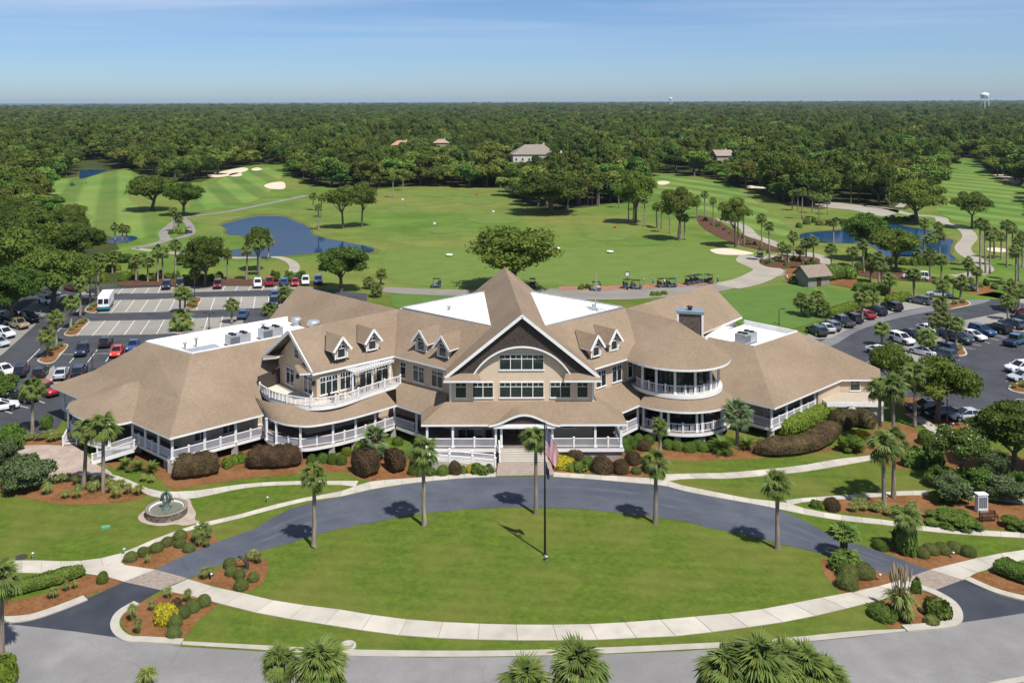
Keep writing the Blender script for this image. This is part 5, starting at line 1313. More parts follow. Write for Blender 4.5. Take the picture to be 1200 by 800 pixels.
def crown_mesh(name, seed, R, Hc, zc, nlobe, nleaf, leaf, mat_, core=0.72, dome=0.75, open_=0.0):
    """crown of many lobes inside a dome R wide and Hc high, centred at height zc"""
    rng = np.random.default_rng(seed)
    L = []
    tries = 0
    while len(L) < nlobe and tries < 4000:
        tries += 1
        p = rng.uniform(-1, 1, 3)
        if np.linalg.norm(p) > 1: continue
        if np.linalg.norm(p) < 0.45 and rng.random() < 0.75: continue
        if p[2] < -0.55: continue
        r = rng.uniform(0.22, 0.42)
        p = p * (1 - r*0.75)
        if any(np.linalg.norm(p - q[0]) < (r + q[1]) * 0.42 for q in L): continue
        L.append((p, r))
    sc_ = np.array([R, R, Hc/2])
    pts, nrm = [], []
    per = nleaf // len(L)
    for p, r in L:
        d = rng.normal(0, 1, (per, 3)); d /= np.linalg.norm(d, axis=1, keepdims=True)
        d[:, 2] = np.where(d[:, 2] < -0.45, -d[:, 2], d[:, 2])
        rr = r * (1 + rng.normal(0, 0.10, (per, 1))) * rng.choice([1.0, 1.0, 1.0, 0.8], (per, 1))
        q = p + d * rr
        keep = np.ones(per, bool)
        for p2, r2 in L:
            if p2 is p: continue
            keep &= np.linalg.norm(q - p2, axis=1) > r2 * 0.72
        q, d = q[keep], d[keep]
        pts.append(q); nrm.append(d)
    q = np.concatenate(pts); d = np.concatenate(nrm)
    q = q * sc_ + np.array([0, 0, zc]); d = d / sc_; d /= np.linalg.norm(d, axis=1, keepdims=True)
    cv, cf = [], []
    for p, r in L:
        v = (ICO1[0] * r * core * (1 + rng.normal(0, 0.06, (len(ICO1[0]), 1))) + p) * sc_ + np.array([0, 0, zc])
        k = len(cv); cv += v.tolist(); cf += [tuple(i + k for i in f) for f in ICO1[1]]
    me = quads_mesh(name, q, d, leaf, rng, mat_, 0.62, (cv, cf))
    return me, [(Vector((p*sc_ + np.array([0, 0, zc])).tolist()), r) for p, r in L]

def trunk_mesh(name, seed, lobes, h, r, mat_):
    rng = random.Random(seed); mb = MB()
    zb = h
    lean = (rng.uniform(-0.4, 0.4), rng.uniform(-0.4, 0.4))
    mb.tube([(0, 0, -0.1), (lean[0]*0.3, lean[1]*0.3, zb*0.4), (lean[0], lean[1], zb)], [r*1.25, r, r*0.85], 9)
    ls = sorted(lobes, key=lambda t: -t[1])[:9]
    for c, rr in ls:
        m = Vector((lean[0], lean[1], zb)).lerp(c, 0.5) + Vector((rng.uniform(-0.5, 0.5), rng.uniform(-0.5, 0.5), rng.uniform(-0.3, 0.5)))
        mb.tube([(lean[0], lean[1], zb - 0.2), m, c], [r*0.5, r*0.3, r*0.1], 6, cap=False)
    return mb.mesh(name, mat_)

OAKS = []       # (crown, trunk, nominal radius, nominal height)
for k in range(6):
    cm, lb = crown_mesh(f'oak_crown_{k}', 20 + k, 6.5, 8.6, 7.6, 30, 9500, 0.25, MAT['oak'])
    OAKS.append((cm, trunk_mesh(f'oak_trunk_{k}', k, lb, 3.4, 0.42, MAT['trunk']), 6.5, 12.0))
LIGHTS = []
for k in range(3):
    cm, lb = crown_mesh(f'light_crown_{k}', 60 + k, 5.2, 8.0, 8.4, 22, 6500, 0.24, MAT['tree_light'], core=0.6)
    LIGHTS.append((cm, trunk_mesh(f'light_trunk_{k}', 40 + k, lb, 4.5, 0.3, MAT['trunk']), 5.2, 12.4))
PINES = []
for k in range(3):
    cm, lb = crown_mesh(f'pine_crown_{k}', 130 + k, 4.2, 12.0, 11.5, 16, 1800, 0.42, MAT['tree_light'], core=0.55)
    PINES.append((cm, trunk_mesh(f'pine_trunk_{k}', 90 + k, lb, 8.0, 0.3, MAT['trunk']), 4.2, 17.5))
FARS = []
for k in range(6):
    cm, lb = crown_mesh(f'far_crown_{k}', 90 + k, 6.3, 10.6, 7.3, 13, 2600, 0.48, MAT['oak_far'], core=0.8)
    FARS.append((cm, trunk_mesh(f'far_trunk_{k}', 70 + k, lb, 4.0, 0.4, MAT['trunk']), 6.3, 12.5))

def tree(proto, x, y, h, width, label, group=None, name='oak_tree', rz=None, seed=None, z=0.0):
    cm, tm, R, Hn = proto
    t = tag(empty(name, (x, y, z), RND.uniform(0, 6.28) if rz is None else rz), label, 'tree', group)
    sxy, sz = width / (2*R), h / Hn
    t.scale = (sxy, sxy, sz)
    link('trunk', tm, t); link('crown', cm, t)
    return t
def tree_px(proto, bx, by, top, wpx, label, group=None, name='oak_tree'):
    g = G(bx, by); h = height_at((bx, by), top)
    return tree(proto, g.x, g.y, h, wpx * g.y / F_PX, label, group, name)

# trees that stand by themselves
for a in [
    (OAKS[0], 600, 342, 266, 120, 'huge spreading live oak rising behind the entrance gable'),
    (OAKS[1], 645, 250, 203, 94, 'broad live oak with grey limbs at the back of the range'),
    (OAKS[2], 178, 247, 203, 64, 'big live oak on the fairway, the wider of the pair by the bunkers'),
    (OAKS[3], 215, 253, 212, 50, 'smaller live oak on the fairway beside the wide one'),
    (LIGHTS[0], 402, 268, 214, 44, 'yellow green tree at the pond end, broader of two'),
    (LIGHTS[1], 424, 266, 213, 38, 'yellow green tree at the pond end, narrower of two'),
    (OAKS[4], 1075, 262, 212, 66, 'spreading oak leaning over the cart path by the pond'),
    (LIGHTS[2], 1139, 268, 226, 44, 'thin crowned tree with bare limbs at the striped fairway'),
    (OAKS[5], 400, 342, 286, 66, 'dark round oak at the corner of the parking lot'),
    (OAKS[0], 240, 336, 276, 56, 'dark oak behind the parked cars at the back of the lot'),
    (LIGHTS[0], 302, 318, 262, 34, 'thin crowned tree standing at the pond shore'),
    (OAKS[2], 1015, 306, 250, 54, 'dense oak standing in the water edge of the palm pond'),
    (OAKS[3], 1050, 318, 268, 58, 'flat topped oak on the near bank of the palm pond'),
    (LIGHTS[1], 862, 290, 231, 42, 'slender many stemmed tree in the mulch strip'),
    (LIGHTS[2], 795, 282, 219, 46, 'slender tree beside the range among the palms'),
    (OAKS[1], 745, 262, 200, 50, 'tall oak at the corner of the far fairway'),
    (OAKS[4], 1099, 493, 417, 88, 'big oak shading the parked sedan by the service court'),
    (OAKS[5], 1046, 462, 402, 54, 'dense dark oak at the tip of the one storey roof'),
    (OAKS[0], 1190, 552, 474, 100, 'broad green oak over the hedges at the lot corner'),
    (OAKS[1], 62, 362, 290, 100, 'big oak over the stalls at the lot edge'),
    (OAKS[2], 14, 382, 308, 80, 'big oak over the tan pickup'),
    (OAKS[3], 6, 345, 262, 90, 'tall oak behind the lot edge stalls'),
    (OAKS[5], 30, 318, 240, 70, 'tall oak in the wood edge above the lot'),
    (LIGHTS[0], 8, 362, 325, 40, 'yellow green young tree between the lot edge oaks'),
    (OAKS[4], 92, 312, 262, 60, 'round oak at the wood edge beside the tiny pond'),
]:
    tree_px(*a)
t = tree_px(LIGHTS[0], 1126, 566, 499, 66, 'small tree dotted with white blossom above the hedges')
rng = np.random.default_rng(5)
d = rng.normal(0, 1, (110, 3)); d /= np.linalg.norm(d, axis=1, keepdims=True); d[:, 2] = abs(d[:, 2])
me = quads_mesh('blossom', d * np.array([5.0, 5.0, 3.9]) + np.array([0, 0, 8.4]), d, 0.13, rng, MAT['petal'])
link('blossom', me, t)
# dead white oak at the wood edge
g = G(905, 226); t = tag(empty('dead_oak', g), 'bare pale dead oak standing at the wood edge', 'tree')
mb = MB(); rr = random.Random(3)
mb.tube([(0, 0, 0), (0.3, 0, 4), (-0.2, 0.3, 8)], [0.5, 0.4, 0.3], 7)
for k in range(16):
    a = rr.uniform(0, 6.28); z0 = rr.uniform(4, 8); L_ = rr.uniform(3.5, 6.5)
    p1 = (math.cos(a)*L_*0.5, math.sin(a)*L_*0.5, z0 + L_*0.45); p2 = (math.cos(a + 0.4)*L_, math.sin(a + 0.4)*L_, z0 + L_*0.75)
    mb.tube([(0, 0, z0), p1, p2], [0.22, 0.14, 0.05], 5, cap=False)
mat('dead_bark', (0.42, 0.39, 0.36), (0.32, 0.29, 0.27), 2, 0.9)
mb.build('trunk', MAT['dead_bark'], t)

# ---- palms
def frond_mesh(name, seed, m, R=0.86, pet=0.80, nl=19, droop=0.62, fan=88):
    rr = random.Random(seed); mb = MB()
    mb.bar((0, 0, 0), (pet, 0, 0.03), 0.045, 0.03)
    for k in range(nl):
        f = k/(nl - 1)*2 - 1
        a = f * math.radians(fan)
        L = R * (1.0 - 0.34*abs(f)) * rr.uniform(0.88, 1.08)
        hx, hy = pet + 0.10*math.cos(a), 0.10*math.sin(a)
        mx, my = pet + math.cos(a)*L*0.55, math.sin(a)*L*0.55
        tx, ty = pet + math.cos(a)*L, math.sin(a)*L
        w = 0.062; nx_, ny_ = -math.sin(a)*w, math.cos(a)*w
        dz = -droop*R*rr.uniform(0.6, 1.25); fold = 0.03
        mb.add([(hx, hy, 0.03), (mx + nx_, my + ny_, 0.04 - 0.05), (mx, my, 0.07), (mx - nx_, my - ny_, 0.04 - 0.05), (tx, ty, dz)], [(0, 2, 1), (0, 3, 2), (1, 2, 4), (2, 3, 4)])
    return mb.mesh(name, m)
FR = [frond_mesh(f'frond_{k}', k, MAT['frond']) for k in range(3)]
FRY = [frond_mesh(f'young_frond_{k}', 5 + k, MAT['frond_young'], 1.0, 0.75, 15, 0.2) for k in range(2)]
FRD = frond_mesh('dead_frond', 9, MAT['frond_dead'], 0.8, 0.55, 11, 0.7)
def frond_set(seed, n=34, dead=5):
    rr = random.Random(seed); out = []
    for k in range(n):
        el = math.radians(82 - 128 * (k / n) ** 0.9 + rr.uniform(-9, 9)); az = k * 2.39996 + rr.uniform(-0.25, 0.25)
        out.append((az, el, rr.uniform(0.85, 1.15), rr.uniform(-0.5, 0.5), False))
    for k in range(dead):
        out.append((rr.uniform(0, 6.28), math.radians(rr.uniform(-78, -58)), rr.uniform(0.7, 0.95), 0, True))
    return out
def frond_matrix(az, el, s, tw):
    return Matrix.Rotation(az, 4, 'Z') @ Matrix.Rotation(-el, 4, 'Y') @ Matrix.Rotation(tw, 4, 'X') @ Matrix.Scale(s, 4)
def boot_mesh(seed):
    rr = random.Random(seed); mb = MB()
    mb.lathe([(0.17, -1.0), (0.30, -0.75), (0.34, -0.3), (0.27, 0.05), (0.1, 0.25)], 10)
    for k in range(26):
        a = k*2.4; z = -0.9 + 0.04*k
        mb.bar((0.2*math.cos(a), 0.2*math.sin(a), z), (0.46*math.cos(a), 0.46*math.sin(a), z + 0.3), 0.1, 0.04)
    return mb.mesh('boots', MAT['palm_boot'])
BOOT = boot_mesh(1)
def merged_crown(name, seed, n=26):
    vs_, fs, mi = [], [], []
    for az, el, s, tw, dead in frond_set(seed, n, 5):
        src = FRD if dead else FR[RND.randrange(3)]
        M4 = frond_matrix(az, el, s, tw); k = len(vs_)
        vs_ += [tuple(M4 @ v.co) for v in src.vertices]
        for p in src.polygons: fs.append(tuple(i + k for i in p.vertices)); mi.append(1 if dead else 0)
    k = len(vs_); vs_ += [tuple(v.co) for v in BOOT.vertices]
    for p in BOOT.polygons: fs.append(tuple(i + k for i in p.vertices)); mi.append(2)
    me = bpy.data.meshes.new(name); me.from_pydata(vs_, [], fs)
    for m in (MAT['frond'], MAT['frond_dead'], MAT['palm_boot']): me.materials.append(m)
    me.polygons.foreach_set('material_index', mi); me.update()
    return me
CROWNS = [merged_crown(f'palm_crown_{k}', 100 + k) for k in range(4)]
def ptrunk_mesh(seed, bend):
    rr = random.Random(seed); mb = MB(); n = 14
    pts = [(bend*math.sin(k/n*1.6), bend*0.4*math.sin(k/n*2.2), k/n) for k in range(n + 1)]
    mb.tube(pts, [0.23 - 0.07*(k/n) + 0.06*max(0, 0.15 - k/n)/0.15 + rr.uniform(-0.012, 0.012) for k in range(n + 1)], 9)
    return mb.mesh('palm_trunk', MAT['palm_trunk']), pts[-1]
PTR = [ptrunk_mesh(k, b_) for k, b_ in enumerate((0.05, 0.25, -0.22, 0.0))]
def palm(x, y, h, label, group=None, s=1.0, detail=False, tk=None, z=0.0, young=False, nf=25):
    """h: height of the crown's heart"""
    t = tag(empty('palm_tree', (x, y, z), RND.uniform(0, 6.28)), label, 'palm', group)
    tm, top = PTR[RND.randrange(4) if tk is None else tk]
    o = link('trunk', tm, t); o.scale = (1, 1, h)
    if detail:
        c = link('crown', BOOT, t, (top[0], top[1], h)); c.scale = (s, s, s)
        for az, el, sc, tw, dead in frond_set(RND.randrange(1000), nf, 7):
            f = link('frond', FRD if dead else (FRY if young else FR)[RND.randrange(2)], c)
            f.matrix_local = frond_matrix(az, el, sc, tw)
    else:
        c = link('crown', CROWNS[RND.randrange(4)], t, (top[0], top[1], h), RND.uniform(0, 6.28)); c.scale = (s, s, s)
    return t
def palm_px(bx, by, cy_, label, group=None, s=1.0, detail=False, tk=None, young=False):
    g = G(bx, by); h = height_at((bx, by), cy_)
    return palm(g.x, g.y, max(h, 0.8), label, group, s, detail, tk, young=young)
for bx, by, cy_, lab, s, tk in [
    (368, 641, 559, 'sabal palm on the oval lawn edge opposite the fountain walk', 1.0, 0),
    (497, 616, 531, 'sabal palm on the oval lawn edge facing the entrance ramp', 1.15, 0),
    (628, 602, 516, 'sabal palm on the oval lawn edge right before the entrance steps', 1.0, 3),
    (768, 613, 546, 'sabal palm on the oval lawn edge before the round porch', 1.0, 0),
    (911, 643, 571, 'sabal palm on the oval lawn edge facing the long walk', 1.0, 3),
    (98, 572, 504, 'leaning sabal palm by the paver plaza', 0.95, 2),
    (121, 576, 501, 'straight sabal palm by the paver plaza', 1.2, 3),
    (38, 507, 455, 'sabal palm between the plaza and the parking lot', 1.1, 3),
    (1036, 594, 526, 'sabal palm in the bench bed, front one of the pair', 1.15, 0),
    (1047, 583, 519, 'sabal palm in the bench bed, rear one of the pair', 1.15, 0),
    (1031, 519, 459, 'sabal palm at the corner of the service court', 1.1, 0),
    (1047, 524, 458, 'thick sabal palm beside the walk to the lot', 1.2, 3),
    (1072, 500, 440, 'tall sabal palm between the dark oak and the big oak', 1.1, 0),
    (864, 524, 487, 'short sabal palm against the long side porch', 1.25, 3),
    (774, 550, 502, 'small headed sabal palm beside the round porch', 0.75, 0),
    (439, 538, 516, 'young pale palm against the curved porch', 1.15, 3),
    (2, 772, 678, 'sabal palm on the corner bed at the road', 1.1, 0)]:
    palm_px(bx, by, cy_, lab, None, s, True, tk, young=(bx in (439, 864)))
for cx_, cy_, h, s, lab in [(328, 779, 6.0, 0.82, 'sabal palm across the road, smaller of the pair'), (376, 783, 6.2, 1.15, 'sabal palm across the road, fuller of the pair'), (678, 790, 6.0, 1.25, 'bushy sabal palm across the road opposite the flagpole'),
                            (616, 806, 5.2, 1.1, 'low sabal palm across the road beside the bushy one'), (850, 792, 6.2, 1.2, 'sabal palm across the road at the edge of the dense clump'), (888, 784, 6.8, 1.3, 'tallest sabal palm of the dense clump across the road'), (945, 792, 6.0, 1.2, 'sabal palm across the road at the far edge of the dense clump'), (916, 789, 6.2, 1.25, 'low sabal palm in the middle of the dense clump'), (868, 795, 5.8, 1.2, 'low sabal palm tucked between the dense clump crowns'), (966, 802, 5.2, 1.1, 'outlying low palm of the dense clump across the road')]:
    g = G(cx_, cy_, h); palm(g.x, g.y, h, lab, None, s, True, 3, nf=46)
PG = 'sabal palms round the parking lots and the course'
def palms(L, label, group, s=1.05):
    for bx, by, cy_ in L: palm_px(bx, by, cy_, label, group, s * RND.uniform(0.9, 1.12))
P3 = lambda F, *L: [(F((x, y))[0][0], F((x, y))[0][1], F((x, c))[0][1]) for x, y, c in L]
palms(P3(ZL, (370, 660, 480), (440, 552, 350)), 'sabal palm on the kerbed island with clipped grass', 'palms on the double palm island')
palms(P3(ZL, (552, 440, 230)), 'sabal palm on the kerbed island beside the empty stalls', None)
palms(P3(ZL, (628, 352, 90)), 'tall sabal palm at the tip of the stall island', None)
palms(P3(ZL, (705, 240, -40), (770, 160, -80)), 'tall bare trunked sabal palm beside the delivery van', 'tall palms beside the delivery van')
palms(P3(ZLR, (205, 445, 290), (242, 445, 300)), 'sabal palm of the pair amid the empty stalls', 'palm pair amid the empty stalls')
palms(P3(ZLR, (610, 530, 385)), 'sabal palm between the stalls and the back roof', None)
palms(P3(ZLR, (1035, 370, 300)), 'bushy short palm beside the two blue cars', None, 1.3)
palms(P3(ZLR, (215, 580, 500)), 'broad low palm on the island near the flat roof', None, 1.6)
palms(P3(ZLR, (905, 460, 440)), 'small palm poking up behind the back roof', None)
palms(P3(Z1, (478, 692, 610), (520, 692, 622), (555, 692, 580), (572, 682, 588), (617, 682, 560), (800, 686, 590), (866, 686, 575), (912, 672, 555), (700, 640, 560), (745, 640, 565), (345, 740, 610), (318, 700, 640), (290, 690, 650), (395, 660, 600), (685, 700, 655)), 'sabal palm in the mulch strip behind the lot', 'palms in the mulch strip behind the lot')
palms(P3(Z1, (405, 545, 495), (430, 548, 500), (445, 545, 505), (125, 510, 470), (100, 520, 480)), 'short full palm of the clump by the tiny pond', 'palm clump by the tiny pond')
palms(P3(Z1, (247, 482, 435)), 'lone palm at the wood edge of the striped fairway', None)
palms(P3(Z1, (612, 515, 440), (628, 512, 470)), 'sabal palm on the cart path island', 'palms on the cart path island')
palms(P3(Z1, (942, 612, 545), (1120, 510, 430), (1130, 465, 395), (1100, 440, 390)), 'palm beside the blue pond', 'palms beside the blue pond')
palms(P3(Z2, (137, 702, 665), (75, 645, 600), (98, 715, 690), (120, 745, 720)), 'palm at the corner of the range by the chipping lawn', 'palms at the corner of the range')
palms(P3(Z2, (180, 396, 318), (216, 372, 308)), 'palm on the far lip of the driving range', 'palms on the far lip of the range')
palms(P3(Z2, (838, 420, 360), (868, 420, 343), (882, 422, 350), (906, 425, 358), (976, 432, 365), (1010, 482, 395), (1026, 480, 400), (1066, 497, 405), (1045, 440, 380), (1110, 500, 430), (1125, 505, 425), (1155, 522, 400), (1192, 545, 440)), 'palm in the row between the range and the far fairway', 'palms between the range and the far fairway')
palms(P3(Z3, (8, 545, 470), (50, 470, 405), (78, 470, 388), (108, 482, 408), (195, 562, 455), (215, 562, 440), (278, 567, 470), (306, 622, 500)), 'palm along the pale cart path', 'palms along the pale cart path')
palms(P3(Z3, (390, 605, 535), (432, 625, 560), (462, 627, 552), (350, 615, 570), (372, 625, 580), (410, 615, 585)), 'palm in the bed by the shelter', 'palms in the bed by the shelter')
palms(P3(Z3, (525, 642, 580), (600, 682, 590), (638, 662, 570), (700, 725, 640), (725, 742, 690), (815, 746, 670), (660, 690, 640), (690, 700, 610)), 'palm between the putting green and the far lot arm', 'palms between the putting green and the far lot arm')
palms(P3(Z3, (420, 472, 378), (480, 467, 400), (405, 442, 380), (530, 557, 490), (455, 450, 390), (510, 455, 400), (385, 440, 385)), 'palm behind the palm ringed pond', 'palms behind the palm ringed pond')
palms(P3(Z3, (870, 682, 600), (868, 636, 545), (905, 622, 530), (910, 682, 620), (825, 655, 600), (1002, 692, 630), (1035, 728, 660), (850, 610, 490), (900, 560, 500)), 'palm on the near bank of the palm ringed pond', 'palms on the near bank of the palm pond')
palms(P3(Z3, (1065, 662, 500), (1080, 662, 540), (1046, 642, 492), (1120, 612, 540), (1096, 610, 520), (1140, 640, 500), (1172, 702, 592), (1182, 690, 560), (1195, 640, 540), (1150, 795, 755), (1160, 610, 510)), 'palm in the grove beside the striped fairway', 'palms in the grove beside the striped fairway')
palms(P3(ZRL, (312, 555, 435), (378, 575, 475), (452, 555, 395), (520, 580, 500)), 'palm at the corner of the putting green', 'palms at the corner of the putting green')
palms(P3(ZRL, (880, 640, 395), (985, 492, 385)), 'palm before the putting green hedge', 'palms before the putting green hedge')
palms(P3(ZR, (345, 322, 165), (700, 342, 225), (560, 380, 245), (545, 472, 390)), 'palm on the lane bend by the silver car', 'palms on the lane bend')
palms(P3(ZR, (520, 640, 520), (670, 742, 550), (90, 702, 585), (440, 770, 655), (600, 720, 520)), 'palm among the packed parked cars', 'palms among the packed parked cars')
palms(P3(ZR, (1080, 502, 365), (1105, 420, 270), (1160, 410, 280)), 'palm behind the packed stalls', 'palms behind the packed stalls')

# ---- shrubs
def ball_mesh(name, seed, m, nleaf=750, leaf=0.085, rough=0.05, sph=1.0, core=0.93):
    """unit mound: radius 1, sits on z = 0, 1.0 high"""
    rng = np.random.default_rng(seed)
    d = rng.normal(0, 1, (nleaf, 3)); d /= np.linalg.norm(d, axis=1, keepdims=True); d[:, 2] = np.where(d[:, 2] < -0.25, -d[:, 2], d[:, 2])
    ph = rng.uniform(0, 6, 3)
    lump = 1 + rough*np.sin(d[:, 0:1]*4 + ph[0]) + rough*np.sin(d[:, 1:2]*4.6 + ph[1]) + rng.normal(0, 0.016 + rough*0.25, (nleaf, 1))
    q = d * lump * np.array([1, 1, 0.75]) + np.array([0, 0, 0.27])
    cv = ICO2[0]; cl = 1 + rough*np.sin(cv[:, 0:1]*4 + ph[0]) + rough*np.sin(cv[:, 1:2]*4.6 + ph[1])
    v = cv * cl * core * np.array([1, 1, 0.75]) + np.array([0, 0, 0.27])
    return quads_mesh(name, q, d, leaf, rng, m, 0.7, (v.tolist(), ICO2[1]), jitter=0.5)
BALL = {k: [ball_mesh(f'{k}_mound_{i}', 200 + 7*i + j, MAT[k], *p) for i in range(2)] for j, (k, p) in enumerate({
    'box_ball': (2000, 0.042, 0.015), 'boxwood': (1800, 0.055, 0.035), 'maroon': (2000, 0.05, 0.05), 'shrub': (700, 0.15, 0.14), 'lime': (700, 0.13, 0.12), 'yellow_leaf': (700, 0.13, 0.1),
    'silver_leaf': (900, 0.15, 0.16), 'tallgrass': (700, 0.12, 0.08)}.items())}
BIG = {k: [crown_mesh(f'big_{k}_{i}', 300 + 7*i + j, 1.0, 1.15, 0.46, 18, 6500, 0.05, MAT[k], core=0.8)[0] for i in range(2)] for j, k in enumerate(('silver_leaf', 'shrub', 'lime', 'boxwood'))}
def mound(px, py, w, h, kind, label, group=None, name='clipped_bush', cat='bush', depth=None):
    """w: width in photo pixels, h: height in metres; px, py: middle of the foot"""
    g = G(px, py); r = w * g.y / F_PX / 2
    if kind == 'box_ball': r *= 0.88; h *= 0.78
    o = link(name, (BIG if r > 1.3 and kind in BIG else BALL)[kind][RND.randrange(2)], None, g, RND.uniform(0, 0.4) if depth else RND.uniform(0, 6.28))
    o.scale = (r, (depth or 2*r)/2, h)
    return tag(o, label, cat, group)
def mounds(F, L, w, h, kind, label, group, name='clipped_bush'):
    for x, y in F(*L): mound(x, y, w * RND.uniform(0.92, 1.08), h * RND.uniform(0.92, 1.08), kind, label, group, name)
mounds(ZF, [(190,492),(275,458),(362,428),(432,392),(520,348),(520,398),(580,428)], 18, 0.95, 'box_ball', 'clipped olive green ball in the fountain side bed', 'clipped balls in the fountain side bed')
mounds(ZF, [(853,538),(860,588),(918,610),(1010,628)], 17, 0.95, 'box_ball', 'clipped olive green ball beside the twisted bronze', 'clipped balls beside the twisted bronze')
mounds(ZF, [(930,682)], 22, 1.05, 'box_ball', 'biggest clipped ball beside the twisted bronze', None)
mounds(ZA, [(614,598),(612,636),(642,566),(677,545),(716,526)], 21, 1.0, 'box_ball', 'clipped olive green ball behind the yellow shrub', 'clipped balls behind the yellow shrub')
mounds(ZQ, [(604,308),(655,286),(722,284),(790,278),(872,300)], 21, 1.1, 'box_ball', 'clipped green mound in the row beside the far crossing', 'row of clipped mounds beside the far crossing')
mounds(ZQ, [(165,490),(172,432),(258,424)], 29, 1.4, 'box_ball', 'large clipped mound at the foot of the leafy palm shrub', 'large clipped mounds by the leafy palm shrub')
mounds(ZE, [(605,285),(640,258),(725,258),(798,262),(625,325),(690,300)], 14, 1.0, 'boxwood', 'round boxwood beside the porch corner', 'boxwoods beside the porch corner')
mounds(ZE, [(275,352),(350,356),(430,356),(512,352)], 14, 0.95, 'boxwood', 'round boxwood in the row below the entrance porch', 'boxwood row below the entrance porch')
mounds(ZE, [(955,300),(1030,310),(1125,318),(1190,300)], 15, 1.05, 'boxwood', 'round boxwood below the round porch', 'boxwoods below the round porch')
mound(*ZE((440,482))[0], 27, 1.7, 'maroon', 'biggest maroon clipped bush beside the entrance')
mound(*ZE((583,490))[0], 19, 1.45, 'maroon', 'lesser maroon clipped bush beside the entrance')
mound(*ZE((675,420))[0], 18, 1.4, 'maroon', 'brownish clipped bush between boxwoods and palm')
mound(*ZE((762,308))[0], 19, 1.1, 'maroon', 'low brownish clipped bush behind the palm')
mound(*ZE((820,480))[0], 20, 1.6, 'maroon', 'maroon clipped bush behind the palm trunk')
mound(*ZE((705,495))[0], 15, 0.9, 'box_ball', 'lone clipped green ball at the mulch edge')
mound(*ZE((325,440))[0], 16, 1.1, 'boxwood', 'green bush between the yellow and maroon ones')
mound(*ZE((135,445))[0], 24, 1.1, 'yellow_leaf', 'bright yellow leaved bush by the entrance', name='yellow_bush')
mound(*ZE((95,352))[0], 14, 0.9, 'lime', 'lime green bush behind the bright yellow one', name='leafy_bush')
mound(*ZE((230,402))[0], 21, 1.4, 'maroon', 'ragged russet bush behind the bright yellow one')
mound(*ZE((180,470))[0], 13, 0.8, 'lime', 'small lime green bush in front of the yellow one', name='leafy_bush'); mound(*ZE((262,475))[0], 17, 0.9, 'shrub', 'deep green bush in front of the russet one', name='leafy_bush')
ZI = zoomed(480, 500, 6.667)
for x, y, w, h, k, lab in [(85,380,11,0.9,'boxwood','small round boxwood below the entrance ramp'), (258,372,15,1.0,'boxwood','larger round boxwood below the entrance ramp'), (355,362,17,1.3,'maroon','russet ragged bush below the entrance ramp'),
                           (475,355,9,0.8,'yellow_leaf','small yellow bush below the entrance ramp'), (540,358,20,0.9,'shrub','deep green bush beside the paver apron'), (622,352,11,0.7,'silver_leaf','grey leaved bush at the corner of the paver apron'), (415,362,8,0.7,'lime','lime green bush below the entrance ramp'),
                           (35,365,16,1.0,'boxwood','boxwood at the far end of the ramp bed'), (565,225,25,0.9,'lime','lime green planting between ramp and porch'), (410,195,26,0.9,'boxwood','low green hedge between ramp and porch'), (700,268,10,0.7,'shrub','small green bush at the entrance steps'), (160,368,14,0.6,'shrub','low green bush under the ramp palm')]:
    mound(*ZI((x, y))[0], w, h, k, lab, name='leafy_bush' if k not in ('boxwood',) else 'clipped_bush')
mounds(Z4, [(800,652),(820,640),(848,634)], 12, 1.0, 'lime', 'small green bush between the two maroon hedges', 'bushes between the two maroon hedges', 'leafy_bush')
mounds(Z4, [(1096,640),(1135,634),(1168,638),(1200,640)], 13, 1.1, 'boxwood', 'green bush in the row under the curved porch', 'bush row under the curved porch', 'leafy_bush')
mounds(Z5, [(20,610),(60,600),(95,590)], 12, 1.0, 'lime', 'lime green bush below the curved porch end', 'bushes below the curved porch end', 'leafy_bush')
mound(*Z5((198,572))[0], 13, 0.9, 'boxwood', 'round boxwood in the porch corner nook')
mounds(Z6, [(20,595),(70,592),(100,588)], 15, 1.0, 'boxwood', 'boxwood at the foot of the side porch piers', 'boxwoods at the side porch piers')
mound(*Z6((592,598))[0], 33, 2.0, 'lime', 'bright green loose bush before the brown hedge', name='leafy_bush')
mound(*Z6((150,608))[0] , 12, 0.7, 'shrub', 'low bush at the foot of the cycad', name='leafy_bush')
mound(30, 572, 66, 3.6, 'silver_leaf', 'big grey green shrub beside the paver plaza', name='leafy_shrub', cat='shrub'); mound(2, 560, 46, 4.0, 'silver_leaf', 'tall grey green shrub next to the plaza shrub', name='leafy_shrub', cat='shrub'); mound(12, 528, 40, 3.2, 'shrub', 'green shrub between the plaza and the lot', name='leafy_shrub', cat='shrub')
mound(2, 464, 40, 3.4, 'shrub', 'round green shrub at the lot end beside the black car', name='leafy_shrub', cat='shrub')
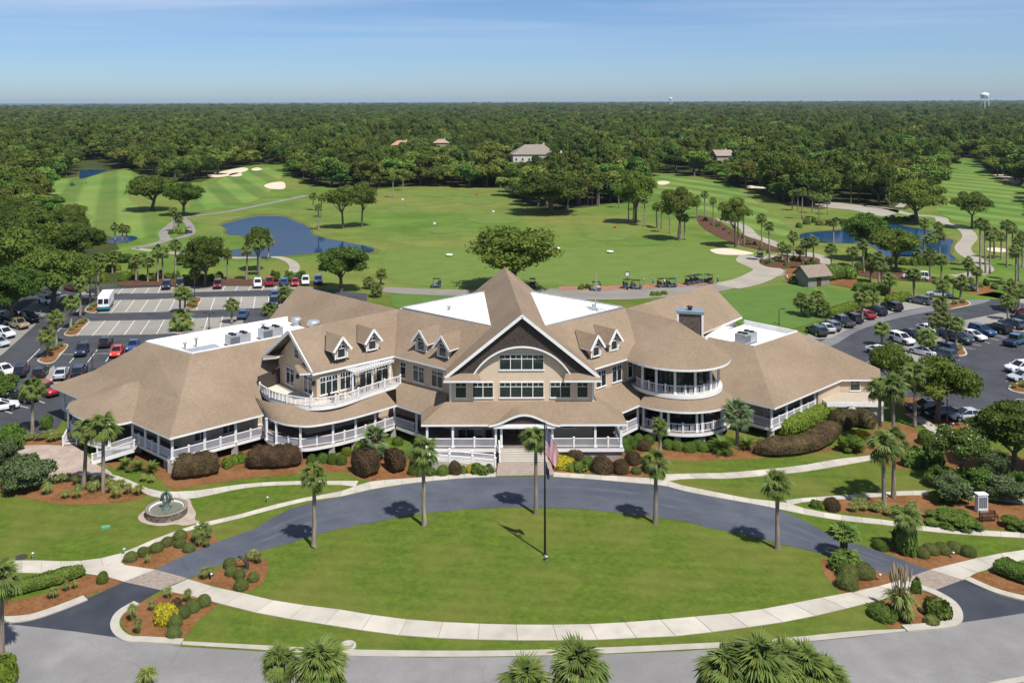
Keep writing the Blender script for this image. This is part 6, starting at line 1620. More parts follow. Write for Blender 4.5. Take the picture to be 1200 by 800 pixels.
for x, y, w, h, k, lab in [(1114,588,50,2.7,'silver_leaf','grey green shrub beside the newspaper rack'), (1180,588,50,2.5,'silver_leaf','grey green shrub behind the bench'), (1112,612,62,1.0,'boxwood','low spreading juniper before the grey shrub'), (1128,616,44,0.9,'boxwood','lower end of the spreading juniper'), (1190,618,34,1.0,'boxwood','low spreading juniper beyond the bench'),
                           (1087,520,22,1.6,'boxwood','smooth round bush beside the walk to the lot'), (1094,545,22,2.4,'shrub','dark leafy bush left under the blossom tree'.replace('left ','')), (1072,545,26,1.8,'shrub','leafy bush behind the bed palms'), (1165,560,40,3.0,'silver_leaf','grey green bush below the broad oak'), (1105,570,40,2.2,'shrub','dark leafy bush at the foot of the blossom tree'),
                           (1150,575,50,2.4,'shrub','broad dark bush behind the newspaper rack'), (1196,580,30,2.6,'shrub','dark bush at the end of the hedge walk'),
                           (975,597,18,1.2,'maroon','russet bush at the sidewalk fork'), (955,594,11,0.7,'shrub','small green bush at the sidewalk fork'), (963,596,9,0.6,'lime','small lime green bush at the sidewalk fork'), (1096,585,13,0.8,'lime','small bright bush in the bench bed'),
                           (1098,722,26,1.3,'shrub','dark green bush in the plume grass bed'), (1092,730,18,0.6,'tallgrass','pale low bush in front of the dark green one'), (1035,722,34,0.9,'boxwood','low juniper beside the plume grass'), (1074,694,11,1.1,'shrub','small dark shrub at the sidewalk in the plume bed'),
                           (1033,642,20,0.9,'boxwood','low round bush beside the drive and palm shrub'),
                           (194,728,25,1.4,'yellow_leaf','yellow leaved shrub in the road bed'), (120,682,14,0.9,'boxwood','round bush at the end of the low road hedge'), (207,712,12,0.8,'maroon','dull brown tuft behind the yellow shrub'), (2,806,30,2.2,'lime','bright green bush at the near road edge'),
                           (1010,513,14,1.0,'yellow_leaf','yellow green bush by the service bay')]:
    mound(x, y, w, h, k, lab, name='leafy_bush')
def hedge(pts, w, h, kind, label, nleaf=2600, leaf=0.16, name='hedge', boxy=0.6):
    P = [G(x, y) for x, y in smooth_px(pts, 5)]; P = resample(P, 24)
    rng = np.random.default_rng(len(label)); o0 = P[12]
    cv, cf = [], []; M_ = 14; n = len(P)
    def prof(a, i):
        e = min(i, n - 1 - i) / 4.0; f = math.sqrt(max(0.02, 1 - (1 - min(e, 1.0))**2))
        ca, sa = math.cos(a), math.sin(a)
        r = (abs(ca)**(2/boxy) + abs(sa)**(2/boxy)) ** (-boxy/2) if boxy != 1 else 1
        return w/2*ca*r*f, max(0.0, h*0.5 + h*0.5*sa*r) * (0.35 + 0.65*f)
    def pt(i, a):
        d = (P[min(i+1, n-1)] - P[max(i-1, 0)]).normalized(); s_ = Vector((-d.y, d.x, 0))
        u, z = prof(a, i); lump = 1 + 0.05*math.sin(i*1.3 + a*3) + 0.04*math.sin(i*0.6 - a*2)
        return P[i] - o0 + s_*u*lump + Vector((0, 0, z*lump))
    for i in range(n):
        for k in range(M_): cv.append(tuple(pt(i, 2*math.pi*k/M_)))
    for i in range(n - 1):
        for k in range(M_): cf.append((i*M_ + k, i*M_ + (k+1) % M_, (i+1)*M_ + (k+1) % M_, (i+1)*M_ + k))
    cf += [tuple(range(M_)), tuple(range((n-1)*M_, n*M_))]
    q, nn = [], []
    for _ in range(nleaf*2):
        i = rng.integers(0, n); a = rng.uniform(-0.3, math.pi + 0.3)
        p = pt(int(i), a); d = (P[min(int(i)+1, n-1)] - P[max(int(i)-1, 0)])
        p = p + d * rng.uniform(-0.5, 0.5) * (1 if 0 < i < n - 1 else 0)
        c = Vector((P[int(i)].x - o0.x, P[int(i)].y - o0.y, h*0.45)); q.append(tuple(p + (p - c).normalized()*rng.uniform(-0.02, 0.06))); nn.append(tuple((p - c).normalized()))
    me = quads_mesh(name, np.array(q), np.array(nn), leaf*0.42, rng, MAT[kind], 0.8, (cv, cf))
    return tag(link(name, me, None, o0), label, 'hedge')
hedge([(203,558),(228,556),(256,551)], 3.0, 2.1, 'maroon', 'big maroon clipped hedge at the porch corner')
hedge([(290,545),(322,545),(353,542)], 3.0, 2.0, 'maroon', 'big maroon clipped hedge under the curved porch')
hedge([(884,532),(912,532),(943,528),(965,518),(978,506)], 2.5, 1.8, 'maroon', 'long curved maroon hedge beside the side porch', 3600)
mat('brown_hedge', (0.060, 0.052, 0.022), (0.095, 0.078, 0.034), 0.9, 0.8, spec=0.15, transl=0.12, coords='obj')
hedge([(980,504),(993,498),(1008,498),(1024,503)], 2.6, 2.0, 'brown_hedge', 'olive brown clipped hedge curling to the service court')
hedge([(912,510),(935,502),(958,494),(980,487)], 3.0, 1.9, 'lime', 'bright green loose hedge against the side porch', 3400, 0.26)
hedge([(418,558),(427,555),(437,551)], 3.0, 2.4, 'maroon', 'maroon clipped half arch at the ramp, bigger lobe', 2200)
hedge([(455,552),(463,550),(470,548)], 2.6, 2.1, 'maroon', 'maroon clipped half arch at the ramp, smaller lobe', 2000)
hedge([(-5,700),(25,693),(60,684),(98,672)], 1.5, 0.9, 'boxwood', 'low green hedge in the corner bed at the road', 2600)
hedge([(1168,667),(1185,674),(1212,684)], 2.0, 1.1, 'boxwood', 'low green hedge in the bed by the far crossing', 2000)
hedge([(49,502),(60,502)], 1.6, 1.5, 'boxwood', 'small boxy hedge at the end of the porch piers', 900, boxy=0.35)
hedge([(972,372),(990,366),(1007,361)], 1.8, 1.6, 'lime', 'bright green hedge along the putting green', 1800, 0.26)
hedge([(1040,357),(1052,354),(1065,351)], 2.0, 1.7, 'lime', 'bright green hedge behind the lane bend', 1600, 0.26)
hedge([(925,332),(945,333),(965,334)], 3.0, 1.6, 'shrub', 'leafy hedge in front of the shelter', 1600, 0.3)
hedge([(960,330),(985,326),(1003,328)], 4.0, 3.2, 'shrub', 'tall dark hedge beside the shelter', 1800, 0.35)
for x, y in ((322, 330), (339, 330), (353, 330)): mound(x, y, 14, 2.6, 'shrub', 'round green bush at the back of the lot by the white cars', 'bushes at the back of the lot', 'leafy_bush')
hedge([(1000,340),(1020,342),(1040,346)], 3.0, 1.8, 'shrub', 'leafy planting between the putting green and the lane', 1600, 0.3)

# ornamental grasses
def grass_mesh(name, seed, m, n=240, tall=1.0, spread=0.8, plume=None):
    rr = random.Random(seed); mb = MB()
    for k in range(n):
        a = rr.uniform(0, 6.283); r0 = rr.uniform(0, 0.22); s_ = spread*rr.uniform(0.3, 1.0); h = tall*rr.uniform(0.7, 1.05); w = 0.024
        x0, y0 = r0*math.cos(a), r0*math.sin(a); nx_, ny_ = -math.sin(a)*w, math.cos(a)*w
        x1, y1 = (r0 + s_*0.45)*math.cos(a), (r0 + s_*0.45)*math.sin(a); x2, y2 = (r0 + s_)*math.cos(a), (r0 + s_)*math.sin(a)
        z2 = h*(1 - 0.55*(s_/spread)**2)
        mb.add([(x0 - nx_, y0 - ny_, 0), (x0 + nx_, y0 + ny_, 0), (x1 + nx_*1.3, y1 + ny_*1.3, h*0.8), (x1 - nx_*1.3, y1 - ny_*1.3, h*0.8), (x2, y2, z2)], [(0, 1, 2, 3), (3, 2, 4)], 0)
    if plume:
        for k in range(plume):
            a = rr.uniform(0, 6.283); b_ = rr.uniform(0.1, 0.5); x, y = b_*math.cos(a), b_*math.sin(a)
            mb.tube([(x*0.3, y*0.3, 0), (x, y, tall*1.1), (x*1.2, y*1.2, tall*1.35), (x*1.35, y*1.35, tall*1.6)], [0.012, 0.015, 0.07, 0.01], 5, 1, cap=False)
    return mb.mesh(name, [m, MAT['plume']])
GR = [grass_mesh(f'grass_{k}', k, MAT['tallgrass']) for k in range(3)]
GRP = grass_mesh('plume_grass', 9, MAT['tallgrass'], 260, 1.3, 1.1, 22)
def tuft(px, py, w, h, label, group, name='grass_clump', me=None):
    g = G(px, py); r = w * g.y / F_PX / 2
    o = link(name, me or GR[RND.randrange(3)], None, g, RND.uniform(0, 6.28)); o.scale = (r*1.1, r*1.1, h); return tag(o, label, 'grass', group)
for x, y in ZS((50,590),(150,610),(370,660),(430,580),(480,570),(530,560),(610,640),(600,590),(515,690),(600,690),(700,620),(740,640),(760,600),(870,650),(910,690),(880,610),(940,620),(1000,660),(1085,665),(690,575),(830,590)):
    tuft(x, y, RND.uniform(13, 20), RND.uniform(0.9, 1.4), 'fine green grass clump in the bed of the plaza palms', 'grass clumps in the bed of the plaza palms')
for x, y in ZS((200,245),(250,235),(310,240),(350,230),(400,250),(450,235),(400,215),(180,215)):
    tuft(x, y, RND.uniform(13, 19), RND.uniform(0.8, 1.1), 'yellowish grass clump between plaza and lot', 'grass clumps between plaza and lot')
for x, y in ZS((1120,560),(1180,570),(1010,490)): tuft(x, y, 12, 0.9, 'grass clump beside the walk at the porch corner', 'grass clumps at the porch corner')
for x, y, w, h in [(155,727,17,1.5),(162,742,15,1.4),(197,700,14,1.0),(220,705,15,1.2),(178,715,13,0.9)]: tuft(x, y, w, h, 'grass clump in the bed with the yellow shrub', 'grass clumps with the yellow shrub')
for x, y, w in ZF((690,620),(730,610),(1000,490),(1040,500)) and [(240,678,18),(247,676,13),(297,657,18),(303,660,14)]: tuft(x, y, w, 1.1, 'grass clump in the bed with the twisted bronze', 'grass clumps with the twisted bronze')
for x, y, w in [(173,660,10),(233,640,12),(242,641,13),(62,700,19),(78,692,12),(88,690,10)]: tuft(x, y, w, 0.9, 'small grass clump in the roadside mulch', 'small grass clumps in the roadside mulch')
for x, y in ZQ((200,45),(260,40),(330,45),(420,60),(460,85),(360,30),(550,50)): tuft(x, y, 16, 0.9, 'dry grass clump in the bench bed', 'dry grass clumps in the bench bed')
for x, y in [(1003,593),(1010,590),(1020,597),(1028,600),(1050,600),(1058,603),(1070,596),(1065,606),(1042,604)]: tuft(x, y, 16, 0.9, 'dry grass clump round the bed palms', 'dry grass clumps round the bed palms')
for x, y in ZL((400,610),(440,600),(470,580),(360,640),(590,430),(640,400),(660,380),(560,450),(720,270),(700,290),(740,260)): tuft(x, y, 11, 0.9, 'grass clump on a kerbed parking island', 'grass clumps on the lot islands')
for x, y in ZLR((190,560),(250,540),(280,390),(310,370),(320,400),(1040,350),(210,580)): tuft(x, y, 12, 1.0, 'russet grass clump amid the empty stalls', 'russet grass clumps amid the empty stalls')
for x, y in ZR((660,380),(720,370),(580,400),(680,740),(700,730),(820,270),(980,260),(1060,270),(1130,440),(800,275)) + ZRR((1120,370),(1180,360),(1220,370)): tuft(x, y, 11, 1.0, 'grass clump on an island of the far lot', 'grass clumps on the far lot islands')
tuft(1055, 722, 40, 1.9, 'tall plume grass with tan feathers in the bed by the crossing', None, 'plume_grass', GRP)
tuft(1064, 730, 22, 1.3, 'arching grass at the foot of the tan plumes', None, 'plume_grass', GR[0])
tuft(172, 806, 34, 1.6, 'pale grey green spiky plant at the near road edge', None, 'spiky_plant', GR[1])
# cycads and fan shrubs: rosettes of arching feather leaves
def feather(name, seed, m, L=1.5, n=16, w=0.42):
    mb = MB(); rr = random.Random(seed)
    for k in range(n):
        f = k/(n - 1); x = L*f; z = 0.55*L*math.sin(f*2.2)*0.6 - 0.25*f*f*L; ww = w*math.sin(0.25 + f*2.7)
        for s_ in (-1, 1): mb.add([(x, 0, z), (x + 0.10, 0, z), (x + 0.20, s_*ww, z + 0.05)], [(0, 1, 2) if s_ > 0 else (0, 2, 1)])
    mb.bar((0, 0, 0), (L*0.5, 0, 0.25*L), 0.03, 0.02)
    return mb.mesh(name, m)
FE = feather('feather_leaf', 1, MAT['shrub'])
def rosette(px, py, s, label, n=30, name='cycad', lift=0.2, z=0.0, src=None):
    g = G(px, py); t = tag(empty(name, (g.x, g.y, z), RND.uniform(0, 6)), label, 'plant')
    mb = MB(); mb.lathe([(0.22*s, 0), (0.2*s, lift), (0.08*s, lift + 0.15)], 8); mb.build('stem', MAT['palm_boot'], t)
    for k in range(n):
        f = link('leaf', src or FE, t, (0, 0, lift)); el = math.radians(70 - 75*(k/n)); f.matrix_local = Matrix.Translation((0, 0, lift)) @ Matrix.Rotation(k*2.4, 4, 'Z') @ Matrix.Rotation(-el*0.75, 4, 'Y') @ Matrix.Scale(s*RND.uniform(0.85, 1.1), 4)
    return t
rosette(847, 530, 1.2, 'round sago cycad beside the porch palm', 40); rosette(875, 526, 0.9, 'sago cycad under the side porch'); 
for x, y, lab in ((147, 549, 'banana like leafy plant by the end stairs'), (162, 551, 'leafy plant in front of the porch corner'), (178, 553, 'leafy plant next to the maroon hedge end')): rosette(x, y, 0.75, lab, 22, 'leafy_plant')
FB = frond_mesh('broad_leaf', 21, MAT['shrub'], 0.5, 0.5, 9, 0.25)
rosette(993, 664, 1.5, 'big leaved shrub beside the drive, lower tier', 44, 'leafy_shrub', 0.4, src=FB); rosette(989, 652, 1.6, 'big leaved shrub beside the drive, upper tier', 40, 'leafy_shrub', 1.9, src=FB)
mound(993, 668, 30, 1.3, 'shrub', 'dense leafy base of the big leaved shrub', name='leafy_bush')
mound(1062, 646, 26, 3.0, 'shrub', 'tall leafy bush under the fan palm shrub', name='leafy_bush'); rosette(1063, 647, 0.95, 'fan palm shrub rising over the leafy bush', 26, 'fan_palm', 3.0, src=FR[0])
rosette(236, 634, 0.7, 'small windmill palm in the fountain side bed', 22, 'fan_palm', 0.8, src=FR[1])

# undergrowth in the palm strips and round the ponds
def under(F, L, w, h, kinds, label, group):
    for x, y in F(*L): mound(x, y, w*RND.uniform(0.7, 1.4), h*RND.uniform(0.7, 1.3), kinds[RND.randrange(len(kinds))], label, group, 'leafy_bush')
rj = random.Random(31)
under(Z1, [(440 + 30*k, 690 + rj.uniform(-14, 4)) for k in range(12)] + [(300 + 22*k, 680 + rj.uniform(-30, 10)) for k in range(7)], 10, 1.8, ('shrub', 'boxwood', 'lime'), 'leafy bush in the mulch strip behind the lot', 'bushes in the mulch strip behind the lot')
under(Z1, [(360 + 28*k, 628 + rj.uniform(-18, 18)) for k in range(6)] + [(640 + 25*k, 640 + rj.uniform(-15, 12)) for k in range(4)], 13, 2.6, ('shrub', 'boxwood'), 'dark bush among the palms between lot and course', 'bushes among the palms by the lot')
under(Z3, [(410 + 26*k, 495 - 10*math.sin(k*0.35) + rj.uniform(-8, 8)) for k in range(10)] + [(690 + 24*k, 480 + rj.uniform(-6, 8)) for k in range(6)], 9, 1.8, ('shrub', 'tallgrass', 'boxwood'), 'reedy bush on the far bank of the palm pond', 'bushes on the far bank of the palm pond')
under(Z3, [(660 + 30*k, 622 + rj.uniform(-6, 12)) for k in range(9)] + [(470 + 30*k, 655 + rj.uniform(-8, 14)) for k in range(7)], 11, 1.9, ('shrub', 'boxwood', 'lime'), 'leafy bush between the palm pond and the lot', 'bushes between the palm pond and the lot')
under(Z3, [(900 + 28*k, 690 + 2*k + rj.uniform(-10, 10)) for k in range(11)], 9, 1.3, ('shrub', 'tallgrass', 'boxwood'), 'low bush along the edge of the far lot', 'low bushes along the far lot edge')
under(Z3, [(280 + 16*k, 622 + rj.uniform(-10, 14)) for k in range(12)] + [(80 + 22*k, 478 + 11*k + rj.uniform(-5, 5)) for k in range(11)], 5, 0.9, ('tallgrass', 'shrub'), 'small dry bush in the palm mulch strips', 'small bushes in the palm mulch strips')
under(Z1, [(600 + 9*k, 515 + rj.uniform(-5, 8)) for k in range(5)], 6, 0.9, ('shrub', 'boxwood'), 'small bush on the cart path palm island', 'bushes on the cart path island')
# ------------------------------------------------------------------ the woods
def inside(poly, x, y):
    c = False; n = len(poly); j = n - 1
    for i in range(n):
        if (poly[i][1] > y) != (poly[j][1] > y) and x < (poly[j][0]-poly[i][0])*(y-poly[i][1])/(poly[j][1]-poly[i][1]) + poly[i][0]: c = not c
        j = i
    return c
def to_px(x, y): return CX + x*F_PX/y, CY + CAM_H*F_PX/y
HOUSES = [(470, 183), (517, 181), (632, 196), (850, 199), (690, 172), (1100, 172)]
HW = [G(x, y) for x, y in HOUSES]
rf = random.Random(11)
near_pts, far_pts = [], []
CLEAR = [[(88,190),(130,188),(128,206),(92,210)]]
CLEAR_W = [[tuple(G(x, y).xy) for x, y in c] for c in CLEAR]
def scatter(y0, y1, sp, sxy):
    y = y0
    while y < y1:
        x = -0.56*y - 30
        while x < 0.70*y + 40:
            X, Y = x + rf.uniform(-0.42, 0.42)*sp, y + rf.uniform(-0.42, 0.42)*sp
            x += sp
            px, py = to_px(X, Y)
            if Y < 900:
                if inside(OPEN_W, X, Y) or any(inside(c, X, Y) for c in CLEAR_W): continue
                if py > 335: continue
                if py > 300 and px > 75: continue
                if py > 262 and px > 112: continue
                if any((h.x - X)**2 + (h.y - Y)**2 < (32 if i == 2 else 12)**2 for i, h in enumerate(HW)): continue
                low = any(abs(X - h.x*Y/h.y) < (36 if i == 2 else 8) and -110 < Y - h.y < 0 for i, h in enumerate(HW))
                if rf.random() < 0.04: continue
                if px < 150 and py > 238:
                    if rf.random() < 0.15: continue
                    near_pts.append((X, Y, rf.uniform(0.55, 0.9), rf.uniform(0.5, 0.75) if px > 25 else rf.uniform(0.7, 0.95))); continue
            (near_pts if Y < 900 else far_pts).append((X, Y, sxy * rf.uniform(0.62, 1.25) * (1.35 if rf.random() < 0.2 else 1), rf.uniform(0.45, 0.6) if Y < 900 and low else rf.uniform(0.68, 1.22) * (1.25 if rf.random() < 0.12 else 1)))
        y += sp * 0.9
scatter(195, 900, 10.0, 1.15)
scatter(900, 1600, 13.0, 1.4)
scatter(1600, 3600, 20.0, 2.0)
scatter(3600, 9500, 46.0, 4.6)
far_pts = [p for p in far_pts if p[1] < 5000 + (p[0] + 6000)*0.36]
near_pts.sort(key=lambda p: p[1])
def edge(p):
    return inside(OPEN_W, p[0], p[1] - 13) or inside(OPEN_W, p[0], p[1] - 24) or inside(OPEN_W, p[0] + 14, p[1]) or inside(OPEN_W, p[0] - 14, p[1])
front = [p for p in near_pts if edge(p) or p[1] < 300][:275]
fs_ = set(front)
for X, Y, s, hz in front:
    pr = FARS[rf.randrange(6)] if rf.random() > 0.14 else PINES[rf.randrange(3)]
    if Y < 300 and pr not in PINES: pr = OAKS[rf.randrange(6)]
    side = to_px(X, Y)[0]
    lab, grp = ('oak at the wood edge beyond the parking lot palms', 'oaks at the wood edge beyond the lot') if side < 140 else ('oak along the far edge of the striped fairways', 'oaks along the striped fairways') if side < 345 else \
        ('oak in the wood edge behind the driving range', 'oaks behind the driving range') if side < 775 else ('oak in the wood edge behind the palm ringed pond', 'oaks behind the palm ringed pond')
    tree(pr, X, Y, (16.5 if pr in PINES else 12.5)*hz, (9.0 if pr in PINES else 12.6)*s, *((lab, grp) if pr not in PINES else (lab.replace('oak', 'slim tree taller than its neighbours', 1)[:90], grp.replace('oaks', 'slim tall trees'))), **({'name': 'pine_tree'} if pr in PINES else {}))
def wood(name, pts, label):
    me = bpy.data.meshes.new(name)
    me.from_pydata([(p[0], p[1], -0.3) for p in pts], [], [])
    a = me.attributes.new('sxy', 'FLOAT', 'POINT'); a.data.foreach_set('value', [p[2] for p in pts])
    a = me.attributes.new('sz', 'FLOAT', 'POINT'); a.data.foreach_set('value', [p[3] for p in pts])
    o = link(name, me); tag(o, label, 'wood', kind='stuff')
    col = bpy.data.collections.new(name + '_kinds')
    for k, (cm, tm, R, Hn) in enumerate(FARS + PINES[:2]):
        c = bpy.data.objects.new(f'{name}_kind_{k}', cm); col.objects.link(c)
    ng = bpy.data.node_groups.new(name, 'GeometryNodeTree')
    ng.interface.new_socket('Geometry', in_out='INPUT', socket_type='NodeSocketGeometry'); ng.interface.new_socket('Geometry', in_out='OUTPUT', socket_type='NodeSocketGeometry')
    n = ng.nodes; l = ng.links
    gi, go = n.new('NodeGroupInput'), n.new('NodeGroupOutput')
    ci = n.new('GeometryNodeCollectionInfo'); ci.inputs['Collection'].default_value = col; ci.inputs['Separate Children'].default_value = True; ci.inputs['Reset Children'].default_value = True
    ip = n.new('GeometryNodeInstanceOnPoints'); ip.inputs['Pick Instance'].default_value = True
    rn = n.new('FunctionNodeRandomValue'); rn.data_type = 'INT'; rn.inputs['Min'].default_value = 0; rn.inputs['Max'].default_value = 99
    rr_ = n.new('FunctionNodeRandomValue'); rr_.data_type = 'FLOAT_VECTOR'; rr_.inputs['Max'].default_value = (0, 0, 6.28)
    ax1 = n.new('GeometryNodeInputNamedAttribute'); ax1.inputs['Name'].default_value = 'sxy'
    ax2 = n.new('GeometryNodeInputNamedAttribute'); ax2.inputs['Name'].default_value = 'sz'
    cx_ = n.new('ShaderNodeCombineXYZ')
    l.new(ax1.outputs[0], cx_.inputs[0]); l.new(ax1.outputs[0], cx_.inputs[1]); l.new(ax2.outputs[0], cx_.inputs[2])
    l.new(gi.outputs[0], ip.inputs['Points']); l.new(ci.outputs[0], ip.inputs['Instance'])
    l.new([s for s in rn.outputs if s.type == 'INT'][0], ip.inputs['Instance Index']); l.new(rr_.outputs[0], ip.inputs['Rotation']); l.new(cx_.outputs[0], ip.inputs['Scale'])
    l.new(ip.outputs[0], go.inputs[0])
    md = o.modifiers.new('scatter', 'NODES'); md.node_group = ng
    return o
wood('far_wood', [p for p in near_pts if p not in fs_] + far_pts, 'unbroken dark green wood stretching to the horizon')
# ------------------------------------------------------------------ vehicles
def loft(mb, secs, mi=0, cap=True, smooth=False):
    m = len(secs[0][1]); vs_ = []
    for x, ring in secs: vs_ += [(x, y, z) for y, z in ring]
    fs = []
    for i in range(len(secs) - 1):
        for k in range(m): fs.append((i*m + k, (i+1)*m + k, (i+1)*m + (k+1) % m, i*m + (k+1) % m))
    if cap: fs += [tuple(range(m)), tuple(reversed(range((len(secs)-1)*m, len(secs)*m)))]
    mb.add(vs_, fs, mi, smooth)
def ring_(w, zl, zt): zm = zl + (zt - zl)*0.55; return [(-w*0.94, zl), (-w, zl + 0.12), (-w, zm), (-w*0.93, zt), (w*0.93, zt), (w, zm), (w, zl + 0.12), (w*0.94, zl)]
def wheel_mesh(r):
    mb = MB(); n = 14
    for (r0, r1, x0, x1, mi) in ((r, r, -0.11, 0.11, 0), (r, r*0.62, 0.11, 0.115, 0), (r*0.62, 0.02, 0.115, 0.09, 1), (r, 0.02, -0.11, -0.11, 0)):
        a = [(r0*math.cos(2*math.pi*k/n), x0, r0*math.sin(2*math.pi*k/n)) for k in range(n)]; b_ = [(r1*math.cos(2*math.pi*k/n), x1, r1*math.sin(2*math.pi*k/n)) for k in range(n)]
        mb.add(a + b_, [(k, (k+1) % n, (k+1) % n + n, k + n) for k in range(n)], mi)
    return mb.mesh('wheel', [MAT['tyre'], MAT['chrome']])
WH = wheel_mesh(0.34); WHB = wheel_mesh(0.40)
CARS = {}
def car_proto(kind):
    if kind == 'sedan':
        body = [(-2.37, .78, .42, .86), (-2.2, .88, .28, 1.0), (-1.5, .91, .24, 1.03), (-.4, .92, .24, .97), (.9, .92, .24, .95), (1.6, .91, .24, .90), (2.15, .86, .28, .78), (2.37, .72, .40, .62)]
        cab = [(-1.85, .80, 1.0, .74, 1.02), (-1.0, .82, .98, .64, 1.40), (.15, .82, .96, .64, 1.43), (1.15, .80, .93, .72, .96)]; top = (-1.0, .18, .66, 1.42); ax_, wr = (-1.42, 1.42), WH; tl = (-2.33, .78); hl = (2.27, .70)
    elif kind == 'suv':
        body = [(-2.35, .82, .5, 1.02), (-2.2, .91, .36, 1.12), (-1.4, .94, .32, 1.13), (0, .95, .32, 1.1), (1.0, .95, .32, 1.08), (1.7, .93, .32, 1.04), (2.2, .88, .36, .95), (2.36, .78, .48, .80)]
        cab = [(-2.22, .84, 1.1, .72, 1.16), (-1.95, .86, 1.09, .70, 1.66), (.1, .86, 1.08, .70, 1.70), (1.0, .84, 1.05, .78, 1.1)]; top = (-2.0, .12, .73, 1.68); ax_, wr = (-1.4, 1.42), WHB; tl = (-2.31, .95); hl = (2.27, .86)
    elif kind == 'pickup':
        body = [(-2.85, .88, .55, 1.05), (-2.75, .95, .42, 1.12), (-1.0, .96, .38, 1.12), (.1, .96, .38, 1.12), (1.4, .96, .38, 1.12), (2.2, .94, .38, 1.08), (2.65, .92, .42, 1.0), (2.8, .84, .5, .85)]
        cab = [(-.85, .84, 1.1, .70, 1.14), (-.7, .85, 1.1, .70, 1.78), (.75, .85, 1.1, .70, 1.80), (1.5, .84, 1.08, .78, 1.12)]; top = (-.72, .78, .73, 1.79); ax_, wr = (-1.75, 1.75), WHB; tl = (-2.82, .95); hl = (2.72, .90)
    else:   # van
        body = [(-2.75, .9, .5, 1.15), (-2.65, .98, .38, 1.2), (-1.0, 1.0, .34, 1.2), (1.0, 1.0, .34, 1.2), (1.9, .98, .34, 1.15), (2.5, .92, .4, 1.0), (2.7, .82, .5, .85)]
        cab = [(-2.7, .92, 1.15, .82, 1.2), (-2.5, .93, 1.15, .80, 2.05), (1.0, .93, 1.15, .80, 2.08), (2.1, .88, 1.1, .82, 1.15)]; top = (-2.55, 1.02, .84, 2.06); ax_, wr = (-1.7, 1.7), WHB; tl = (-2.7, 1.3); hl = (2.58, .85)
    P = {}
    mb = MB(); loft(mb, [(x, ring_(w, zl, zt)) for x, w, zl, zt in body], 0, smooth=False)
    x0, x1, hw, zt = top
    mb.add([(x0, -hw, zt), (x1, -hw, zt + .01), (x1, hw, zt + .01), (x0, hw, zt), (x0 + .08, -hw*.85, zt + .06), (x1 - .05, -hw*.85, zt + .06), (x1 - .05, hw*.85, zt + .06), (x0 + .08, hw*.85, zt + .06)], [(0,1,5,4),(1,2,6,5),(2,3,7,6),(3,0,4,7),(4,5,6,7),(3,2,1,0)], 0)
    for s in (-1, 1):      # pillars
        for i in range(len(cab) - 1): 
            a, c = cab[i], cab[i+1]
            if i != 1: mb.bar((a[0], s*a[3], a[4]), (c[0], s*c[3], c[4]), .09, .07, 0)
        mx = (cab[1][0] + cab[2][0])/2 + .1
        mb.bar((mx, s*cab[1][1]*1.0, cab[1][2]), (mx, s*cab[1][3]*1.02, cab[1][4]), .1, .06, 0, Vector((1, 0, 0)))
        if kind == 'van': mb.bar((mx - 1.2, s*cab[1][1], cab[1][2]), (mx - 1.2, s*cab[1][3]*1.02, cab[1][4]), .1, .06, 0, Vector((1, 0, 0)))
        mb.box(1.0 if kind != 'van' else 1.9, 1.15 if kind != 'van' else 2.05, s*body[4][1] - .02 if s < 0 else s*.9, s*.9 if s < 0 else s*body[4][1] + .02, .98 if kind == 'sedan' else 1.15, 1.1 if kind == 'sedan' else 1.28, 0)
        for xx in ax_: mb.box(xx - wr.vertices[0].co.x - .06, xx + wr.vertices[0].co.x + .06, s*body[3][1]*.96 - .05, s*body[3][1]*.96 + .03, body[3][2] - .02, wr.vertices[0].co.x*2 + .06, 1)
    if kind == 'pickup': mb.box(-2.68, -1.0, -.78, .78, 1.10, 1.135, 1)
    mb.box(body[0][0] - .03, body[0][0] + .05, -.75, .75, body[0][2] - .08, body[0][2] + .08, 1); mb.box(body[-1][0] - .05, body[-1][0] + .03, -.68, .68, body[-1][2] - .08, body[-1][2] + .06, 1)
    P['body'] = mb.mesh(kind + '_body', [MAT['white'], MAT['tyre']])
    mb = MB(); loft(mb, [(x, [(-w0, z0), (-w1, z1), (w1, z1), (w0, z0)]) for x, w0, z0, w1, z1 in cab]); P['window_glass'] = mb.mesh(kind + '_glass', MAT['car_glass'])
    w_ = body[3][1]; r = wr.vertices[0].co.x
    P['wheel'] = (wr, [(x, s*(w_ - .1), r, s) for x in ax_ for s in (-1, 1)])
    mb = MB(); mb.box(-.05, .05, -.16, .16, -.09, .09); P['headlight'] = (mb.mesh('headlight', MAT['lamp_clear']), [(hl[0], s*.62, hl[1]) for s in (-1, 1)])
    mb = MB(); mb.box(-.05, .05, -.13, .13, -.11, .11); P['tail_light'] = (mb.mesh('tail_light', MAT['lamp_red']), [(tl[0], s*.68, tl[1]) for s in (-1, 1)])
    return P
for k in ('sedan', 'suv', 'pickup', 'van'): CARS[k] = car_proto(k)
PAINT = {}
def paint(name, c):
    m = mat('car_' + name, c, rough=0.25, spec=0.5); m.node_tree.nodes['Principled BSDF'].inputs['Coat Weight'].default_value = 0.6; PAINT[name] = m
for nm, c in dict(white=(.72, .73, .74), silver=(.42, .45, .49), grey=(.10, .115, .13), black=(.012, .013, .016), navy=(.012, .022, .05), blue=(.02, .07, .19), red=(.33, .012, .018), orange=(.52, .045, .02), maroon=(.12, .012, .02), tan=(.30, .23, .14), green=(.02, .045, .04), slate=(.06, .085, .12)).items(): paint(nm, c)
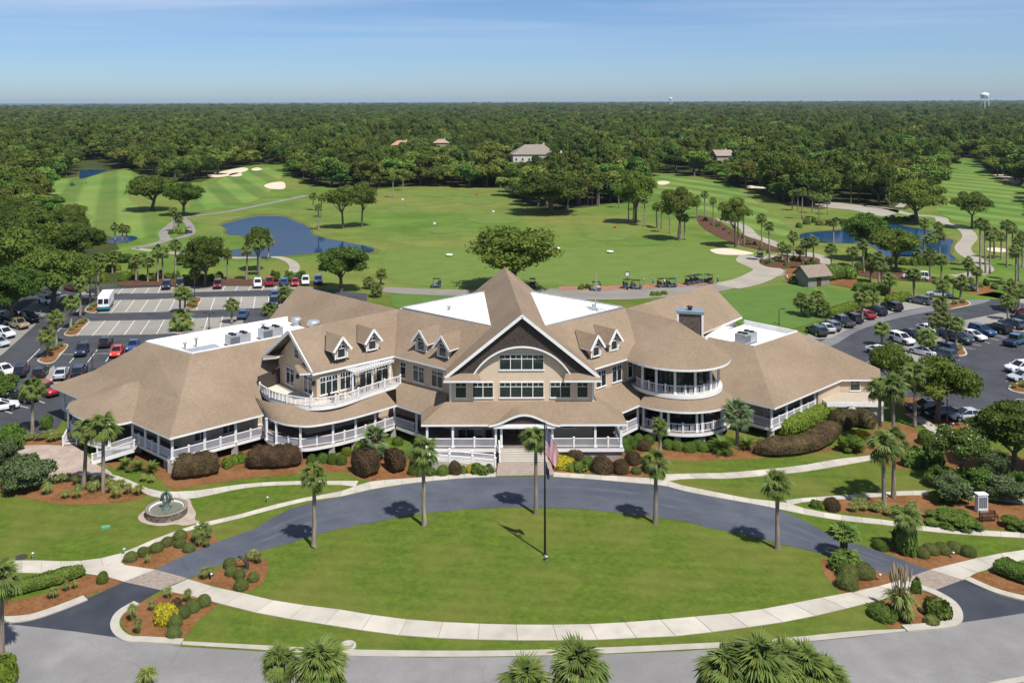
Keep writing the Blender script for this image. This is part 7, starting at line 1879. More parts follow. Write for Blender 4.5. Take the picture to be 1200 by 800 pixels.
def car(px, py, vec, kind, col, label, group='cars parked at the club'):
    g = G(px, py); h = G(px + vec[0], py + vec[1]) - g
    name = {'sedan': 'parked_sedan', 'suv': 'parked_suv', 'pickup': 'pickup_truck', 'van': 'passenger_van'}[kind]
    t = tag(empty(name, (g.x, g.y, 0.06), math.atan2(h.y, h.x)), label, {'sedan': 'car', 'suv': 'car', 'pickup': 'truck', 'van': 'van'}[kind], group)
    P = CARS[kind]
    b = link('body', P['body'], t); b.material_slots[0].link = 'OBJECT'; b.material_slots[0].material = PAINT[col]
    link('window_glass', P['window_glass'], t)
    for x, y, z, s in P['wheel'][1]: link('wheel', P['wheel'][0], t, (x, y, z), 0 if s > 0 else math.pi)
    for k in ('headlight', 'tail_light'):
        for p in P[k][1]: link(k, P[k][0], t, p)
    return t
NEAR, AWAY = (-6, 10), (6, -10)     # along the stalls of the lot by the end stairs, in pixels
for a in [
    (61, 346, (9, 2.5), 'sedan', 'grey', 'dark grey sedan half under the lot edge oak'), (86, 341, (9, 1.5), 'sedan', 'maroon', 'dark red car in the first far stall'), (55, 356, (9, 2.5), 'suv', 'white', 'white car nosing out under the lot edge oak'),
    (20, 384, (12, 3), 'pickup', 'tan', 'tan pickup truck at the lot edge'), (5, 395, (12, 3), 'suv', 'white', 'white suv next to the tan pickup'), (12, 375, (12, 3), 'pickup', 'navy', 'dark blue truck behind the tan pickup'), (34, 377, (12, 3), 'suv', 'black', 'black suv in the shade of the lot edge oak'), (-2, 405, (12, 3), 'sedan', 'silver', 'pale car past the white suv at the lot edge'),
    (96, 415, NEAR, 'suv', 'navy', 'dark navy suv on the open asphalt beside the palm island'), (124, 405, AWAY, 'suv', 'black', 'black boxy suv behind the orange red car'), (137, 416, NEAR, 'sedan', 'orange', 'orange red car facing the roof corner'), (156, 409, NEAR, 'sedan', 'blue', 'blue car almost hidden by the low roof'),
    (5, 438, (10, 4), 'sedan', 'white', 'white car at the end of the row near the round shrub'), (25, 439, AWAY, 'suv', 'navy', 'navy suv backing the round green shrub'), (47, 442, AWAY, 'suv', 'black', 'black suv between the navy suv and the silver sedan'), (72, 442, AWAY, 'sedan', 'silver', 'silver sedan on the pale concrete patch'), (93, 440, AWAY, 'suv', 'navy', 'dark suv beside the silver sedan, under the low roof edge'),
    (27, 470, (-13, -2.5), 'suv', 'black', 'black suv parked side on next to the red suv'), (55, 462, (10, 4.5), 'suv', 'red', 'red suv facing the end of the porch'), (0, 481, (12, -2), 'sedan', 'white', 'white car end poking in beside the plaza bed'),
    (195, 338, (-2, 8), 'suv', 'navy', 'navy suv alone in the far row of stalls'), (211, 336, (-2, 8), 'suv', 'black', 'black suv under the dark oak in the far row'), (255, 337, (-1, 8), 'suv', 'maroon', 'dark maroon suv beside the dark oak'), (302, 336, (0, 8), 'suv', 'white', 'white suv in the far row near the pond path'), (316, 334, (0, -8), 'pickup', 'red', 'red pickup with tan load in the far row'),
    (333, 334, (0, -8), 'suv', 'blue', 'blue suv behind the bushy short palm'), (346, 334, (0, 8), 'sedan', 'red', 'red car between the blue suv and the white one'), (358, 333, (0, 8), 'suv', 'white', 'white suv at the corner beside the round oak'), (373, 332, (0, 8), 'suv', 'blue', 'blue car under the round corner oak'), (321, 358, (-1, 8), 'suv', 'navy', 'dark blue suv in the double row, front car of the two'), (322, 349, (-1, -8), 'suv', 'blue', 'blue suv in the double row, rear car of the two'), (285, 372, AWAY, 'sedan', 'blue', 'blue car mostly hidden behind the back roof'),
    (957, 392, (-11, -5), 'suv', 'green', 'dark green suv nearest the flat roof corner'), (967, 388, (-11, -5), 'sedan', 'silver', 'silver sedan second along the putting green row'), (973, 386, (-11, -5), 'suv', 'grey', 'grey suv squeezed between silver and slate cars'), (987, 381, (-11, -4.5), 'pickup', 'slate', 'slate blue pickup with a capped bed'), (999, 377, (-11, -4.5), 'suv', 'navy', 'navy suv beside the bright red car'), (1014, 372, (-11, -4.5), 'sedan', 'red', 'bright red car along the putting green hedge'), (1027, 368, (-11, -4), 'suv', 'navy', 'dark suv just past the bright red car'), (1045, 363, (-11, -3.5), 'suv', 'black', 'black suv at the end of the putting green row'),
    (1078, 356, (-11, -2), 'suv', 'grey', 'grey suv by the lane bend island'), (1101, 348, (-11, -1), 'sedan', 'silver', 'pale blue silver sedan on the lane bend'), (1073, 328, (-12, -1), 'van', 'white', 'white passenger van in the far stalls'), (1131, 338, (11, -0.6), 'sedan', 'navy', 'navy sedan by the orange mulch point'),
    (1057, 402, (12, 4), 'suv', 'white', 'white suv facing the packed oak side stalls'), (1070, 396, (12, 4), 'sedan', 'navy', 'navy sedan behind the oak side white suv'), (1089, 390, (12, 3.5), 'sedan', 'white', 'white sedan under the lamp post palm'), (1124, 401, (12, 3.5), 'suv', 'green', 'dark green suv with a glossy nose in the packed row'), (1140, 397, (12, 3.5), 'sedan', 'white', 'white car next to the dark green suv'), (1151, 392, (12, 3.5), 'suv', 'blue', 'blue black boxy suv in the packed row'), (1112, 396, (12, 3.5), 'sedan', 'blue', 'blue car tucked behind the dark green suv'),
    (1169, 389, (-11, -3), 'suv', 'black', 'black suv nosing into the packed row'), (1186, 384, (-11, -3), 'suv', 'slate', 'slate grey suv at the end of the packed row'), (1190, 404, (11, -4), 'pickup', 'blue', 'blue pickup truck out on the open asphalt'), (1197, 377, (-11, -3), 'sedan', 'navy', 'navy car beyond the slate grey suv'), (1202, 370, (-11, -3), 'sedan', 'red', 'red car end beyond the navy car'),
    (1103, 412, (-12, -3), 'suv', 'navy', 'navy suv under the kerbed palm island'), (1082, 416, (-12, -3), 'sedan', 'white', 'white sedan peeping over the big oak'), (1103, 420, (-12, -3), 'suv', 'slate', 'slate suv peeping over the big oak'), (1032, 416, (12, 3), 'sedan', 'white', 'white car nose behind the dense dark oak'),
    (1196, 436, (-12, 1), 'suv', 'white', 'white suv at the stalls of the wide lot, upper of two'), (1200, 446, (-12, 1), 'sedan', 'silver', 'pale car at the stalls of the wide lot, lower of two'), (1133, 492, (-12, 0), 'sedan', 'silver', 'silver sedan parked side on beside the big oak'), (1103, 488, (-12, 0), 'sedan', 'navy', 'dark sedan in the shade of the big oak'), (1085, 484, (-12, 0), 'suv', 'black', 'black suv in the shade behind the oak trunk')]:
    car(*a)
# delivery step van
g = G(124, 361); hd = G(120, 366) - G(130, 351)
t = tag(empty('delivery_van', (g.x, g.y, 0.06), math.atan2(hd.y, hd.x)), 'boxy white delivery van with a teal lower band', 'van')
mb = MB(); mb.box(-3.4, 3.0, -1.1, 1.1, 0.9, 3.0); mb.add([(3.0, -1.1, .9), (3.5, -1.05, .9), (3.5, -1.05, 1.5), (3.15, -1.05, 2.6), (3.0, -1.1, 3.0), (3.0, 1.1, .9), (3.5, 1.05, .9), (3.5, 1.05, 1.5), (3.15, 1.05, 2.6), (3.0, 1.1, 3.0)], [(1, 2, 7, 6), (2, 3, 8, 7), (3, 4, 9, 8), (0, 4, 3, 2, 1), (5, 6, 7, 8, 9)]); mb.build('body', MAT['white'], t)
mat('teal', (.01, .17, .24), rough=.4)
mb = MB(); mb.box(-3.42, 3.53, -1.12, 1.12, .45, .95); mb.build('lower_band', MAT['teal'], t)
for s in (-1, 1):
    mb = MB(); mb.add([(3.5, s*.08, 1.55), (3.5, s*1.0, 1.55), (3.18, s*1.0, 2.5), (3.18, s*.08, 2.5)], [(0, 1, 2, 3)]); mb.v = [(x + .02, y, z) for x, y, z in mb.v]; mb.build('windshield', MAT['car_glass'], t)
    mb = MB(); mb.box(2.0, 2.9, s*1.11 - .015, s*1.11 + .015, 1.5, 2.4); mb.build('side_window', MAT['car_glass'], t)
    mb = MB(); mb.box(3.5, 3.56, s*.75 - .14, s*.75 + .14, 1.05, 1.3); mb.build('headlight', MAT['lamp_clear'], t)
    for x in (-2.0, 2.3): link('wheel', WHB, t, (x, s*1.02, .42), 0 if s > 0 else math.pi)

# golf carts
def cart_proto():
    P = {}
    mb = MB(); mb.box(-1.15, 1.1, -.58, .58, .28, .42); mb.add([(.55, -.55, .42), (1.15, -.5, .42), (1.15, -.5, .62), (.65, -.52, .85), (.55, .55, .42), (1.15, .5, .42), (1.15, .5, .62), (.65, .52, .85)], [(0, 1, 2, 3), (7, 6, 5, 4), (1, 5, 6, 2), (2, 6, 7, 3), (3, 7, 4, 0)]); mb.box(-1.15, -.35, -.56, .56, .42, .72); P['body'] = mb.mesh('cart_body', PAINT['slate'])
    mb = MB(); mb.box(-.45, .1, -.52, .52, .72, .82); mb.box(-.55, -.42, -.52, .52, .82, 1.2); P['seat'] = mb.mesh('cart_seat', MAT['black_metal'])
    mb = MB(); mb.box(-1.05, .75, -.6, .6, 1.85, 1.92); P['roof'] = mb.mesh('cart_roof', MAT['black_metal'])
    mb = MB()
    for s in (-1, 1): mb.tube([(.7, s*.52, .8), (.55, s*.55, 1.86)], .025, 5); mb.tube([(-.6, s*.52, .8), (-.8, s*.55, 1.86)], .025, 5)
    P['canopy_posts'] = mb.mesh('cart_posts', MAT['black_metal'])
    mb = MB(); mb.tube([(-.95, -.25, .7), (-1.05, -.28, 1.5)], .14, 7); mb.tube([(-.95, .25, .7), (-1.05, .28, 1.45)], .14, 7); P['golf_bags'] = mb.mesh('golf_bags', MAT['maroon'])
    return P
CP = cart_proto()
CWH = wheel_mesh(.23)
def cart(px, py, rz, label, group='golf carts about the course', bags=True):
    g = G(px, py); t = tag(empty('golf_cart', (g.x, g.y, 0.15), rz), label, 'golf cart', group)
    for k, me in CP.items(): link(k, me, t)
    for x in (-.75, .8):
        for s in (-1, 1): link('wheel', CWH, t, (x, s*.5, .23), 0 if s > 0 else math.pi)
    return t
for x, y, a, lab in [(511, 337, 3.1, 'golf cart standing alone on the apron by the chipping lawn'), (624, 337, 1.6, 'golf cart right behind the gable roof'), (698, 341, 3.0, 'golf cart beside the two small shrubs'), (787, 337, .2, 'golf cart behind the golfers on the terracotta strip'), (808, 334, .6, 'golf cart in the cluster by the chimney side roof, front one'), (814, 333, .5, 'golf cart in the cluster by the chimney side roof, middle one'), (819, 332, .4, 'golf cart in the cluster by the chimney side roof, far one'),
                     (746, 339, .0, 'golf cart beside the post clock'), (736, 338, .1, 'dark bag rack cart at the post clock'), (830, 332, 2.0, 'low cart beyond the cluster'), (221, 274, 1.0, 'golf cart on the loop of the winding path'), (85, 218, 1.2, 'tiny golf cart on the striped fairway'), (1152, 247, .5, 'golf cart crossing the fairway by the bare limbed tree'), (1014, 314, .3, 'dark golf cart parked under the pond oaks'), (1024, 314, .3, 'dark golf cart beside another under the pond oaks'), (1040, 313, .3, 'dark golf cart at the end under the pond oaks'), (891, 302, 1.5, 'golf cart on the pale path by the range bunker'), (776, 337, .3, 'low push cart on the terracotta strip')]:
    cart(x, y, a, lab)

# golfers: one skinned body each
def person_mat(name, shirt, pants):
    m = bpy.data.materials.new(name); m.use_nodes = True; n = m.node_tree.nodes; l = m.node_tree.links
    tcn = n.new('ShaderNodeTexCoord'); sp = n.new('ShaderNodeSeparateXYZ'); l.new(tcn.outputs['Object'], sp.inputs[0])
    mr = n.new('ShaderNodeMath'); mr.operation = 'DIVIDE'; mr.inputs[1].default_value = 1.8; l.new(sp.outputs['Z'], mr.inputs[0])
    cr_ = n.new('ShaderNodeValToRGB'); cr_.color_ramp.interpolation = 'CONSTANT'; e = cr_.color_ramp.elements
    e[0].position = 0; e[0].color = (.5, .5, .5, 1); e[1].position = .05; e[1].color = (.42, .25, .17, 1)
    for p, c in ((.27, pants), (.53, shirt), (.83, (.42, .25, .17)), (.93, (.7, .7, .7))): q_ = e.new(p); q_.color = (*c, 1)
    l.new(mr.outputs[0], cr_.inputs[0]); l.new(cr_.outputs[0], n['Principled BSDF'].inputs['Base Color']); n['Principled BSDF'].inputs['Roughness'].default_value = .9
    return m
def golfer(px, py, rz, shirt, pants, label, pose=0):
    g = G(px, py)
    J = {'hip': (0, 0, .98), 'belly': (0, .02, 1.15), 'chest': (0, .03 + .08*pose, 1.38), 'neck': (0, .04 + .14*pose, 1.53), 'head': (0, .07 + .18*pose, 1.66), 'crown': (0, .07 + .18*pose, 1.78)}
    for s, k in ((-1, 'L'), (1, 'R')):
        J.update({k + 'h': (s*.10, 0, .93), k + 'k': (s*.14, .05, .50), k + 'a': (s*.16, 0, .09), k + 't': (s*.17, .17, .05), k + 's': (s*.19, .03 + .1*pose, 1.44), k + 'e': (s*(.27 - .1*pose), .08 + .2*pose, 1.16), k + 'w': (s*(.24 - .18*pose), .18 + .28*pose, .94 + .03*pose), k + 'f': (s*(.22 - .18*pose), .22 + .3*pose, .84 + .03*pose)})
    names = list(J); idx = {k: i for i, k in enumerate(names)}
    E = [('hip', 'belly'), ('belly', 'chest'), ('chest', 'neck'), ('neck', 'head'), ('head', 'crown')]
    for k in 'LR': E += [('hip', k + 'h'), (k + 'h', k + 'k'), (k + 'k', k + 'a'), (k + 'a', k + 't'), ('chest', k + 's'), (k + 's', k + 'e'), (k + 'e', k + 'w'), (k + 'w', k + 'f')]
    me = bpy.data.meshes.new('person'); me.from_pydata([J[k] for k in names], [(idx[a], idx[b_]) for a, b_ in E], []); me.materials.append(person_mat('clothes', shirt, pants))
    o = link('person', me, None, (g.x, g.y, .15), rz); tag(o, label, 'person', 'golfers on the course')
    md = o.modifiers.new('skin', 'SKIN'); rad = dict(hip=.15, belly=.145, chest=.165, neck=.06, head=.095, crown=.07, h=.10, k=.065, a=.045, t=.04, s=.06, e=.045, w=.033, f=.03)
    for k in names: r = rad.get(k, rad.get(k[1:], .05)); me.skin_vertices[0].data[idx[k]].radius = (r, r)
    me.skin_vertices[0].data[idx['hip']].use_root = True
    md.use_smooth_shade = True; o.modifiers.new('sub', 'SUBSURF').levels = 1; o.modifiers['sub'].render_levels = 1
    mb = MB(); mb.tube([(0, .45 + .1*pose, .85), (.1, .9, .06)], .012, 5); mb.box(.06, .18, .86, .92, .02, .07); mb.build('golf_club', MAT['chrome'], o)
for a in [(755, 335.5, .3, (.12, .22, .34), (.45, .42, .36), 'golfer in a slate blue shirt standing on the range tee', 0), (765.5, 335, 2.6, (.2, .32, .5), (.02, .02, .03), 'golfer in a light blue shirt and black shorts on the range tee', 1), (779, 336, .8, (.6, .6, .6), (.02, .02, .03), 'golfer in a white shirt bending over on the range tee', 1), (793, 333, 2.0, (.05, .45, .3), (.4, .4, .4), 'golfer in a green shirt on the range tee', 1), (810.5, 332, .2, (.3, .5, .6), (.3, .3, .32), 'golfer in a pale blue shirt behind the carts', 0),
          (841, 333, -1.2, (.1, .3, .36), (.02, .02, .03), 'golfer in a teal shirt walking at the end of the tee', 0), (888, 301, .5, (.1, .15, .25), (.1, .1, .12), 'golfer in dark clothes beside the cart on the pale path', 0), (923, 331, .9, (.6, .62, .66), (.03, .03, .04), 'golfer in a white shirt at the putting green corner', 1), (101, 217, .4, (.05, .05, .06), (.05, .05, .06), 'tiny dark figure on the striped fairway', 0), (515, 336, .3, (.03, .4, .45), (.2, .2, .2), 'golfer in a turquoise shirt beside the lone cart', 0)]:
    golfer(*a)

# ------------------------------------------------------------------ garden furniture
def at(px, py, z=0.0): g = G(px, py); return (g.x, g.y, z)
# fountain
t = tag(empty('fountain', at(195, 602, .05)), 'round stone fountain with a green bronze group in its basin', 'fountain')
rb = random.Random(4); base_n = 30
mb = MB(); mb.lathe([(2.0, 0), (2.0, .62), (1.7, .62), (1.7, .3), (0, .3)], 40); mb.build('basin', MAT['joint'], t)
mat('fountain_stone', (.17, .15, .12), (.10, .09, .07), 5, .9, .6, 10); mat('fountain_stone_pale', (.26, .22, .17), (.18, .15, .12), 5, .9, .6, 10)
def wedge(r0, r1, a0, a1, z0, z1):
    mb = MB(); mb.prism([(r*math.cos(a), r*math.sin(a)) for r, a in ((r0, a0), (r1, a0), (r1, (a0+a1)/2), (r1, a1), (r0, a1), (r0, (a0+a1)/2))], z0, z1); return mb
for c in range(2):
    for k in range(base_n):
        a0 = (k + .5*c)*2*math.pi/base_n
        wedge(1.97, 2.06 + rb.uniform(0, .03), a0 + .012, a0 + 2*math.pi/base_n - .012, .02 + .3*c, .30 + .3*c).build('stone', MAT['fountain_stone' if rb.random() < .6 else 'fountain_stone_pale'], t)
mb = MB(); mb.lathe([(1.72, .60), (2.1, .60), (2.1, .70), (1.72, .70), (1.72, .55)], 40); mb.build('rim', MAT['fountain_stone_pale'], t)
mat('pool', (.15, .15, .11), (.12, .13, .10), 1, .08, .2, 5)
mb = MB(); mb.lathe([(1.71, .5), (0, .5)], 40); mb.build('water', MAT['pool'], t)
mb = MB(); mb.lathe([(1.70, .50), (1.70, .62), (1.64, .62), (1.64, .50)], 40); mb.build('rim_lining', MAT['water_white'], t)
mb = MB(); mb.lathe([(.5, .5), (.42, .7), (.24, .85), (.2, 1.05)], 10)
for s in (-1, 1):
    mb.tube([(s*.12, 0, 1.0), (s*.38, .05, 1.35), (s*.42, 0, 1.75), (s*.2, -.05, 2.1), (s*.02, -.05, 2.3)], [.1, .17, .19, .14, .05], 8); mb.tube([(s*.4, 0, 1.6), (s*.62, .1, 1.4), (s*.68, .15, 1.1)], [.1, .09, .02], 6)
mb.tube([(0, .1, 1.0), (.05, .1, 1.5), (-.05, .05, 1.9), (.05, 0, 2.45)], [.15, .12, .11, .06], 8); mb.build('statue', MAT['verdigris'], t)
# twisted bronze in the bed
g = at(287, 667, .04); t = tag(empty('bronze_sculpture', g), 'twisted dark bronze figure in the pine straw bed', 'sculpture')
mb = MB(); mb.tube([(.1, 0, 0), (.2, .05, .4), (0, 0, .75), (-.25, .05, 1.0), (-.5, 0, 1.15), (-.62, 0, 1.0)], [.22, .2, .15, .12, .1, .06], 8); mb.tube([(0, 0, .75), (.12, .1, 1.1), (-.05, .1, 1.35)], [.1, .09, .03], 6); mb.tube([(-.25, 0, 1.0), (-.6, -.2, .8)], [.07, .03], 5); mb.build('figure', MAT['bronze'], t)
mb = MB(); mb.lathe([(.38, 0), (.34, .1), (0, .12)], 10); mb.build('base', MAT['bronze'], t)
g = at(1047, 636, .04); t = tag(empty('bronze_sculpture', g), 'small dark bronze figure beside the fan palm shrub', 'sculpture')
mb = MB(); mb.tube([(0, 0, 0), (.1, 0, .5), (-.05, 0, .9), (.1, 0, 1.25)], [.25, .22, .17, .08], 8); mb.tube([(0, 0, .9), (-.4, .1, 1.05)], [.1, .03], 5); mb.build('figure', MAT['bronze'], t)
mb = MB(); mb.lathe([(.36, 0), (.32, .1), (0, .12)], 10); mb.build('base', MAT['bronze'], t)
# flagpole with two flags
t = tag(empty('flagpole', at(638.7, 650, .02)), 'tall black flagpole standing on the oval lawn', 'flagpole')
mb = MB(); mb.tube([(0, 0, 0), (0, 0, 12.2)], [.11, .06], 10); mb.build('pole', MAT['black_metal'], t)
mb = MB(); mb.lathe([(.0, 12.35), (.1, 12.3), (.1, 12.2), (.0, 12.15)], 10); mb.build('finial', MAT['chrome'], t)
mb = MB(); mb.lathe([(.3, 0), (.28, .06), (.14, .12)], 12); mb.build('base', MAT['bronze'], t)
mb = MB(); mb.lathe([(.12, 0), (.12, .3), (.16, .3), (.16, .42), (0, .42)], 8, c=(0, -1.0, 0)); o = mb.build('flood_light', MAT['metal'], None, at(638.7, 650, .02)); tag(o, 'small ground lamp at the foot of the flagpole', 'lamp')
def flag(name, label, zt, hoist, fly, spread):
    f = tag(empty(name, at(638.7, 650, .02)), label, 'flag'); nu, nv = 30, 26
    def P(u, v):      # u along the fly, v down the hoist; the cloth hangs slack
        d = fly*u; x = .09 + d*(spread + .10*(1 - v)) ; z = zt - hoist*v*(1 - .25*u) - d*.62*(1 - .25*v)
        y = .16*math.sin(u*9 + v*2.2)*u**.5 + .08*math.sin(u*17 - v*3)*u
        return (x + .05*math.sin(u*11 + v*4)*u, y, z)
    return f, P, nu, nv
mat('flag_red', (.50, .010, .025), rough=.8, transl=.3); mat('flag_white', (.78, .77, .77), rough=.8, transl=.3); mat('flag_blue', (.018, .028, .11), rough=.8, transl=.3)
f, P, nu, nv = flag('national_flag', 'limp red and white striped flag with a starred blue canton', 12.0, 2.7, 4.2, .2)
mb = MB()
for j in range(26):
    for i in range(nu):
        st_ = j // 2; can = i < nu*.4 and st_ < 7
        mb.add([P(i/nu, j/26), P((i+1)/nu, j/26), P((i+1)/nu, (j+1)/26), P(i/nu, (j+1)/26)], [(0, 1, 2, 3)], 2 if can else (0 if st_ % 2 == 0 else 1), True)
mb.build('cloth', [MAT['flag_red'], MAT['flag_white'], MAT['flag_blue']], f)
mb = MB()
for r in range(9):
    for c in range(6 if r % 2 == 0 else 5):
        u0, v0 = (.4*(c + (.5 if r % 2 == 0 else 1.0))/6), (14/26)*(r + .5)/9
        p = Vector(P(u0, v0)); e1 = (Vector(P(u0 + .01, v0)) - p).normalized(); e2 = (Vector(P(u0, v0 + .01)) - p).normalized(); nn_ = e1.cross(e2).normalized()
        for sgn in (-1, 1):
            pts = [p + (e1*math.cos(a) + e2*math.sin(a))*(.055 if k % 2 == 0 else .024) + nn_*.006*sgn for k, a in enumerate([2*math.pi*q_/10 for q_ in range(10)])]
            mb.add(pts, [tuple(range(10))])
o = mb.build('stars', MAT['flag_white'], f); o['kind'] = 'stuff'
f, P, nu, nv = flag('state_flag', 'limp dark blue flag with a white palm below the striped one', 8.7, 1.2, 2.0, .10)
mb = MB()
for j in range(16):
    for i in range(24): mb.add([P(i/24, j/16), P((i+1)/24, j/16), P((i+1)/24, (j+1)/16), P(i/24, (j+1)/16)], [(0, 1, 2, 3)], 0, True)
mb.build('cloth', [MAT['flag_blue']], f)
# bench
g = G(1159, 611); t = tag(empty('park_bench', (g.x, g.y, .04), .05), 'dark slatted bench in the pine straw by the newspaper rack', 'bench')
for k in range(4): mb = MB(); mb.box(-.85, .85, -.22 + .12*k, -.13 + .12*k, .42, .46); mb.build('seat_slat', MAT['wood_dark'], t)
for k in range(4): mb = MB(); mb.box(-.85, .85, .26 + .02*k, .30 + .02*k, .52 + .11*k, .60 + .11*k); mb.build('back_slat', MAT['wood_dark'], t)
for x in (-.8, .8):
    for y in (-.18, .26): mb = MB(); mb.box(x - .035, x + .035, y - .03, y + .03, 0, .9 if y > 0 else .62); mb.build('leg', MAT['black_metal'], t)
    mb = MB(); mb.box(x - .035, x + .035, -.2, .28, .62, .67); mb.build('armrest', MAT['black_metal'], t)
# newspaper rack
g = G(1150, 599); t = tag(empty('newspaper_rack', (g.x, g.y, .04), .05), 'white cabinet with four tall slots beside the bench', 'rack')
mb = MB(); mb.box(-.5, .5, -.3, .3, .1, 1.75); mb.box(-.56, .56, -.36, .36, 0, .1); mb.build('cabinet', MAT['white'], t)
for k in range(4): mb = MB(); mb.box(-.42 + .22*k, -.26 + .22*k, -.33, -.29, .45, 1.55); mb.build('slot', MAT['slate_dark'] if 'slate_dark' in MAT else mat('slate_dark', (.10, .12, .16), rough=.4), t)
mb = MB(); mb.box(-.56, .56, -.36, .36, 1.75, 1.82); mb.build('top', MAT['white'], t)
# lamp posts
def lamp(px, py, top, label, kind='arm'):
    g = G(px, py); h = max(height_at((px, py), top), 3.0); t = tag(empty('lamp_post', (g.x, g.y, 0.05)), label, 'lamp')
    mb = MB(); mb.tube([(0, 0, 0), (0, 0, h)], [.08, .06], 8); mb.lathe([(.2, 0), (.2, .25), (.08, .35)], 10); mb.build('pole', MAT['bronze'], t)
    mb = MB()
    for s in ((1,) if kind == 'arm' else (-1, 1)): mb.bar((0, 0, h - .08), (s*.5, 0, h - .02), .06, .06); mb.box(s*.45 if s > 0 else s*1.05, s*1.05 if s > 0 else s*.45, -.2, .2, h - .08, h + .06)
    mb.build('lamp_head', MAT['bronze'], t)
for a in [(1110, 500, 461, 'lamp post beside the parked silver sedan'), (108, 436, 415, 'lamp post in front of the orange red car'), (913, 381, 366, 'short lamp post at the corner of the putting green'), (1003, 357, 339, 'lamp post at the putting green hedge'), (245, 386, 375, 'twin armed lamp post behind the flat roof', 'twin'), (228, 350, 318, 'tall lamp post amid the empty stalls'), (1117, 358, 331, 'lamp post on the lane bend island'), (1088, 397, 375, 'twin armed lamp post among the packed cars', 'twin'), (112, 347, 332, 'twin armed lamp post by the delivery van', 'twin')]: lamp(*a)
# post clock on the range tee
g = G(735, 340); t = tag(empty('post_clock', (g.x, g.y, .15)), 'black post clock with a round white face by the range', 'clock')
mb = MB(); mb.tube([(0, 0, 0), (0, 0, 3.0)], .07, 8); mb.lathe([(.25, 0), (.2, .4), (.07, .6)], 10); mb.build('post', MAT['black_metal'], t)
for s in (-1, 1):
    mb = MB(); mb.add([(.42*math.cos(a), s*.1, 3.4 + .42*math.sin(a)) for a in [2*math.pi*k/20 for k in range(20)]], [tuple(range(20))]); fc = mb.build('face', MAT['white'], t)
    mb = MB(); mb.bar((0, s*.115, 3.4), (.0, s*.115, 3.72), .03, .01, 0, Vector((0, 1, 0))); mb.bar((0, s*.115, 3.4), (.2, s*.115, 3.32), .04, .01, 0, Vector((0, 1, 0))); mb.build('hands', MAT['black_metal'], fc)
mb = MB()
for k in range(20):
    a, b_ = 2*math.pi*k/20, 2*math.pi*(k+1)/20; mb.bar((.47*math.cos(a), 0, 3.4 + .47*math.sin(a)), (.47*math.cos(b_), 0, 3.4 + .47*math.sin(b_)), .24, .1, 0, Vector((math.cos(a), 0, math.sin(a))))
mb.build('case', MAT['black_metal'], t)
# path lights
PLM = MB(); PLM.tube([(0, 0, 0), (0, 0, .5)], .03, 5); PLM.lathe([(.0, .62), (.16, .54), (.16, .5), (0, .5)], 8); PLM = PLM.mesh('path_light', MAT['metal'])
for x, y in ZF((145,455),(635,285),(730,625),(1105,105)) + ZQ((355,450),(785,320)) + ZA((115,365)): o = link('path_light', PLM, None, at(x, y, .03)); tag(o, 'small mushroom path light at a bed edge', 'light', 'path lights at the bed edges')
# manhole, drain
mb = MB(); mb.lathe([(.55, .01), (.55, .03), (.45, .045), (0, .045)], 18); tag(mb.build('manhole_cover', MAT['bronze'], None, at(25, 653, .03)), 'round iron manhole cover set in the lawn', 'manhole')
mb = MB(); mb.lathe([(.62, 0), (.62, .12), (.42, .14), (.42, .08), (0, .08)], 18); tag(mb.build('storm_drain', MAT['kerb'], None, at(408, 757, .03)), 'round concrete storm drain at the road gutter', 'drain')
mat('green_box', (.10, .30, .18), rough=.5); mb = MB(); mb.box(-.4, .4, -.25, .25, 0, .2); tag(mb.build('valve_box', MAT['green_box'], None, at(124, 619, .02), .3), 'small pale green valve box in the lawn', 'box')
# range targets and flags
for x, y in Z2((380, 602), (758, 578), (945, 590)):
    t = tag(empty('range_target', at(x, y, .1)), 'round white target dish lying on the range', 'target', 'white target dishes on the range')
    mb = MB(); mb.lathe([(0, .12), (.75, .3), (.9, .5), (.93, .5), (.8, .22), (0, .05)], 18); mb.build('dish', MAT['white'], t)
    mb = MB(); mb.tube([(0, 0, 0), (0, 0, .2)], .3, 8); mb.build('foot', MAT['metal'], t)
for (x, y), c in zip(Z2((530, 470), (472, 408), (957, 530), (323, 515), (212, 425)) + Z1((292, 470)), ('flag_white', 'flag_red', 'flag_red', 'flag_white', 'flag_white', 'yellow_leaf')):
    t = tag(empty('golf_flag', at(x, y, .12)), {'flag_white': 'white pennant on a thin stick on a range green', 'flag_red': 'red pennant on a thin stick on a range green', 'yellow_leaf': 'yellow pennant at the fairway green'}[c], 'flag', 'pennants on the greens')
    mb = MB(); mb.tube([(0, 0, 0), (0, 0, 3.0)], .035, 5); mb.build('stick', MAT['metal'], t); mb = MB(); mb.add([(0, 0, 3), (.9, .1, 2.8), (.8, -.05, 2.3), (0, 0, 2.3)], [(0, 1, 2, 3)]); mb.build('pennant', MAT[c], t)
mounds(zoomed(700, 280, 6), [(392,400),(430,400),(472,392)], 7, .9, 'lime', 'small green shrub beside the cart apron', 'shrubs beside the cart apron', 'leafy_bush')
mounds(Z2, [(843,718),(868,716)], 8, 1.0, 'shrub', 'small round shrub at the range tee', 'shrubs at the range tee', 'leafy_bush')

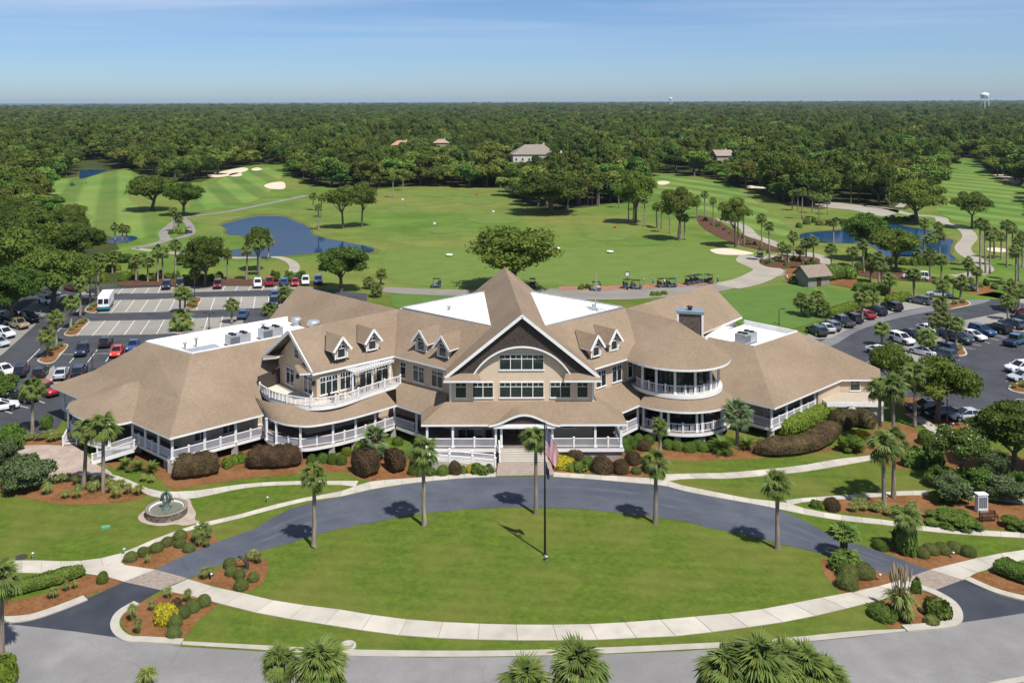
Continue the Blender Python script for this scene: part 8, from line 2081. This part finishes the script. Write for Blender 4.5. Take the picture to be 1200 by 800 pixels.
# ------------------------------------------------------------------ buildings in the distance
def house(px, py, wpx, h, depth, label, roof_c, wall_c=(.45, .38, .30), rz=0.0, name='house', hip=True):
    g = G(px, py); w = wpx*g.y/F_PX; t = tag(empty(name, (g.x, g.y, 0), rz), label, 'house')
    wm = mat(name + '_wall%d' % len(MAT), wall_c, tuple(c*.9 for c in wall_c), .5, .85); rm = mat(name + '_roof%d' % len(MAT), roof_c, tuple(c*.8 for c in roof_c), 1.2, .95)
    mb = MB(); mb.box(-w/2, w/2, -depth/2, depth/2, 0, h); mb.build('wall', wm, t)
    o_ = .6; a = w/2 + o_; b_ = depth/2 + o_; rh = depth*.32; rl = max(w/2 - depth/2*.9, .3) if hip else a
    mb = MB(); mb.add([(-a, -b_, h), (a, -b_, h), (a, b_, h), (-a, b_, h), (-rl, 0, h + rh), (rl, 0, h + rh)], [(0, 1, 5, 4), (1, 2, 5), (2, 3, 4, 5), (3, 0, 4), (3, 2, 1, 0)]); ro = mb.build('roof', rm, t)
    mb = MB(); mb.box(w*.2, w*.2 + .9, .2, 1.1, h + rh*.3, h + rh + .9); mb.build('chimney', wm, ro)
    n = max(2, int(w/3.5))
    for k in range(n):
        x = -w/2 + w*(k + .5)/n
        for zz in ([1.2, 4.2] if h > 5 else [1.2]):
            mb = MB(); mb.box(x - .65, x + .65, -depth/2 - .06, -depth/2 + .02, zz - .1, zz + 1.6); wi = mb.build('window', MAT['white'], t)
            mb = MB(); mb.box(x - .55, x + .55, -depth/2 - .09, -depth/2 - .05, zz, zz + 1.5); mb.build('pane', MAT['glass'], wi)
    return t
house(471, 183, 24, 8.5, 10, 'villa with a salmon tiled roof among the oaks', (.42, .25, .17)); house(517, 181, 18, 9.0, 9, 'small villa with a pale brown roof among the oaks', (.36, .27, .20))
house(626, 195, 52, 8.0, 18, 'long villa block with a grey brown roof among the oaks', (.25, .215, .18), (.62, .58, .52)); house(652, 200, 30, 6.5, 13, 'lower wing of the long villa block with pale walls', (.27, .23, .19), (.66, .62, .56), .4)
house(846, 200, 20, 9.0, 10, 'two storey gabled house at the wood edge', (.30, .25, .21), (.40, .34, .27), .1, hip=False); house(858, 200, 16, 8.0, 9, 'second gabled house beside the wood edge one', (.32, .27, .22), (.42, .36, .29), -.1, hip=False)
# shelter by the putting green
g = G(952, 334); t = tag(empty('shelter', (g.x, g.y, .1), .35), 'small grey shelter with a brown gabled roof by the pale path', 'shelter')
mat('shed_wall', (.24, .235, .20), (.20, .195, .17), 1, .85); mat('shed_roof', (.25, .20, .155), (.19, .15, .12), 2.5, .95)
mb = MB(); mb.box(-3.0, 3.0, -2.0, 2.0, 0, 2.6); mb.add([(-3, -2, 2.6), (-3, 2, 2.6), (-3, 0, 4.3), (3, -2, 2.6), (3, 2, 2.6), (3, 0, 4.3)], [(0, 2, 1), (3, 4, 5)]); mb.build('wall', MAT['shed_wall'], t)
for s in (-1, 1):
    mb = MB(); P4 = [(-3.5, 0, 4.5), (3.5, 0, 4.5), (3.5, s*2.6, 2.35), (-3.5, s*2.6, 2.35)]; lo = [(x, y, z - .15) for x, y, z in P4]; mb.add(P4 + lo, [(0, 1, 2, 3) if s < 0 else (3, 2, 1, 0), (4, 5, 6, 7), (0, 4, 5, 1), (1, 5, 6, 2), (2, 6, 7, 3), (3, 7, 4, 0)]); mb.build('roof', MAT['shed_roof'], t)
mb = MB(); mb.box(-.6, .6, -2.06, -1.98, 0, 2.1); mb.build('door', MAT['wood_dark'], t)
# water tower
def water_tower(x, y, zt, r, label, blue=True):
    t = tag(empty('water_tower', (x, y, 0)), label, 'tower')
    mat('tank_blue', (.30, .52, .60), rough=.5)
    mb = MB(); mb.lathe([(r*.2, zt - r*1.5), (r*.75, zt - r*1.35), (r, zt - r*1.0), (r, zt - r*.45), (r*.7, zt - r*.12), (0, zt)], 24); mb.build('tank', MAT['white'], t)
    mb = MB(); mb.lathe([(r*1.01, zt - r*.75), (r*1.02, zt - r*.7), (r*1.01, zt - r*.55)], 24); mb.build('band', MAT['tank_blue'], t)
    for k in range(6):
        a = k*math.pi/3; mb = MB(); mb.tube([(r*1.05*math.cos(a), r*1.05*math.sin(a), 0), (r*.92*math.cos(a), r*.92*math.sin(a), zt - r)], r*.07, 6); mb.build('leg', MAT['white'], t)
    mb = MB(); mb.tube([(0, 0, 0), (0, 0, zt - r*1.3)], r*.13, 8); mb.build('riser', MAT['white'], t)
g = G(1154, 148.6); water_tower(633*2600/1050, 2600, 58.0, 11.5, 'white water tower rising over the far woods')
water_tower(265*4500/1050, 4500, 50, 8.0, 'distant white water tank just above the horizon')
# haze
mb = MB(); mb.box(-17000, 17000, -400, 17000, -2.0, 60.0)
hz = bpy.data.materials.new('haze'); hz.use_nodes = True; n = hz.node_tree.nodes; n.remove(n['Principled BSDF'])
pv = n.new('ShaderNodeVolumePrincipled'); pv.inputs['Color'].default_value = (.62, .78, .95, 1); pv.inputs['Density'].default_value = 4.2e-5; pv.inputs['Anisotropy'].default_value = 0.1
hz.node_tree.links.new(pv.outputs[0], n['Material Output'].inputs['Volume'])
tag(mb.build('haze', hz), 'thin pale blue haze over the far woods', 'haze', kind='stuff')
